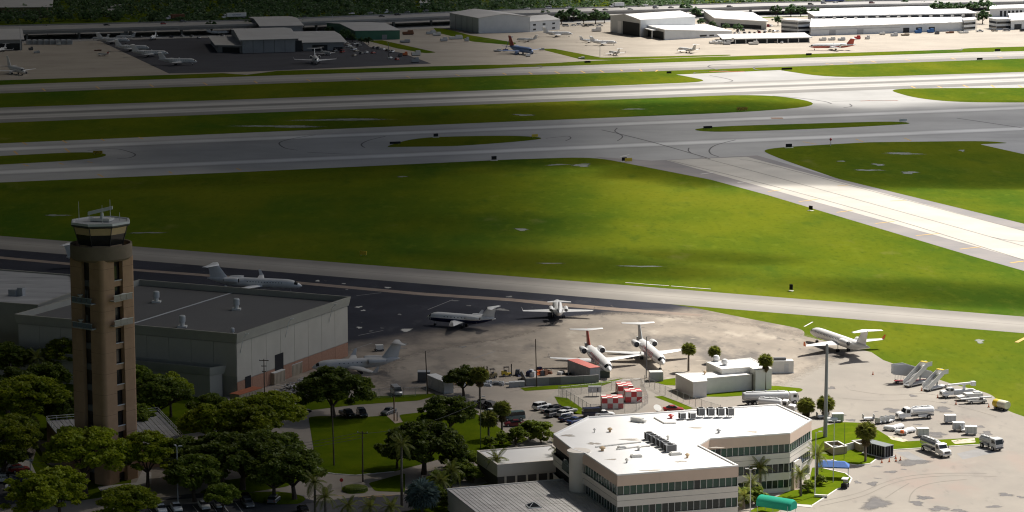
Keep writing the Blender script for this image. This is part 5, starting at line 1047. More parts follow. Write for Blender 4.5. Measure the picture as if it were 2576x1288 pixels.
# checkered generator shelters
M_chr = paint('check_red', (.50,.05,.055), .6); M_chw = paint('check_white', (.70,.66,.62), .6)
def checker(label, q, nx, ny, nz, cs, rz, flip=0):
    t = thing('checkered_shelter', label, 'shelter', (*G(*q), .04), rz); L_, W_, H_ = nx*cs, ny*cs, nz*cs
    B().box(0,0,.02,L_-.1,W_-.1,H_-.04).obj('body', M_chw, t)
    for i in range(nx):
        for k in range(nz):
            for s in (-1, 1): B().box(-L_/2+(i+.5)*cs, s*(W_/2-.02), .03+k*cs, cs-.02, .06, cs-.02).obj('panel', M_chr if (i+k+flip+(s > 0))%2 else M_chw, t)
        for j in range(ny): B().box(-L_/2+(i+.5)*cs, -W_/2+(j+.5)*cs, H_-.01, cs-.02, cs-.02, .06).obj('panel', M_chr if (i+j+flip)%2 else M_chw, t)
    for j in range(ny):
        for k in range(nz):
            for s in (-1, 1): B().box(s*(L_/2-.02), -W_/2+(j+.5)*cs, .03+k*cs, .06, cs-.02, cs-.02).obj('panel', M_chr if (j+k+flip)%2 else M_chw, t)
    return t
checker('red and white checkered equipment shelter nearest the car park', Z2(830,850), 4, 3, 2, 1.25, R(4)); checker('red and white checkered shelter with vents, tall and right of the fenced pair', Z2(1130,760), 3, 3, 2, 1.3, R(6), 1); checker('red and white checkered shelter at the back of the fenced yard', Z2(1010,660), 3, 4, 2, 1.2, R(6))
cb = thing('electrical_cabinet', 'grey electrical cabinet on legs inside the fenced yard', 'cabinet', (*G(*Z2(580,690)), .04), .05); B().box(0,0,.9,3.1,.8,1.5).obj('body', M_lgry, cb); B().box(-.55,-.42,1.2,.25,.05,.6).obj('label_plate', M_wht, cb); B().box(.7,-.42,1.1,.2,.05,.9).obj('slot', M_blk, cb)
for x in (-1.4,-.5,.5,1.4): B().box(x,0,0,.1,.1,.9).obj('leg', M_steel, cb)
def fence(label, S, pts, h, posts, m=None, group=None):
    t = thing('chain_link_fence', label, 'fence', group=group); P_ = [Vector(G(*S(*p))) for p in pts]; mm = MATS.get('chain_link')
    if not mm:
        mm = bpy.data.materials.new('chain_link'); mm.use_nodes = True; n_ = mm.node_tree; MATS['chain_link'] = mm; pb = n_.nodes['Principled BSDF']; pb.inputs['Base Color'].default_value = (.33,.33,.32,1); pb.inputs['Roughness'].default_value = .6
        tc = n_.nodes.new('ShaderNodeTexCoord'); nz_ = n_.nodes.new('ShaderNodeTexNoise'); nz_.inputs['Scale'].default_value = 9; n_.links.new(tc.outputs['Object'], nz_.inputs['Vector']); mr = n_.nodes.new('ShaderNodeMapRange'); mr.inputs['To Min'].default_value = .08; mr.inputs['To Max'].default_value = .30; n_.links.new(nz_.outputs['Fac'], mr.inputs['Value']); n_.links.new(mr.outputs[0], pb.inputs['Alpha'])
    for a, c in zip(P_, P_[1:]):
        n = max(1, round((c-a).length/posts)); d = c-a
        B().add([(*a, .05), (*c, .05), (*c, h), (*a, h)], [(0,1,2,3)]).obj('mesh_panel', mm, t, fix=False)
        for k in range(n+1): p = a+d*(k/n); B().tube((*p, 0), (*p, h+.15), .05, .05, 6).obj('post', M_steel, t)
        B().tube((*a, h), (*c, h), .03, .03, 5).obj('top_rail', M_steel, t)
    return t
fence('chain link fence round the checkered shelters', Z2, [(60,680), (520,950), (1180,920), (1350,800), (1250,560), (90,690)], 2.2, 2.6); fence('chain link fence running from the grey cabin towards the terminal', Z2, [(1300,520), (1600,680), (2130,880), (2400,960)], 2.2, 3.0); fence('faint chain link fence along the lower apron edge by the minivan', Z6, [(1700,530), (2300,500), (2576,480)], 2.2, 3.0)
# concrete barrier wall
bw = thing('barrier_wall', 'weathered concrete wall in front of the junk and forklifts', 'wall'); pts = [Vector(G(*Z1(*p))) for p in ((1750,545), (2576,505), (2800,490))]
for a, c in zip(pts, pts[1:]):
    n = max(1, int((c-a).length/2.6)); d = c-a
    for k in range(n): p = a+d*((k+.5)/n); B().box(p.x, p.y, 0, d.length/n-.03, .4, 1.9+.05*(k%2), math.atan2(d.y, d.x)).obj('wall_panel', M_stain if k%4 == 2 else M_cut, bw)
p0, p1 = Vector(G(*Z1(1690,430))), Vector(G(*Z1(1750,545))); d = p1-p0; B().box((p0.x+p1.x)/2, (p0.y+p1.y)/2, 0, d.length, .3, 1.9, math.atan2(d.y, d.x)).obj('wall_panel', M_cut, bw)
# walled enclosure by the lawn
for lb, pts in (('low walled plant enclosure on the lawn nearest the terminal', [(1755,135), (1970,118), (2115,200), (1900,225)]), ('walled plant enclosure behind the fan palm', [(2210,110), (2410,95), (2540,150), (2340,170)])):
    t = thing('wall_enclosure', lb, 'enclosure'); P_ = [Vector(p) for p in gz(Z5, pts, 1.7)]
    for i in range(4): a, c = P_[i], P_[(i+1)%4]; d = c-a; B().box((a.x+c.x)/2, (a.y+c.y)/2, 0, d.length, .25, 1.6, math.atan2(d.y, d.x)).obj('wall', M_buff, t); B().box((a.x+c.x)/2, (a.y+c.y)/2, 1.6, d.length+.1, .4, .12, math.atan2(d.y, d.x)).obj('coping', M_offw, t)
    m_ = (P_[0]+P_[1]+P_[2]+P_[3])/4; B().box(m_.x, m_.y, 0, 1.2, 1.2, 1.3).obj('machine', M_dgry, t)
wl = thing('garden_wall', 'low beige wall linking the two plant enclosures', 'wall'); a, c = [Vector(p) for p in gz(S11, [(660,715), (880,650)])]; d = c-a; B().box((a.x+c.x)/2, (a.y+c.y)/2, 0, d.length, .25, 1.5, math.atan2(d.y, d.x)).obj('panel', M_lo, wl); B().box((a.x+c.x)/2, (a.y+c.y)/2, 1.5, d.length, .32, .1, math.atan2(d.y, d.x)).obj('coping', M_offw, wl)
dc = thing('dark_cage', 'dark slatted metal cage enclosure beside the fan palm', 'cage', (*G(*S11(1110,715)), .06), R(-52)); B().box(0,0,.15,6.2,2.6,2.3).obj('body', M_blk, dc); B().box(0,0,2.47,6.4,2.8,.12).obj('roof', paint('cage_roof', (.17,.19,.19), .6), dc)
for i in range(9):
    for s in (-1, 1): B().box(-3+.75*i, s*1.34, .15, .09, .06, 2.3).obj('slat', M_gry, dc)
for i in range(4): B().box(3.13, -1.2+.8*i, .15, .06, .09, 2.3).obj('slat', M_gry, dc)
B().box(0,0,0,6.8,3.2,.15).obj('base', M_lgry, dc)
# ------------------------------------------------------------------ aircraft this side
def nose_at(o, S, nose, zn, ang, L):
    N_ = G(*S(*nose), zn); o.location = (N_[0]-math.cos(R(ang))*L/2, N_[1]-math.sin(R(ang))*L/2, .03); o.rotation_euler = (0,0,R(ang)); return o
M_letter = paint('red_lettering', (.62,.06,.08), .5); M_rtail = paint('red_tail', (.50,.09,.06), .45); M_gtail = mat('grey_swirl_tail', (.70,.70,.70), (.30,.33,.34), .45, .45)
CRJ = dict(L=30.3, r=1.38, span=23.25, zc=2.75, fin=7.5, wing_x=-.01, wl=1.2, er=.85, elen=3.9, windows=20, wx=(.17,.66), wroot=5.6, wtip=1.5, tailspan=8.6, tailfrac=.125)
nose_at(jet('passenger_jet', 'white regional jet with red tail and red lettering, nose towards the container', finm=M_rtail, tpm=M_wht, text=('CONVIASA', 2.3, .40, -22, M_letter), **CRJ), S6, (985,1180), 1.7, -80, 30.3)
nose_at(jet('passenger_jet', 'white regional jet with grey tail and red lettering beside the palms', finm=M_gtail, text=('CONVIASA', 2.3, .40, -22, M_letter), **CRJ), S6, (1525,1110), 1.7, -80, 30.3)
nose_at(jet('passenger_jet', 'plain white regional jet with orange winglets parked at the grass edge', wlm=M_org, **CRJ), S7, (425,775), 1.9, 113, 30.3)
CL = dict(L=20.6, r=1.32, span=19.6, zc=2.45, fin=6.2, wl=1.1, er=.64, elen=3.9, windows=7, wx=(.28,.58))
d_j = jet('business_jet', 'white business jet seen from behind with its shadow on dark asphalt', **CL); a, c = G(*S6(110,550), 2.4), G(*S6(820,555), 2.4); d_j.location = ((a[0]+c[0])/2, (a[1]+c[1])/2+3.2, .03); d_j.rotation_euler = (0,0,R(91))
nose_at(jet('business_jet', 'white over navy business jet side on at the middle of the dark apron', belly=M_navy, **CL), S5, (1720,622), 1.9, 157, 20.6)
nose_at(jet('business_jet', 'white business jet half hidden beside the hangar containers and tree', c=paint('dull_grey_white', (.46,.46,.45), .6), L=22.5, r=1.3, span=22.5, zc=2.5, fin=7.2, wl=1.6, er=.7, elen=4.6, windows=6, wx=(.3,.55)), S5, (562,1140), 1.7, -163, 22.5)
nose_at(jet('business_jet', 'large white business jet standing behind the hangar roof', L=29.5, r=1.42, span=28, zc=2.9, fin=7.7, wl=1.6, er=.8, elen=4.4, windows=13, wx=(.2,.56)), S5, (465,322), 1.9, -14, 29.5)
jj = jet('business_jet', 'white jet tail poking out behind the control tower', L=21, r=1.3, span=18, zc=2.6, fin=7.4, wl=1.2, windows=9); jj.location = (*G(246, 676), .03); jj.rotation_euler = (0,0,R(-14))
# ------------------------------------------------------------------ service vehicles on the apron
def hd(S, a, c): return gang(S(*a), S(*c))
tanker('white fuel truck with long hood parked alone on the beige apron', 9.0, True, M_wht, M_wht, Z3(780,1160), hd(Z3, (980,1150), (600,1172)), 1.0)
tanker('white truck with polished metal tank on the apron near the dark cage', 9.4, True, M_chrome, M_wht, S11(1680,700), hd(S11, (1570,660), (1790,745)), 1.1)
tanker('small grey and white utility truck near the right edge', 6.2, False, M_lgry, M_lgry, S11(2235,650), hd(S11, (2150,625), (2290,668)), .8)
tanker('long silver tanker with white cab behind the terminal', 13.5, False, M_lgry, M_wht, Z4(740,450), hd(Z4, (280,470), (1190,440)), 1.15)
tanker('white truck half hidden behind the terminal roof edge', 9.0, True, M_wht, M_wht, Z4(850,560), hd(Z4, (620,520), (1140,560)), 1.05)
def stairs(label, q0, q1, S, h):
    t = thing('passenger_stairs', label, 'stairs', (*G(*S(*q0)), .04), hd(S, q0, q1)); L_ = h*1.55
    B().extr([(-.3,.35), (L_+1.6,.35), (L_+1.6,.6), (-.3,.6)], -.9, .9).obj('chassis', M_lgry, t)
    for s in (-1, 1):
        B().extr([(0,.55), (.5,.55), (L_,h-.25), (L_,h+1.0), (L_-.3,h+1.0), (-.3,1.55)], s*.95-.05, s*.95+.05).obj('side_panel', M_offw, t); B().box(L_+.95, s*.9, h, 1.9, .06, 1.0).obj('platform_rail', M_offw, t)
    n = 16
    for i in range(n): B().box(.3+L_*i/n, 0, .6+(h-.6)*i/n, L_/n*1.3, 1.8, .12).obj('step', M_lgry, t)
    B().box(L_+.95, 0, h-.1, 1.9, 1.8, .12).obj('platform', M_lgry, t); B().box(L_-.1, 0, h+1.0, .9, 1.9, .14).obj('canopy_bar', M_yel, t)
    for x in (L_*.7, L_*.7+.5): B().tube((x,0,.6), (L_*.85,0,h*.75), .09).obj('strut', M_gry, t)
    for x in (.6, L_+1.0):
        for s in (-1, 1): wheel_(t, x, s*.85, .35)
    return t
stairs('taller white mobile passenger stairs, the one nearer the grey ramp', (640,640), (1000,560), Z3, 4.3); stairs('shorter white mobile passenger stairs, the one nearer the white truck', (960,705), (1250,640), Z3, 3.5)
rp = thing('covered_ramp', 'large grey panelled boarding ramp on thin legs', 'ramp', (*G(*Z3(740,560)), .04), hd(Z3, (450,570), (1040,550))); B().extr([(-5.2,2.4), (5.2,.9), (5.2,2.4), (-2.4,4.8), (-5.2,4.6)], -.9, -.8).obj('side_panel', M_lgry, rp); B().extr([(-5.2,2.4), (5.2,.9), (5.2,2.4), (-2.4,4.8), (-5.2,4.6)], .8, .9).obj('side_panel', M_lgry, rp); B().extr([(-5.2,2.3), (5.2,.8), (5.2,.95), (-5.2,2.45)], -.85, .85).obj('deck', M_gry, rp); B().box(0,0,.35,9,1.4,.2).obj('chassis', M_redp, rp)
for i in range(6): B().tube((-4.8+i*.75,-.85,.1), (-4.7+i*.75,-.85,2.4), .05).obj('leg', M_offw, rp)
for x in (-4, 4):
    for s in (-1, 1): wheel_(rp, x, s*.8, .35)
def loader(label, q, rz):
    t = thing('belt_loader', label, 'belt loader', (*G(*q), .04), rz); B().box(0,0,.4,4.6,1.7,.55).obj('body', M_offw, t); bl = B().extr([(-3.8,.95), (3.6,1.35), (3.6,1.6), (-3.8,1.2)], -.45, .45).obj('conveyor', M_lgry, t); B().box(1.0,-.6,.95,.7,.5,.6).obj('seat', M_dgry, t)
    for x in (-1.5, 1.5):
        for s in (-1, 1): wheel_(t, x, s*.8, .38)
    return t
loader('low beige belt loader with two wheels showing beside the orange cone', Z3(1790,905), hd(Z3, (1650,905), (1950,895)))
sv = thing('catering_truck', 'white pickup fronted truck with raised boom at the apron edge', 'truck', (*G(*Z3(1480,800)), .04), hd(Z3, (1700,790), (1300,810))); cab_parts(sv, 1.2, True, M_wht, 2.1, 2.3); B().box(-1.6,0,.7,5.4,2.0,1.0).obj('bed', M_lgry, sv); B().tube((-1.6,0,1.7), (-1.6,0,2.9), .35).obj('turret', M_wht, sv); B().extr([(-3.9,3.0), (2.6,2.8), (2.6,3.15), (-3.9,3.5)], -.3, .3).obj('boom', M_wht, sv); B().box(-3.9,0,2.6,1.0,1.1,1.0).obj('bucket', M_wht, sv)
for x in (3.3, -2.6):
    for s in (-1, 1): wheel_(sv, x, s*.95, .45, .3)
tg = thing('baggage_tractor', 'beige tractor with two rounded wheel arches beside the white boom truck', 'tractor', (*G(*Z3(1690,850)), .04), hd(Z3, (1860,840), (1500,860))); B().extr([(-2.8,.45), (2.3,.45), (3.3,.5), (3.3,1.0), (1.6,1.25), (1.4,1.7), (-2.8,1.7)], -1.05, 1.05).obj('body', M_offw, tg); B().box(-1.6,0,1.7,1.5,1.4,.3).obj('engine_cover', M_wht, tg)
for x in (-1.8, 1.0):
    for s in (-1, 1): wheel_(tg, x, s*.98, .55, .3)
yt = thing('lavatory_tank', 'white and yellow rounded tank trailer at the grass edge', 'trailer', (*G(*Z3(2200,1010)), .04), hd(Z3, (2100,980), (2320,1030))); n = 12
for x0, x1, m in ((-1.9,-.5,M_yel), (-.5,1.9,paint('cream_plastic', (.72,.68,.52), .5))): B().loft([[(x, 1.05*k*math.cos(2*math.pi*i/n+.26)*1.1, 1.35+.95*k*math.sin(2*math.pi*i/n+.26)) for i in range(n)] for x, k in ((x0,.96), (x0+.12,1.0), (x1-.12,1.0), (x1,.96))]).obj('tank', m, yt, smooth=True)
B().box(0,0,.3,3.6,1.4,.15).obj('chassis', M_dgry, yt)
for x in (-1.1, 1.1):
    for s in (-1, 1): wheel_(yt, x, s*.8, .32)
def cart(label, q, rz, kind, group='ground service carts'):
    t = thing('baggage_cart', label, 'cart', (*G(*q), .04), rz, group); B().box(0,0,.35,2.6,1.5,.14).obj('deck', M_lgry, t); B().tube((1.3,0,.42), (2.2,0,.3), .04).obj('tow_bar', M_dgry, t)
    if kind == 'box':
        B().box(0,0,.5,2.5,1.45,1.35).obj('body', M_lgry, t); B().box(0,0,1.85,2.65,1.6,.1).obj('roof', M_wht, t)
        for x in (-.8,.0,.8): B().box(x,-.74,.6,.06,.04,1.2).obj('post', M_gry, t)
    elif kind == 'flat':
        for s in (-1, 1): B().box(s*1.25,0,.5,.08,1.4,.9).obj('end_board', M_lgry, t)
        B().box(0,0,.5,1.9,1.3,.12).obj('load', M_wht, t)
    else:
        B().loft([[(x, .75*math.cos(math.pi*i/8), .5+.7*k*math.sin(math.pi*i/8)) for i in range(9)] for x, k in ((-1.3,.7), (-1,1), (1,1), (1.3,.7))]).obj('cover', M_wht, t, smooth=True)
        if kind == 'orange': B().box(.4,-.8,.5,.7,.5,.7).obj('crate', M_org, t)
    for x in (-.85,.85):
        for s in (-1, 1): wheel_(t, x, s*.68, .22, .14)
    return t
CT = [(S11(1830,395),.05,'box','boxy white roofed cart standing alone below the fuel truck'), (S11(1915,470),.0,'box','boxy cart with pale roof, left of the pair by the grass'), (S11(2040,510),-.1,'box','wide boxy cart, right of the pair by the grass'), (S11(1990,480),.1,'flat','low flat cart squeezed between the two boxy carts'), (S11(1555,530),.1,'box','white box cart behind the polished tank truck'),
      (S11(1010,365),.1,'flat','flat dolly with upright end boards and a white load'), (S11(1130,395),.9,'flat','end board dolly, first of the leaning row'), (S11(1175,390),.9,'flat','end board dolly, second of the leaning row'), (S11(1220,385),.9,'flat','end board dolly, third of the leaning row'), (S11(1225,470),-.4,'cover','white covered cart, left of the rounded ones'), (S11(1310,455),.7,'cover','white covered cart behind the others on the sand'), (S11(1340,510),-.4,'orange','white covered cart with an orange crate'), (S11(1420,490),.6,'cover','white covered cart at the right end of the row'), (S11(640,385),.05,'cover','low white covered cart by the grey mast, left one'), (S11(700,380),.05,'box','low white box cart by the grey mast, right one'), (S11(545,345),.2,'flat','small dark dolly left of the grey mast')]
for q, rz, k, lb in CT: cart(lb, q, rz, k)
def cone(label, q):
    t = thing('traffic_cone', label, 'cone', (*G(*q), .03)); B().box(0,0,0,.45,.45,.05).obj('base', M_blk, t); B().tube((0,0,.05), (0,0,.85), .2, .05, 10).obj('body', M_org, t); B().tube((0,0,.4), (0,0,.58), .135, .10, 10).obj('band', M_wht, t); return t
for i, (x, y) in enumerate(((1145,795), (1220,785), (1288,780), (1332,770), (1285,750))): cone(f'orange traffic cone, {ORD[i]} in the row beside the dark cage', S11(x, y))
for q, lb in ((Z3(88,435),'orange traffic cone alone on the apron by the big jet'), (Z3(890,700),'orange cone at the foot of the passenger stairs'), (Z3(1155,815),'orange cone in front of the boom truck'), (Z3(1995,970),'orange cone left of the yellow tank trailer'), (Z3(1455,925),'orange cone left of the belt loader')): cone(lb, q)
gk = thing('golf_cart', 'dark golf cart with white roof at the lawn kerb', 'golf cart', (*G(*S11(775,1045)), .04), R(70)); B().extr([(-1.2,.3), (1.2,.3), (1.25,.8), (.8,.9), (.5,.55), (-.1,.55), (-.15,.95), (-1.2,1.0)], -.6, .6).obj('body', M_blk, gk); B().box(-.05,0,1.9,1.8,1.25,.1).obj('roof', M_wht, gk); B().box(-.2,0,.75,.5,1.1,.18).obj('seat', M_offw, gk)
for x in (-.8,.7):
    for s in (-1, 1): B().tube((x,s*.55,.8), (x*.9,s*.55,1.9), .025).obj('post', M_blk, gk); wheel_(gk, x, s*.55, .23, .18)
B().add([(.72,-.55,1.0), (.72,.55,1.0), (.65,.55,1.85), (.65,-.55,1.85)], [(0,1,2,3)]).obj('windshield', M_lgry, gk)
def forklift(label, q, rz, m):
    t = thing('forklift', label, 'forklift', (*G(*q), .03), rz); B().extr([(-1.3,.3), (1.0,.3), (1.0,.75), (.2,.75), (-.2,1.2), (-1.3,1.25)], -.6, .6).obj('body', m, t); B().box(-.1,0,2.2,1.3,1.1,.08).obj('overhead_guard', M_blk, t)
    for x in (-.7,.5):
        for s in (-1, 1): B().tube((x,s*.5,.8), (x,s*.5,2.2), .04).obj('guard_post', M_blk, t)
    for s in (-1, 1): B().box(1.15,s*.3,.1,.14,.12,2.9).obj('mast', M_blk, t); B().box(1.7,s*.3,.12,1.1,.12,.06).obj('fork', M_dgry, t)
    B().box(-.3,0,1.0,.5,.6,.5).obj('seat', M_dgry, t)
    for x in (-.8,.8):
        for s in (-1, 1): wheel_(t, x, s*.55, .32)
    return t
forklift('dirty yellow forklift with raised load, left of the pair', Z1(1250,430), R(200), paint('dirty_yellow', (.30,.24,.12), .7)); forklift('black masted forklift, right of the pair', Z1(1470,400), R(10), M_yel)
# junk on the apron edge
def junk(label, q, n, rad, cols, seed, name='scrap_heap', hmax=1.6):
    rnd = random.Random(seed); t = thing(name, label, 'scrap', (*G(*q), .03))
    for i in range(n):
        a, d = rnd.uniform(0,6.28), rad*math.sqrt(rnd.random()); s = rnd.uniform(.5,1.3); b = B().box(d*math.cos(a)*1.5, d*math.sin(a), 0, s*rnd.uniform(.8,1.6), s, rnd.uniform(.35,hmax), rnd.uniform(0,3), rnd.uniform(.6,1))
        b.obj('scrap_piece', rnd.choice(cols), t)
    return t
M_brn = paint('rust_brown', (.20,.09,.05), .9); M_purp = paint('purple_tarp', (.09,.04,.14), .8)
junk('heap of yellow, purple and white scrap next to the silver trailer', Z1(780,530), 16, 2.6, [M_yel, M_purp, M_offw, M_lgry, M_gry, M_dgry], 4); junk('pile of grey and white scrap boxes behind the fan palm', Z1(980,520), 18, 2.8, [M_lgry, M_offw, M_gry, M_buff], 8, hmax=1.3); junk('low scatter of grey parts near the barrier wall', Z1(1290,530), 14, 2.6, [M_gry, M_lgry, M_dgry], 15, hmax=.7)
junk('dark cart heaped with white and navy bags', Z1(1750,400), 14, 1.7, [M_navy, M_dgry, M_wht, M_gry], 21); junk('heap of rusty and brown crates beyond the barrier wall', Z1(1980,370), 16, 1.9, [M_brn, M_dgry, M_org, M_buff, M_navy], 27); junk('white and black debris beside the red roofed container', Z2(180,370), 10, 1.6, [M_wht, M_blk, M_lgry], 33, hmax=.8)
for i, (x, y) in enumerate(((1540,560), (1610,555), (1690,550))): tt = thing('utility_bin', f'grey lidded bin, {ORD[i]} from the left beside the barrier wall', 'bin', (*G(*Z1(x, y)), .03), .05); B().box(0,0,0,1.25,1.3,1.2).obj('body', M_gry, tt); B().box(0,0,1.2,1.35,1.4,.12).obj('lid', M_lgry, tt)
tt = thing('crate', 'yellow brown crate left of the dirty forklift', 'crate', (*G(*Z1(1140,440)), .03), .1); B().box(0,0,0,2.0,1.6,1.8).obj('body', M_buff, tt); B().box(0,0,1.8,2.1,1.7,.1).obj('lid', M_yel, tt)
tt = thing('crate', 'pale cage crate behind the scrap boxes', 'crate', (*G(*Z1(890,420)), .03), .0); B().box(0,0,0,1.9,1.4,1.3).obj('body', M_lgry, tt); B().box(0,0,1.3,2.0,1.5,.1).obj('lid', M_offw, tt)
tt = thing('ground_power_unit', 'small white cart behind the half hidden jet', 'cart', (*G(*S5(1240,955)), .03), .2); B().box(0,0,.4,2.0,1.5,1.2).obj('body', M_offw, tt); B().box(0,0,.2,2.4,1.4,.2).obj('chassis', M_dgry, tt)
for x in (-.8,.8):
    for s in (-1, 1): wheel_(tt, x, s*.65, .3)
sp_ = thing('lumber_pile', 'wide heap of weathered grey boards behind the dark tree', 'lumber'); rnd = random.Random(77)
cA, cB = Vector(G(*Z6(880,520))), Vector(G(*Z6(1350,330))); me0 = None
for i in range(150):
    f = rnd.random(); c = cA+(cB-cA)*f+Vector((rnd.uniform(-5,5), rnd.uniform(-7,7)))
    if me0 is None: me0 = B().box(0,0,0,3.6,.35,.1).obj('plank', M_metal, sp_); o = me0
    else: o = link('plank', me0.data, sp_)
    o.location = (c.x, c.y, .05+rnd.random()*1.1); o.rotation_euler = (rnd.uniform(-.25,.25), rnd.uniform(-.3,.3), rnd.choice((-.45,1.1))+rnd.uniform(-.5,.5)); o.scale = (rnd.uniform(.5,1.5), rnd.uniform(.7,1.8), 1)
# ------------------------------------------------------------------ parked cars
pk = hd(Z1, (1880,880), (2110,830))
for q, rz, k, c, lb in ((Z1(1975,880),pk,'suv','white','white wagon at the head of the parked row by the fence'), (Z1(2075,915),pk,'sedan','silver','silver sedan second in the parked row by the fence'), (Z1(2200,925),pk,'suv','black','black wagon with white bonnet reflections in the fence row'), (Z1(2150,985),pk,'suv','grey','dark grey wagon in the middle of the fence row'), (Z1(2310,985),pk,'hatch','white','white hatchback in the middle of the fence row'), (Z1(2360,935),pk,'sedan','silver','light car behind the white hatchback in the fence row'), (Z1(2350,1045),pk,'sedan','navy','navy sedan near the terminal corner'), (Z1(2470,1085),pk,'sedan','blue','blue sedan nearest the terminal roof corner'),
    (Z1(1560,1040),hd(Z1,(1700,1030),(1440,1050)),'van','teal','dark green van next to the maroon car'), (Z1(1580,1125),hd(Z1,(1690,1120),(1470,1125)),'sedan','maroon','maroon sedan below the dark green van'), (Z1(1810,1200),pk*.5,'sedan','navy','navy coupe by the shrubs near the terminal'), (Z1(1775,1255),pk*.5,'sedan','white','white sedan tucked beside the shrubs'), (Z1(1105,850),hd(Z1,(1000,810),(1220,880)),'pickup','black','large black pickup behind the fan palms'), (Z1(1265,885),hd(Z1,(1180,850),(1380,910)),'suv','grey','dark wagon between the fan palms'), (Z1(1260,960),.6,'sedan','white','white car roof glimpsed between fan palms'),
    (Z2(570,985),.2,'van','navy','navy van beside the checkered shelters'), (Z2(720,985),.2,'sedan','white','white sedan beside the navy van'), (Z2(1720,915),.1,'sedan','red','red car behind the terminal back edge'), (Z6(2210,470),hd(Z6,(2140,380),(2240,470)),'van','silver','silver minivan alone on the worn apron'), (Z6(1620,740),hd(Z6,(1560,690),(1680,745)),'pickup','black','black pickup parked at the road under the dark tree'), (Z6(1795,735),hd(Z6,(1770,670),(1830,735)),'suv','black','black wagon beside the black pickup on the road'), (Z6(2115,705),hd(Z6,(2190,660),(2080,700)),'sedan','grey','grey sedan driving on the service road'), (Z6(1060,700),.4,'sedan','black','dark car half under the broad dark tree'),
    (S9(2110,760),R(75),'suv','teal','grey green wagon at the end of the low wing'), (S9(180,1190),R(80),'hatch','grey','grey hatchback on the lower left parking lot')): car(k, q, rz, c, lb)
dn = R(-72)
for q, rz, k, c, lb in ((S8(1620,1285),dn,'sedan','white','white sedan, leftmost along the bottom parking row'), (S8(1775,1270),dn,'sedan','white','white sedan, second along the bottom parking row'), (S8(2055,1250),dn,'sedan','white','white sedan, third along the bottom parking row'), (S8(2205,1240),dn,'hatch','silver','silver hatchback right of the white sedans at the bottom'), (S8(2480,1205),dn,'suv','black','black wagon in tree shade in the bottom row'), (S9(-80,1230),dn,'sedan','grey','grey sedan in tree shade at the bottom'), (S9(480,1300),dn,'sedan','black','black car at the very bottom edge'),
    (Z8(240,975),R(10),'sedan','white','white sedan in the dim left parking lot, upper of two'), (Z8(330,1050),R(10),'suv','silver','silver wagon in the dim left parking lot, lower of two'), (Z8(40,400),R(10),'sedan','white','white car at the top of the dim left lot'), (Z8(60,470),R(10),'sedan','navy','navy car second from the top of the dim left lot'), (Z8(80,540),R(10),'sedan','silver','silver car third from the top of the dim left lot'), (Z8(240,890),R(10),'sedan','navy','navy car above the white sedan in the left lot'), (Z8(60,870),R(10),'hatch','white','white hatchback by the left frame edge'), (Z8(270,730),R(30),'hatch','red','red car half under the left tree'), (Z8(60,840),R(10),'sedan','grey','grey car by the left frame edge'), (S9(850,830),0,'sedan','white','') )[:-1]: car(k, q, rz, c, lb)
lot = bpy.data.objects['parking_lot']
marks(Z8, ((20,970,130,965), (50,1012,160,1008), (80,1060,200,1055), (30,915,120,912)), .14, M_white, .04, lot); marks(S8, ((1500,1260,1560,1320), (1690,1240,1750,1320), (1940,1225,2010,1310), (2130,1210,2190,1300), (2250,1225,2310,1300), (2370,1195,2440,1290)), .14, M_white, .04, lot); marks(S9, ((1030,1140,1300,1112), (1100,1148,1400,1118), (790,1130,900,1118)), .2, M_yellow, .045, lot)
# ------------------------------------------------------------------ poles and wires
p1 = pole('utility_pole', 'slim wooden pole standing on the dim lawn', S9(785,820), 12.9, .17, M_wood, lean=(-.02,0)); p2 = pole('utility_pole', 'wooden utility pole with crossarm at the lawn corner', S9(1075,985), 10.7, .18, M_wood, arm=(2.2,), rz=R(80)); p3 = pole('utility_pole', 'wooden pole with three crossarms by the orange roofed container', Z6(620,650), 12.0, .16, M_wood, arm=(2.2,1.2,1.0), rz=R(90))
p4 = pole('utility_pole', 'leaning bare pole next to the long silver trailer', Z1(325,660), 10.5, .17, M_wood, lean=(-.05,0)); p5 = pole('utility_pole', 'dark pole standing at the end of the barrier wall', Z1(1905,550), 11.7, .16, M_wood, lean=(-.03,0)); p6 = pole('light_pole', 'thin dark pole in front of the grey tailed jet', S6(1350,1230), 10.4, .14, M_dgry, 'lamp post'); p7 = pole('light_pole', 'thin green pole with white lamp head among the fan palms', S9(2260,650), 11.5, .10, paint('pole_green', (.10,.13,.06), .7), 'lamp post', lamp=((.5,0),))
pole('mast', 'thick tall grey mast beside the terminal', S11(575,535), 21.0, .48, paint('mast_grey', (.27,.28,.30), .5), 'mast'); pole('light_pole', 'tall pale lamp post behind the blue canopy', S11(655,990), 12.8, .11, M_lgry, 'lamp post', lamp=((.7,0), (-.7,0))); pole('light_pole', 'tall pale lamp post at the terminal corner lawn', S11(470,1135), 13.3, .13, M_lgry, 'lamp post', lamp=((.7,0),)); pole('light_pole', 'thin dark post on the lawn by the enclosures', S11(765,760), 8.0, .06, M_dgry, 'post'); pole('light_pole', 'pale lamp post with flat double head near the green awning', (1887,1297), 9.3, .11, M_lgry, 'lamp post', lamp=((.6,0), (-.6,0))); pole('light_pole', 'short lamp post in front of the terminal lower windows', (1829,1322), 7.9, .08, M_lgry, 'lamp post', lamp=((.45,0),)); pole('light_pole', 'pale street lamp with twin heads at the bottom left road', Z8(2480,1170), 11.6, .12, M_lgry, 'lamp post', lamp=((.55,.1), (-.3,.5))); p8 = pole('utility_pole', 'utility pole carrying wires at the left parking lot', Z8(435,1110), 8.4, .13, M_lgry, arm=(1.4,), rz=R(80)); pole('light_pole', 'short dark lamp post between the trees at the bottom', Z8(1710,1300), 4.5, .07, M_dgry, 'lamp post')
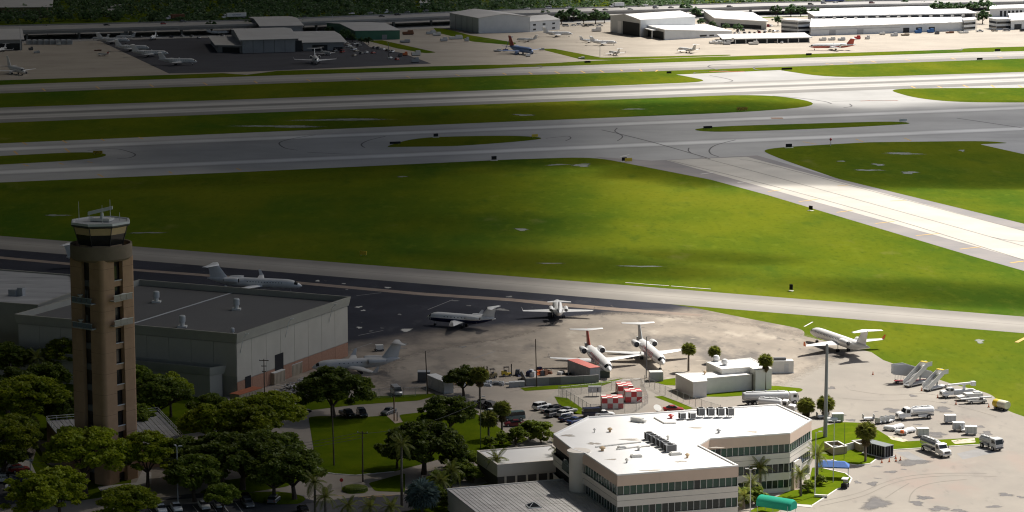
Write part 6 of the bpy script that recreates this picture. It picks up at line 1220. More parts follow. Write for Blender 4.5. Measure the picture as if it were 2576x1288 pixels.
def top(p, h, dx=0): return (p.location.x+dx, p.location.y, h)
for k, (dx, dz) in enumerate(((-.6,0), (0,.15), (.6,0))): wire(f'thin power line strung across the dim trees, {("upper", "middle", "lower")[k]} one', top(p8, 8.1+dz-.4*k, dx*.5), top(p2, 10.4-.5*k, dx), 2.2)
wire('thin power line running off the left frame edge', top(p8, 8.1), (-90, p8.location.y-6, 8.6), 1.2); wire('thin power line from the lawn corner pole to the lamp pole', top(p2, 10.2), top(p7, 10.6), 1.5)
tt = thing('sign_post', 'brown marker post cluster on the footpath of the lawn', 'post', (*G(*S9(1390,370)), .05)); B().tube((0,0,0), (0,0,5.5), .14).obj('shaft', M_brn, tt); B().tube((.7,-.3,0), (.7,-.3,2.0), .12).obj('shaft', M_wood, tt)
tt = thing('planter', 'rounded dark hedge island with stop sign at the road fork', 'planter', (*G(*S9(1000,1075)), .05)); B().lathe((0,0,0), ((2.6,0), (2.5,.7), (2.2,.9), (.1,1.0)), 20, 1.0, .8).obj('hedge', M_leafd, tt); B().tube((-2.8,0,0), (-2.8,0,2.4), .04).obj('sign_shaft', M_steel, tt); B().tube((-2.8,-.06,2.2), (-2.8,.06,2.2), .4, None, 8).obj('sign_plate', M_redp, tt)
tt = thing('bench', 'white barrier slab lying on the lawn edge', 'barrier', (*G(*Z5(1690,1050)), .05), R(-12)); B().box(0,0,.15,2.6,.5,.4).obj('top', M_offw, tt); B().box(0,0,0,2.4,.4,.15).obj('base', M_dgry, tt)
# ------------------------------------------------------------------ trees and palms
TV = {'py': broadleaf('tree', M_leafy, 12.5, 8.2, 3, 95, 120, .40, .5, .42, .38, dome=.8), 'py2': broadleaf('tree', M_leafy, 12.0, 6.4, 9, 75, 120, .38, .36, .40, .42, dome=.8), 'dk': broadleaf('tree', M_leafd, 10.5, 7.2, 5, 90, 130, .42, .5, .28, .55), 'dk2': broadleaf('tree', M_leafd, 9.5, 6.2, 14, 80, 120, .40, .42, .34, .6), 'mid': broadleaf('tree', M_leafm, 9.5, 6.0, 21, 80, 120, .42, .40, .30, .6), 'sh': broadleaf('shrub', M_leafm, 2.6, 1.9, 33, 26, 60, .26, .10, .12, .7)}
for k in TV: TV[k].location = (0,-4000,0)
def tree(k, q, s, label, rz=0, at=None):
    g = at or G(*q); o = clone(TV[k], (g[0], g[1], 0), rz, label, scale=s, cat='shrub' if k == 'sh' else 'tree'); return o
for k, q, s, lb, rz in (('py',(215,1248),1.14,'broad yellow green layered tree in front of the control tower',0), ('py2',Z8(2060,980),1.0,'yellow green tree with bare forked trunk right of the tower foot',1), ('py',(70,1100),1.1,'large layered tree at the left edge beside the tower',2), ('dk',(20,1040),1.0,'dark rounded tree at the far left edge',1), ('mid',(120,1010),.95,'mid green tree left of the tower before the annex',3), ('mid',(60,1140),.8,'leafy dark tree above the left parking lot',4), ('dk2',(400,1062),1.15,'dark tree right behind the control tower',2), ('py2',(430,1050),.85,'yellow tinted tree between tower and hangar annex',4), ('mid',(535,1082),.85,'small tree with visible trunk at the end of the annex',2), ('mid',(350,1010),.9,'bushy tree against the annex wall right of the tower',5), ('py',(680,1128),1.0,'wide yellow topped layered tree beside the lawn',1), ('py2',(545,1160),1.05,'yellow green tree behind the street lamp',3), ('dk',(610,1232),1.15,'big dark tree in the middle of the bottom left grove',0), ('dk2',(742,1256),1.1,'dark dome tree with forked trunk by the lower lawn',1), ('mid',(490,1262),1.0,'dark green tree behind the street lamp base',0), ('dk',(680,1200),.95,'dark tree merging with the lower grove',3), ('dk',Z6(1450,745),1.1,'broad dark dome tree at the top left lawn corner',2), ('dk2',Z1(630,1290),1.0,'dark tree with forked trunk on the upper lawn',3), ('dk',S9(1690,910),1.1,'large dark tree at the right of the dim lawn',4), ('mid',S9(1420,850),.7,'smaller tree joined to the left of the large dark lawn tree',2), ('py2',(150,1322),.95,'yellow green tree top at the bottom left corner',1), ('py2',(90,1345),1.0,'lower yellow green tree cut by the bottom edge',5), ('py',(320,1345),.75,'flat yellow green crown cut by the bottom edge, right one',2), ('mid',(10,1200),.75,'dim tree over the left parking lot',2), ('mid',(560,1290),.6,'low dim tree beside the bottom parked cars',3), ('dk',(560,1218),1.0,'dark tree filling the middle of the lower left grove',2), ('py2',(625,1168),1.1,'yellow green tree above the dark lower grove',5), ('dk2',(462,1212),1.0,'dark round tree left of the lower grove',4), ('py',(10,1185),.95,'layered tree over the lot at the left edge',3), ('dk',(150,1085),.9,'dark tree just left of the tower shaft',5), ('mid',(335,1108),.85,'green tree touching the right side of the tower',1), ('dk2',(690,1256),.95,'dark tree at the right foot of the lower grove',2), ('mid',(20,960),1.0,'tall green tree before the pale roofed building',2), ('py2',(165,960),.9,'yellow green tree at the annex wall left of the tower',1), ('dk2',Z1(850,690),.75,'slim dark tree behind the forked trunk tree',1)): tree(k, q, s, lb, rz)
SHB = [(Z7(1440,290),1.7,'dense dark shrub mass left of the terminal corner'), (Z7(1600,330),1.8,'dense shrub against the terminal flank'), (Z7(1250,360),1.5,'yellow green shrub in front of the parked cars'), (Z7(1060,370),1.2,'broadleaf shrub beside the thin pole'), (Z7(880,400),1.0,'low shrub behind the wing parapet'), (Z7(560,760),1.9,'shrub left of the low wing'), (Z7(420,850),1.8,'dark shrub by the metal roof corner'), (Z7(330,700),1.7,'leafy shrub under the large dark tree'), (Z7(640,880),1.4,'shrub at the foot of the low wing'), (Z7(200,1000),1.6,'dark shrub left of the metal roof'), (Z7(100,1180),1.6,'bright shrub at the bottom beside the silver palm'), (Z7(250,1240),1.3,'green shrub at the lower corner of the metal roof'), (S10(1040,1260),1.1,'round shrub at the terminal front, left'), (S10(1260,1270),1.2,'round shrub at the terminal front, right'), (S10(1660,1288),1.0,'shrub below the terminal ribbon windows'), (Z5(430,1180),1.4,'shrub by the terminal right wing corner'), (Z5(620,1160),1.3,'bushy shrub behind the green awning'), (Z5(1480,960),.9,'hedge clump at the curved sign wall, left'), (Z5(1700,850),.8,'hedge clump under the blue canopy palms'), (S9(1880,1100),1.6,'shrub bed beyond the metal roof'), (S9(2000,1000),1.7,'tall shrub beside the large dark tree'), (S8(620,560),2.0,'dark shrub at the tower annex corner'), (S8(260,700),1.6,'shrub by the dim footpath')]
for i, (q, s, lb) in enumerate(SHB): tree('sh', q, s, lb, i*1.3)
for kind, q, h, sz, lb, m in (('fan',Z1(1080,760),6.3,1.25,'tall fan palm above the black pickup',None), ('fan',S9(2340,560),4.6,1.25,'short fan palm with skirt on the upper lawn',None), ('fan',S9(2475,530),6.3,1.15,'fan palm on the lawn nearest the car park',None), ('fan',S6(1775,1160),5.6,1.05,'fan palm right of the grey tailed jet',None), ('fan',(1797,914),3.0,.95,'fan palm behind the utility building',None), ('fan',Z4(655,215),7.2,1.05,'tall fan palm in front of the utility block',None), ('fan',Z4(1325,660),2.6,1.2,'drab fan palm at the back corner of the terminal',None), ('fan',Z4(1650,650),3.0,1.2,'fan palm behind the grey mast',None), ('fan',S11(980,780),6.6,1.3,'fan palm standing before the plant enclosures',None), ('royal',S11(490,1000),5.8,1.0,'bushy green palm left of the blue canopy',None), ('coco',S11(330,1130),4.6,.8,'small palm in front of the curved sign wall',None), ('royal',Z5(690,1010),5.6,.95,'tall feather palm before the terminal right wing',None), ('coco',Z5(560,1130),4.0,.8,'lower palm left of the feather palm',None), ('coco',Z5(420,1240),2.6,.75,'low palm at the terminal inner corner',None), ('coco',Z7(990,905),5.3,1.0,'coconut palm in front of the low wing',None), ('coco',Z7(1880,820),6.3,.95,'slim coconut palm at the terminal left flank',None), ('coco',Z7(1690,800),2.4,.7,'small bright palm below the slim coconut palm',None), ('royal',(793,1297),6.6,.95,'tall drooping palm at the bottom left',None), ('royal',(819,1302),4.0,.95,'shorter drooping palm at the bottom left',None), ('coco',(874,1318),3.4,.9,'palm crown cut by the bottom edge, left of three',None), ('coco',(932,1318),3.4,.9,'palm crown cut by the bottom edge, middle of three',None), ('coco',(985,1322),3.6,.9,'palm crown cut by the bottom edge, right of three',None), ('fan',(1062,1290),3.6,1.9,'silvery blue fan palm left of the metal roof',M_palmg), ('royal',(1011,1274),12.4,.95,'very tall slim palm in front of the large dark tree',None), ('coco',(98,968),6.6,1.0,'dark palm against the low annex wall',None), ('fan',(70,1120),4.4,1.5,'pale fan palm left of the tower annex',None), ('coco',(1105,1262),4.2,.95,'palm beside the metal roof corner',None), ('coco',(1135,1240),4.6,.95,'palm behind the metal roof corner',None)):
    palm(kind, (*G(*q), 0), h, lb, int(q[0]), None, m, sz, 0.0 if kind != 'coco' else .05)
# ------------------------------------------------------------------ north side buildings
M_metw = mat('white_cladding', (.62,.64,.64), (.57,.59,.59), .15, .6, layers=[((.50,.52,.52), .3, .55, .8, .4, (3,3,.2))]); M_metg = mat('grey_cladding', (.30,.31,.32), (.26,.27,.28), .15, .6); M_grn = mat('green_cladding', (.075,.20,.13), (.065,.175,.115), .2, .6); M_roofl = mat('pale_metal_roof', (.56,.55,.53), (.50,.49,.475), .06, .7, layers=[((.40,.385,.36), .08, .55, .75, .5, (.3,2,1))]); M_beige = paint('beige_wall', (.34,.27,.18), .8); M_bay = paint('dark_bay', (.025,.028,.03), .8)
def shed(name, label, S, A, Bp, D, h, rise=0.0, axis='side', wall=None, roof=None, over=.6, seams=0, door=None, cat='hangar', heights=None):
    """building from its near left, near right and far left ground corners"""
    t = thing(name, label, cat); a, b, d = [Vector(G(*S(*p))) for p in (A, Bp, D)]; c = b+d-a; wall = wall or M_metw; roof = roof or M_roofl
    hs = heights or (h, h, h, h); P_ = [a, b, c, d]
    B().prism([tuple(p) for p in P_], [0]*4, list(hs)).obj('wall', wall, t)
    u = (b-a).normalized(); v = (d-a).normalized(); o = over
    e = [a-u*o-v*o, b+u*o-v*o, c+u*o+v*o, d-u*o+v*o]
    if heights: zz = [k+.03 for k in hs]; B().add([(*p, z) for p, z in zip(e, zz)]+[(*p, z+.35) for p, z in zip(e, zz)], [(3,2,1,0), (4,5,6,7), (0,1,5,4), (1,2,6,5), (2,3,7,6), (3,0,4,7)]).obj('roof', roof, t)
    elif rise:
        if axis == 'side': r0, r1 = (e[0]+e[3])/2, (e[1]+e[2])/2; g0, g1 = (a, d), (b, c); m0, m1 = (a+d)/2, (b+c)/2; slopes = ((e[0], e[1], r1, r0), (r0, r1, e[2], e[3]))
        else: r0, r1 = (e[0]+e[1])/2, (e[3]+e[2])/2; g0, g1 = (a, b), (d, c); m0, m1 = (a+b)/2, (d+c)/2; slopes = ((e[0], r0, r1, e[3]), (r0, e[1], e[2], r1))
        for g, m in ((g0, m0), (g1, m1)): B().add([(*g[0], h), (*g[1], h), (*m, h+rise)], [(0,1,2)]).obj('gable', wall, t)
        rs = {id(r0), id(r1)}
        for sl in slopes: zz = [h+rise+.05 if id(p) in rs else h+.02 for p in sl]; B().add([(*p, z) for p, z in zip(sl, zz)]+[(*p, z+.25) for p, z in zip(sl, zz)], [(3,2,1,0), (4,5,6,7), (0,1,5,4), (1,2,6,5), (2,3,7,6), (3,0,4,7)]).obj('roof_slope', roof, t)
    else: B().prism([tuple(p) for p in e], h+.01, h+.55).obj('roof', roof, t)
    if seams:
        for i in range(1, seams): p = a+(b-a)*(i/seams)-v*.03; B().box(p.x, p.y, .1, .25, .12, h-.3, math.atan2(u.y, u.x)).obj('door_seam', M_dgry, t)
    for dr in (door or ()):
        f0, f1, z0, z1, m = dr[:5]; side = dr[5] if len(dr) > 5 else 'f'
        q0, q1, n_ = (a, b, v) if side == 'f' else (d, a, u); p = q0+(q1-q0)*((f0+f1)/2)-n_*.06; w_ = (q1-q0).length*(f1-f0); B().box(p.x, p.y, z0, w_, .14, z1-z0, math.atan2((q1-q0).y, (q1-q0).x)).obj(dr[6] if len(dr) > 6 else 'opening', m, t)
    return t
win = lambda fs, z0, z1, w_=.06, side='f', m=None: tuple((f, f+w_, z0, z1, m or M_gls, side, 'window') for f in fs)
shed('house', 'beige walled building with wide grey roof beyond the highway', U1, (-260,186), (480,178), (-180,70), 8.5, 3.0, 'side', M_beige, M_roofl, 4.0, cat='building', door=((.58,.70,.1,5.5,M_offw,'f','porch'), (.80,.86,.1,4,M_bay)))
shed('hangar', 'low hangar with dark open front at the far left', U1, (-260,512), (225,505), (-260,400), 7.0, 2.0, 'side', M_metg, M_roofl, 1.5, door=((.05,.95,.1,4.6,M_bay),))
for i in range(8): tt = thing('shelter_tent', f'grey rounded cover, {("first","second","third","fourth","fifth","sixth","seventh","eighth")[i]} from the left by the apron fence', 'shelter', (*G(*U1(292+58*i, 446)), 0), R(20), 'row of grey covers'); B().loft([[(x*1.0, y, 0 if k in (0, 6) else 3.3*math.sin(math.pi*k/6)**.4) for k, x in enumerate([-1.8,-1.75,-1.3,0,1.3,1.75,1.8])] for y in (-2.5, 2.5)]).obj('cover', M_lgry, tt); B().box(0,-2.55,0,2.6,.08,2.5).obj('flap', M_gry, tt)
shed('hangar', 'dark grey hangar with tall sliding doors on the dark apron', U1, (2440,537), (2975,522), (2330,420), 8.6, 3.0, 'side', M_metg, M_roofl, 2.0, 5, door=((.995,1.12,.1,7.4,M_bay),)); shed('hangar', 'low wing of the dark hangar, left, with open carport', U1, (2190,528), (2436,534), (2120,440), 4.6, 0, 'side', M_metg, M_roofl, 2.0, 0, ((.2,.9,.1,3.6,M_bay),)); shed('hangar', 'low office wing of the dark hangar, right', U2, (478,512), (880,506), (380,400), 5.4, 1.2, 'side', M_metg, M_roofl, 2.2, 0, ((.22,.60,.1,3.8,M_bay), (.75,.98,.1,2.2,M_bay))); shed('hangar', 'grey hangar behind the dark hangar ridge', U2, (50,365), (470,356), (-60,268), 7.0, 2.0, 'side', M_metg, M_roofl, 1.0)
shed('hangar', 'green metal hangar with pale roof', U2, (1000,402), (1447,396), (712,318), 6.3, 2.2, 'side', M_grn, M_roofl, .8, 0, ((.60,.71,.1,3.4,M_metg,'f','door'),)); shed('hangar', 'big white gabled hangar with windowless front', U2, (2240,337), (2756,322), (1950,280), 11.0, 2.6, 'front', M_metw, M_roofl, .6, 0, tuple((f, f+.012, .1, 10.5, M_gry, 'l', 'seam') for f in (.2,.4,.6,.8)))
shed('office_annex', 'white two storey annex with small windows right of the big white hangar', U3, (182,322), (482,298), (60,270), 7.2, 0, 'side', M_metw, M_roofl, .3, 0, win((.10,.42,.74), 1.0, 2.2, .09)+win((.10,.42,.74), 4.4, 5.6, .09), 'building')
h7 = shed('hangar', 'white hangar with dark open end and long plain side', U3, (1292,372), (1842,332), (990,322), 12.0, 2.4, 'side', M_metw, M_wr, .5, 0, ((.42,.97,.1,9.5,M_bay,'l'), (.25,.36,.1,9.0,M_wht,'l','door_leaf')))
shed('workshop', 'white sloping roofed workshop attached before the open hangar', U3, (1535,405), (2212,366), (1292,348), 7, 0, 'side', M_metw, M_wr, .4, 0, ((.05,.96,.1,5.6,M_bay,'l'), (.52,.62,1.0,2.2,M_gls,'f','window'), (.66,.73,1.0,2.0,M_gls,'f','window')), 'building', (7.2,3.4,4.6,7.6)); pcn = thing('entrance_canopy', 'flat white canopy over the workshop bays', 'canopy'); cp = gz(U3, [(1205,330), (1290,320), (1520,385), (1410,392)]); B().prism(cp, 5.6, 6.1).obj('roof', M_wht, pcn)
for p in cp[2:]: B().box(p[0], p[1]+1, 0, .9, .9, 5.6).obj('column', M_metw, pcn)
shed('warehouse', 'flat white roofed building behind the parked cars near the highway', U3, (2050,268), (2560,300), (1930,180), 6.0, 0, 'side', M_lgry, M_wr, 1.5, 0, ((.1,.9,.3,3,M_bay),), 'building')
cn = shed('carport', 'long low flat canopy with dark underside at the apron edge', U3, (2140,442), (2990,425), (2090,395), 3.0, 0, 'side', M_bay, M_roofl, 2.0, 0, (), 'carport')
for i in range(9): p = Vector(G(*U3(2140+106*i, 446-2*i))); B().box(p.x, p.y-1.2, 0, .5, .5, 3.0).obj('column', M_lgry, cn)
w1 = shed('warehouse', 'long white roofed warehouse with dark clerestory band', U4, (470,300), (2085,268), (400,255), 10.0, 0, 'side', M_metg, M_wr, 1.0, 0, ((.02,.98,7.2,9.4,M_bay,'f','clerestory'),), 'warehouse'); w2 = shed('warehouse', 'lower white front block of the long warehouse with loading doors', U4, (428,362), (1962,310), (440,300), 5.2, 0, 'side', M_metw, M_wr, .8, 0, tuple((f, f+.04, .1, 3.6, M_gry if i < 2 else M_bay, 'f', 'loading_door') for i, f in enumerate((.12,.30,.60,.685,.77)))+((.0,.58,4.0,4.3,M_gry,'f','trim'),), 'warehouse', (6.2,6.2,8.0,8.0))
for nm, lb, A, b_, D in (('office_building', 'white banded office block at the left end of the warehouse', (300,352), (418,346), (132,338)), ('office_building', 'white banded office block at the right end of the warehouse', (1968,312), (2088,302), (1955,290)), ('office_building', 'white banded office block near the right edge', (2300,300), (2442,296), (2222,285))):
    shed(nm, lb, U4, A, b_, D, 10.0 if b_[0] < 500 else 7.5, 0, 'side', M_metw, M_wr, .8, 0, tuple((.02,.98,z,z+1.6,M_gls,s,'ribbon_window') for z in ((1,4.2,7.4) if b_[0] < 500 else (1.0,4.4)) for s in 'fl'), 'office')
shed('warehouse', 'white roofed hall at the right edge of the apron', U4, (2442,300), (2800,285), (2420,225), 6.5, 0, 'side', M_metw, M_wr, .6, 0, ((.1,.3,.1,4,M_bay), (.4,.6,.1,4,M_bay)), 'warehouse'); shed('warehouse', 'low white roof strip between warehouse and highway', U4, (520,190), (1650,160), (530,150), 4.5, 0, 'side', M_gry, M_wr, .8, 0, (), 'warehouse'); shed('terminal_hall', 'white hall with a row of arches at the top right', U4, (2230,175), (2800,160), (2240,140), 6.5, 0, 'side', M_metw, M_wr, .6, 0, tuple((.18+.07*i, .22+.07*i, .5, 5, M_bay) for i in range(8)), 'building')
for i in range(14):
    tt = thing('roof_monitor', f'small box vent on the long warehouse roof, {("1st","2nd","3rd","4th","5th","6th","7th","8th","9th","10th","11th","12th","13th","14th")[i]} from the left', 'vent', (*G(*U4(560+108*i, 196-2.4*i), 10.5), 10.5), R(8)); B().box(0,0,0,1.8,1.6,1.0).obj('body', M_lgry, tt); B().box(0,0,1.0,2.1,1.9,.2).obj('cap', M_offw, tt)
# ------------------------------------------------------------------ elevated highway
DZ = 6.5
M_deck = mat('highway_concrete', (.38,.37,.35), (.335,.325,.31), .05, .85, layers=[((.30,.295,.29), .03, .5, .75, .5, (.2,3,1))], rot=R(27), world=True); M_gird = mat('girder_concrete', (.30,.295,.285), (.25,.245,.24), .2, .85)
nearq = [(-700,101), (0,81), (644,63), (1131,43), (1288,37), (1932,18), (2576,6), (3200,-8)]; farq = [(-700,84), (0,66.5), (644,51.7), (1131,32), (1288,26), (1932,7.5), (2576,-3), (3200,-15)]
ng = [Vector(G(*p, DZ)) for p in nearq]; fg = [Vector(G(*p, DZ)) for p in farq]
hw = thing('elevated_highway', 'long elevated concrete highway on piers across the top', 'highway')
b = B(); n = len(ng)
for i in range(n-1):
    for nm, z0, z1, q4, m in (('deck', DZ-.4, DZ, (ng[i], ng[i+1], fg[i+1], fg[i]), M_deck),): B().prism([tuple(p) for p in q4], z0, z1).obj(nm, m, hw)
    for e0, e1, s in ((ng[i], ng[i+1], 1), (fg[i], fg[i+1], -1)):
        d = (e1-e0).normalized(); nn = Vector((d.y, -d.x))*s*.0; w_ = Vector((-d.y, d.x))*.45*s; B().prism([tuple(p) for p in (e0, e1, e1+w_, e0+w_)], DZ+.005, DZ+.95).obj('parapet', M_deck, hw)
    g0, g1 = ng[i]+Vector((0,1.0)), ng[i+1]+Vector((0,1.0)); h0, h1 = fg[i]-Vector((0,1.0)), fg[i+1]-Vector((0,1.0)); B().prism([tuple(p) for p in (g0, g1, h1, h0)], DZ-2.0, DZ-.41).obj('girder', M_gird, hw)
    L_ = (ng[i+1]-ng[i]).length; m_ = int(L_/32)
    for k in range(m_):
        c0 = ng[i]+(ng[i+1]-ng[i])*((k+.5)/m_); c1 = fg[i]+(fg[i+1]-fg[i])*((k+.5)/m_)
        for f in (.2, .8): p = c0+(c1-c0)*f; B().box(p.x, p.y, 0, 1.4, 1.8, DZ-2.0, R(25)).obj('pier', M_gird, hw)
struct('frontage_road', [tuple(p-Vector((-6,18))) for p in ng]+[tuple(p+Vector((-2,60))) for p in fg[::-1]], .03, M_ntaxi if False else M_deck)
HD = R(27)
def hcar(S, x, y, k, c, lb, flip=0): g = G(*S(x, y), DZ); car(k, None, HD+math.pi*flip, c, lb, 'traffic on the elevated highway', DZ+.01, at=g)
HC = [(U1,1075,258,'sedan','black','black car alone on the dim highway above the tents',0), (U1,1645,245,'hatch','red','red car on the dim highway',0), (U1,1845,224,'suv','grey','dark wagon ahead of the flatbed truck',0), (U2,372,190,'sedan','white','white car on the highway above the rear hangar',0), (U2,497,180,'sedan','black','black car on the highway above the dark hangar',0), (U2,962,142,'sedan','white','white car on the highway left of the tractor cab',1), (U2,1150,138,'hatch','silver','silver car just left of the tractor cab',1), (U2,1265,170,'sedan','black','black car on the highway above the green hangar',0), (U2,1425,155,'suv','black','black wagon on the highway right of the green hangar',0), (U2,1520,130,'sedan','grey','dark car just right of the tractor cab',1), (U2,1705,118,'suv','grey','dark wagon on the highway left of the white gable',1), (U2,2145,108,'sedan','white','white car on the highway above the white gable',1),
    (U3,150,92,'sedan','silver','silver car on the highway above the annex',1), (U3,365,84,'van','white','white van on the highway above the tree cluster',1), (U3,565,84,'suv','white','white wagon right of the white van',1), (U3,325,112,'sedan','silver','silver car below the white van',0), (U3,835,104,'sedan','maroon','maroon car below the white box truck',0), (U3,940,104,'sedan','black','black car below the white box truck',0), (U3,1190,98,'sedan','grey','grey car right of the white box truck',0), (U3,1340,58,'sedan','white','white car on the far lane right of the box truck',1), (U3,1445,86,'suv','grey','grey wagon above the open hangar',0), (U3,1600,82,'sedan','black','black car above the open hangar',0), (U3,2190,76,'suv','black','black wagon on the sunlit highway',0), (U4,250,55,'sedan','grey','grey car on the sunlit highway, left of the blue truck',0), (U4,430,50,'suv','black','black wagon under the blue truck nose',0), (U4,560,38,'sedan','navy','navy car below the blue truck',0), (U4,680,30,'sedan','silver','silver car below the blue truck tail',0), (U4,1045,36,'suv','maroon','maroon wagon on the top right highway',0)]
for h_ in HC: hcar(*h_)
def bigrig(label, S, x, y, trailer, m, cabm, L_=13.5, cat='truck', z=DZ, rz=None, box=None):
    t = thing('truck', label, cat, (*G(*S(x, y), z), z+.01), HD+math.pi if rz is None else rz); cab_parts(t, L_/2-2.6, True, cabm, 2.4, 3.0); B().box(0,0,.8,L_,1.0,.3).obj('chassis', M_dgry, t)
    if trailer: B().box(-1.8,0,1.15,L_-3.2,2.5,2.75).obj('cargo_box', m, t); B().box(-1.8,0,3.9,L_-3.1,2.55,.08).obj('box_roof', M_offw if m is M_wht else m, t)
    if box: V, Fc = text_mesh(box, 1.5); B().add([(x-1.8, -1.27, z+2.0) for x, z, _ in V], Fc).obj('lettering', M_bluep, t, fix=False); B().add([(-x-1.8, 1.27, z+2.0) for x, z, _ in V], Fc).obj('lettering', M_bluep, t, fix=False)
    for x in (L_/2-.6, -L_/2+1.2, -L_/2+2.4):
        for s in (-1, 1): wheel_(t, x, s*1.0, .5, .35)
    return t
bigrig('white semi trailer with lettering on the dim highway', U1, 2355, 182, True, M_wht, M_wht, 18.5, box='CROWLEY'); bigrig('white cab flatbed truck with brown load on the dim highway', U1, 1765, 196, True, M_brn, M_wht, 13.5); bigrig('white tractor cab without trailer on the highway', U2, 1335, 134, False, M_wht, M_wht, 7.0); bigrig('white box truck on the sunlit highway', U3, 1055, 74, True, M_wht, M_wht, 12.0); bigrig('long blue truck at the very top of the highway', U4, 650, 22, True, M_bluep, M_offw, 22.0)
# ------------------------------------------------------------------ aircraft on the north apron
GJ = 'business jets on the north apron'; JP = jet('business_jet', 'x', L=18.5, r=1.15, span=18, zc=2.1, fin=6.0, wl=1.0, er=.55, elen=3.2, windows=6, wx=(.28,.58))
for i, (S, x, y, a, s, lb) in enumerate(((U1,1790,655,-6,1.3,'white business jet at the near end of the diagonal row'), (U1,1510,572,-6,1.3,'white business jet second in the diagonal row'), (U1,1330,515,-6,1.25,'white business jet third in the diagonal row'), (U1,1140,440,-4,1.25,'white business jet fourth in the diagonal row'), (U1,1010,405,170,.7,'small white jet at the far end of the diagonal row'), (U1,1545,400,-95,.95,'white jet facing the camera before the low road wall'), (U1,1260,395,175,.8,'white jet by the grey shelter under the highway'), (U1,2190,350,20,.9,'white jet behind the parked cars under the highway'), (U2,600,640,-82,1.45,'white jet nose on in the middle of the dark apron'), (U2,700,555,-60,.8,'white jet parked behind the nose on jet'), (U3,460,370,-8,1.15,'white business jet at the foot of the office annex'), (U3,150,420,165,.8,'white jet behind the blue airliner'), (U3,780,430,-10,.75,'small white jet behind the central white jet'), (U3,920,455,-8,1.0,'white business jet in the centre of the bright apron'), (U3,1030,555,115,.8,'small white jet by the apron lamp post'), (U3,1760,530,125,1.0,'white business jet with raised tail on the right bright apron'), (U1,20,520,-100,.8,'jet nose by the dark low hangar at left edge'), (U3,2140,440,150,.75,'white jet by the workshop end'))):
    put(JP, S(x, y), R(a), lb, GJ, scale=s) if i else None
g = G(*U1(1790,655)); JP.location = (*g, .03); JP.rotation_euler = (0,0,R(-6)); JP.scale = (1.3,)*3; tag(JP, 'white business jet at the near end of the diagonal row', 'airplane', GJ)
M_ltblue = paint('blue_fuselage', (.22,.32,.55), .4); AL = dict(L=32, r=1.9, span=31, zc=3.2, fin=11.0, wl=0, tail='low', eng='wing', er=.95, elen=4.0, windows=22, wroot=6.5, wtip=1.6, tailspan=12, tailfrac=.16)
o = jet('airliner', 'blue and white airliner with orange red tail on the bright apron', c=M_ltblue, finm=M_rtail, **AL); o.location = (*G(*U3(90,545)), .03); o.rotation_euler = (0,0,R(-62)); o = jet('airliner', 'white twin engine airliner nose out at the far left', **{**AL, 'L': 30, 'span': 29}); o.location = (*G(*U1(160,745)), .03); o.rotation_euler = (0,0,R(-58)); o.scale = (.9,)*3
o = jet('passenger_jet', 'white jet with red tail and red belly stripe on the bright apron', finm=M_rtail, belly=M_rtail, **{**CRJ, 'windows': 18}); o.location = (*G(*U4(650,505)), .03); o.rotation_euler = (0,0,R(183)); o.scale = (1.05,)*3
o = jet('propeller_plane', 'orange and brown small propeller plane on the dim concrete', L=9, r=.65, span=11, zc=1.3, fin=3.0, wl=0, tail='low', eng='prop', windows=0, c=M_offw, finm=M_rtail, wroot=1.8, wtip=1.0, sweep=.05); o.location = (*G(*U1(1040,565)), .03); o.rotation_euler = (0,0,R(150))
# parked cars on the north side
rnd = random.Random(11); KS = ('sedan', 'suv', 'hatch', 'sedan', 'pickup', 'van'); CS = ('white', 'white', 'silver', 'grey', 'black', 'navy', 'red', 'beige')
def ncars(S, pts, where, rz): 
    for i, (x, y) in enumerate(pts):
        k, c = rnd.choice(KS), rnd.choice(CS); car(k, S(x, y), rz+rnd.uniform(-.1,.1), c, f'{c} {k}, {("first","second","third","fourth","fifth","sixth","seventh","eighth","ninth","tenth","eleventh","twelfth","thirteenth","fourteenth","fifteenth","sixteenth")[i]} {where}', 'cars parked on the north side')
ncars(U2, [(250,520), (388,516)], 'before the dark hangar doors from the left', .3); ncars(U2, [(920,455), (935,475), (960,492), (985,505), (1010,520), (900,442), (1000,450), (1040,465)], 'in the diagonal row by the office wing', R(60)); ncars(U2, [(1190,488), (1235,495), (1280,502), (1325,515), (1370,528), (1060,545), (1110,535), (1180,540), (1420,605), (1350,590), (990,565), (870,530), (790,520)], 'in the scattered lot by the verge', R(70)); ncars(U1, [(1725,378), (1835,372), (1930,372), (2000,388), (2240,370), (2480,325)], 'under the highway by the dark apron', R(-60)); ncars(U3, [(540,268), (620,262), (680,255), (740,270), (800,262), (880,265), (840,312)], 'by the dark trees left of the open hangar', R(20)); ncars(U3, [(2240,345), (2290,340), (2340,345), (2390,338), (2440,345), (2490,335), (2540,340), (2270,318), (2330,312), (2480,315), (2550,318), (2500,275), (2580,270)], 'in the lot beside the workshop', R(80)); ncars(U4, [(20,320), (60,325), (100,322), (30,270), (80,430), (140,435)], 'left of the banded office', R(75)); ncars(U4, [(2130,322), (2280,318), (2400,314), (1940,328), (2570,318)], 'along the front of the right hall', R(10))
M_blueb = paint('blue_skip', (.04,.14,.36), .6)
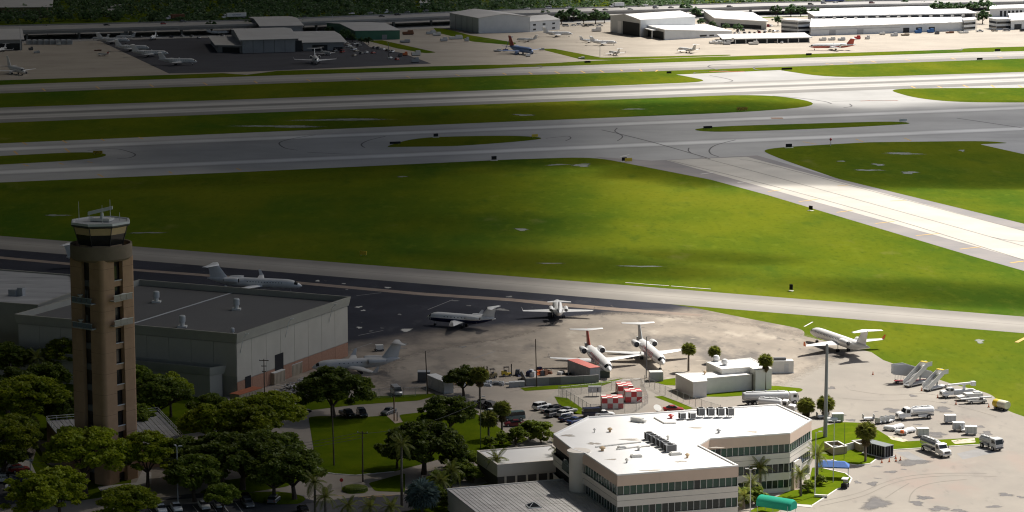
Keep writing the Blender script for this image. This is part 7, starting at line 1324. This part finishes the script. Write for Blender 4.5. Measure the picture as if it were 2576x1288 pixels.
for i, (S, x, y, w_, h_, m, lb) in enumerate(((U4,1510,335,5,3,M_blueb,'blue skip left of the pair before the warehouse'), (U4,1635,330,5,3,M_blueb,'blue skip right of the pair before the warehouse'), (U4,1700,345,3,2,M_dgry,'dark cart beside the blue skip'), (U4,1380,360,6,1.4,M_buff,'yellow brown platform before the warehouse'), (U4,1270,365,5,2.2,M_lgry,'grey stair unit before the warehouse'), (U4,1150,350,4,1.6,M_offw,'pale cart at the foot of the lamp post'), (U4,1830,335,6,1.0,M_brn,'brown flat rack before the warehouse'), (U4,1970,335,7,1.2,M_offw,'white long rack at warehouse right'), (U4,550,408,5,2,M_offw,'white service truck, first in the row behind the red jet'), (U4,640,406,5,2,M_offw,'white service truck, second in the row behind the red jet'), (U4,740,408,5,2,M_lgry,'grey service truck, third in the row behind the red jet'), (U4,900,395,4,2.4,M_redp,'red service vehicle behind the red tail'), (U4,1000,395,3,2.4,M_offw,'white cage cart right of the red tail'), (U3,1600,405,0,0,M_offw,''), (U3,2020,440,5,2,M_wht,'white loader left of the long canopy'), (U3,2080,445,6,2.2,M_offw,'pale loader before the long canopy'), (U3,2160,450,5,2.4,M_lgry,'grey loader by the canopy column'), (U3,2430,450,7,2.2,M_offw,'white loader in the canopy shade'), (U2,1530,350,8,3,M_brn,'brown tank trailer by the green hangar'), (U2,1760,345,7,2.6,M_lgry,'grey container on the dim yard'), (U2,1820,360,6,2.4,M_offw,'pale container on the dim yard'), (U2,2010,395,10,2.6,M_offw,'long pale rack on the dim yard'), (U2,1890,415,5,2.6,M_lgry,'boxy loader beside the long pale rack'), (U2,2120,415,3,2.6,M_lgry,'grey crate by the long rack'), (U2,1500,430,7,2.0,M_gry,'grey equipment pile behind the verge'), (U2,1610,560,6,3,M_offw,'white truck body by the orange crate'), (U2,1500,560,3,2.2,M_org,'orange crate at the verge end'), (U2,1600,630,5,3,M_gry,'grey fuel trailer at the apron corner'), (U2,1450,570,2,2,M_dgry,'dark bin left of the orange crate'), (U2,2430,520,5,1.6,M_offw,'white lift truck base by the blue airliner'), (U3,160,570,3,1.6,M_wht,'white tug at the airliner nose'), (U3,300,505,3,1.2,M_lgry,'grey cart right of the airliner'), (U3,700,592,4,1.0,M_offw,'pale tow cart on the thin verge'), (U3,850,318,7,3,M_wht,'white tank truck by the dark trees'), (U1,370,535,4,1.4,M_lgry,'pale cart on the dim concrete'), (U1,985,512,5,.5,M_brn,'brown mat on the dim concrete'), (U1,310,505,3,2,M_dgry,'dark tug near the tents'), (U1,590,455,3,2,M_offw,'white tractor before the tents'), (U1,1250,370,6,4,M_gry,'grey boxy shelter under the highway'))):
    if not w_: continue
    tt = thing('service_cart' if h_ < 2.1 else 'equipment_box', lb, 'cart' if h_ < 2.1 else 'box', (*G(*S(x, y)), .03), R(15)); B().box(0,0,.35,w_,2.2,h_*.62,0,.97).obj('body', m, tt); B().box(w_*.22,0,.35+h_*.62,w_*.5,1.9,h_*.36,0,.9).obj('upper_body', m, tt); B().box(0,0,.1,w_*.9,1.6,.25).obj('chassis', M_blk, tt)
    for sx in (-1, 1):
        for s in (-1, 1): B().tube((sx*w_*.33, s*.9-.12, .32), (sx*w_*.33, s*.9+.12, .32), .32, None, 8).obj('wheel', M_blk, tt)
for S, x, y, h, lb in ((U1,208,515,17,'tall thin lamp post by the dim tents'), (U2,770,300,11,'pale pole behind the dark hangar roof'), (U2,1335,575,9,'dark floodlight post beside the parked cars'), (U3,885,568,7,'thin lamp post by the small jet'), (U4,1222,325,14,'lamp post before the long warehouse'), (U4,2100,300,13,'lamp post right of the long warehouse')): pole('light_pole', lb, S(x, y), h, .22, M_lgry if lb[0] != 'd' else M_dgry, 'lamp post', lamp=((.6,0), (-.6,0)))
bl = thing('boom_lift', 'blue boom lift reaching beside the airliner', 'lift', (*G(*U2(2510,515)), .03), R(30)); B().box(0,0,.4,3.2,2.0,.9).obj('base', M_bluep, bl); B().tube((0,0,1.2), (2.2,0,6.2), .22, .16).obj('boom', M_bluep, bl); B().tube((2.2,0,6.2), (4.2,0,9.0), .16, .12).obj('jib', M_bluep, bl); B().box(4.6,0,8.6,1.2,1.0,1.1).obj('basket', M_lgry, bl)
for sx in (-1, 1):
    for s in (-1, 1): wheel_(bl, sx*1.1, s*.9, .4)
# ------------------------------------------------------------------ trees north, the far wood
rnd = random.Random(3)
TF = [broadleaf('tree', M_leafb, 10, 5.2, 41+i, 34, 46, .75, .35, .22, .7) for i in range(2)]
for t_ in TF: t_.location = (0,-4000,0)
def ftree(S, x, y, s, lb, z=0): g = G(*S(x, y)); clone(TF[int(x)%2], (g[0], g[1], 0), x*.7, lb, scale=s)
FT = [(U2,860,420,.6,'tree by the right wing of the dark hangar'), (U2,900,400,.8,'dark tree between the dark and green hangars'), (U2,970,420,.6,'leafy tree at the green hangar corner'), (U2,1060,440,.45,'small bush tree before the green hangar'), (U2,1135,450,.55,'ball shaped tree before the green hangar'), (U2,740,345,.6,'tree behind the office wing'), (U2,480,290,.7,'tree behind the rear hangar roof'), (U1,480,350,.7,'palm like tree beside the tents'), (U1,780,330,.7,'tall tree rising over the dim highway'), (U1,300,330,.55,'small tree left of the tents under the highway'), (U1,1890,300,.6,'tree before the dim highway girder'), (U1,2130,330,.9,'bushy tree before the dim highway girder'), (U1,2490,310,.8,'tree left of the rear hangar roof'), (U1,760,350,.5,'small tree beside the tall one over the highway'), (U3,340,215,.9,'first dark tree right of the office annex'), (U3,500,240,1.1,'big dark tree in the cluster right of the annex'), (U3,620,215,1.2,'tallest dark tree in the cluster right of the annex'), (U3,720,240,.9,'dark tree in the middle of the cluster'), (U3,840,240,1.15,'dark tree at the right of the cluster'), (U3,930,230,.9,'dark tree beside the open hangar end'), (U3,1120,160,.8,'tree behind the open hangar left'), (U3,1300,150,.8,'tree behind the open hangar middle'), (U3,1500,140,.9,'tree behind the open hangar right'), (U3,1750,160,1.1,'big tree behind the open hangar corner'), (U3,1850,180,.9,'tree right of the open hangar corner'), (U3,1900,260,.6,'shrubby tree before the flat building, left'), (U3,2020,285,.6,'shrubby tree before the flat building, middle'), (U3,2150,310,.6,'shrubby tree before the flat building, right'), (U3,2270,330,.7,'tree by the workshop car lot'), (U4,80,160,.9,'tree left behind the banded office'), (U4,230,165,1.0,'tree behind the banded office roof'), (U4,330,165,.9,'tree right behind the banded office'), (U4,470,170,.8,'small tree beside the low roof strip'), (U4,100,260,.8,'tree beside the banded office wall'), (U4,1700,140,1.1,'big tree above the warehouse right part'), (U4,1810,140,1.0,'tree next to the big one above the warehouse'), (U4,1920,130,.9,'tree above the warehouse right end'), (U4,2050,130,1.0,'wide tree before the top right highway'), (U4,2180,120,1.1,'tall tree before the top right highway'), (U4,2260,150,.9,'tree left of the arched hall'), (U4,2160,240,1.1,'round tree between warehouse and right office'), (U4,1370,95,.9,'tree standing out before the highway girder'), (U4,1560,95,.7,'small tree before the highway girder')]
for f in FT: ftree(*f)
wb = B()
for j in range(5200):
    Y = 1790+rnd.random()*760; X = rnd.uniform(-.245,.245)*Y
    lim = interp(X, [(p.x, p.y) for p in fg])+14     # stay behind the highway
    if Y < lim or (Y < lim+26 and rnd.random() < .6) or (-430 < X < -275 and Y < lim+95): continue
    h = rnd.uniform(5,12); r_ = rnd.uniform(3.5,6.5)
    for k in range(5):
        c = (X+rnd.gauss(0,r_*.45), Y+rnd.gauss(0,r_*.45), h*rnd.uniform(.3,.85)); leafquads(wb, c, r_*.6, 8, 1.3, rnd, .75)
wb.obj('far_wood', M_leafb, None, fix=False, kind='stuff')
for S, x, y, lb in ((U1,1120,170,'white roofed house half hidden in the far trees, right of two'), (U1,1170,125,'white roofed house half hidden in the far trees, behind the other'), (U2,1700,80,'pale building glimpsed in the far trees')): shed('house', lb, S, (x-50,y), (x+50,y-2), (x-40,y-18), 4.0, 1.5, 'side', M_offw, M_roofl, .6, cat='house')
# prototypes have served
for k in CAR: drop(CAR[k])
for k in TV: drop(TV[k])
for t_ in TF: drop(t_)
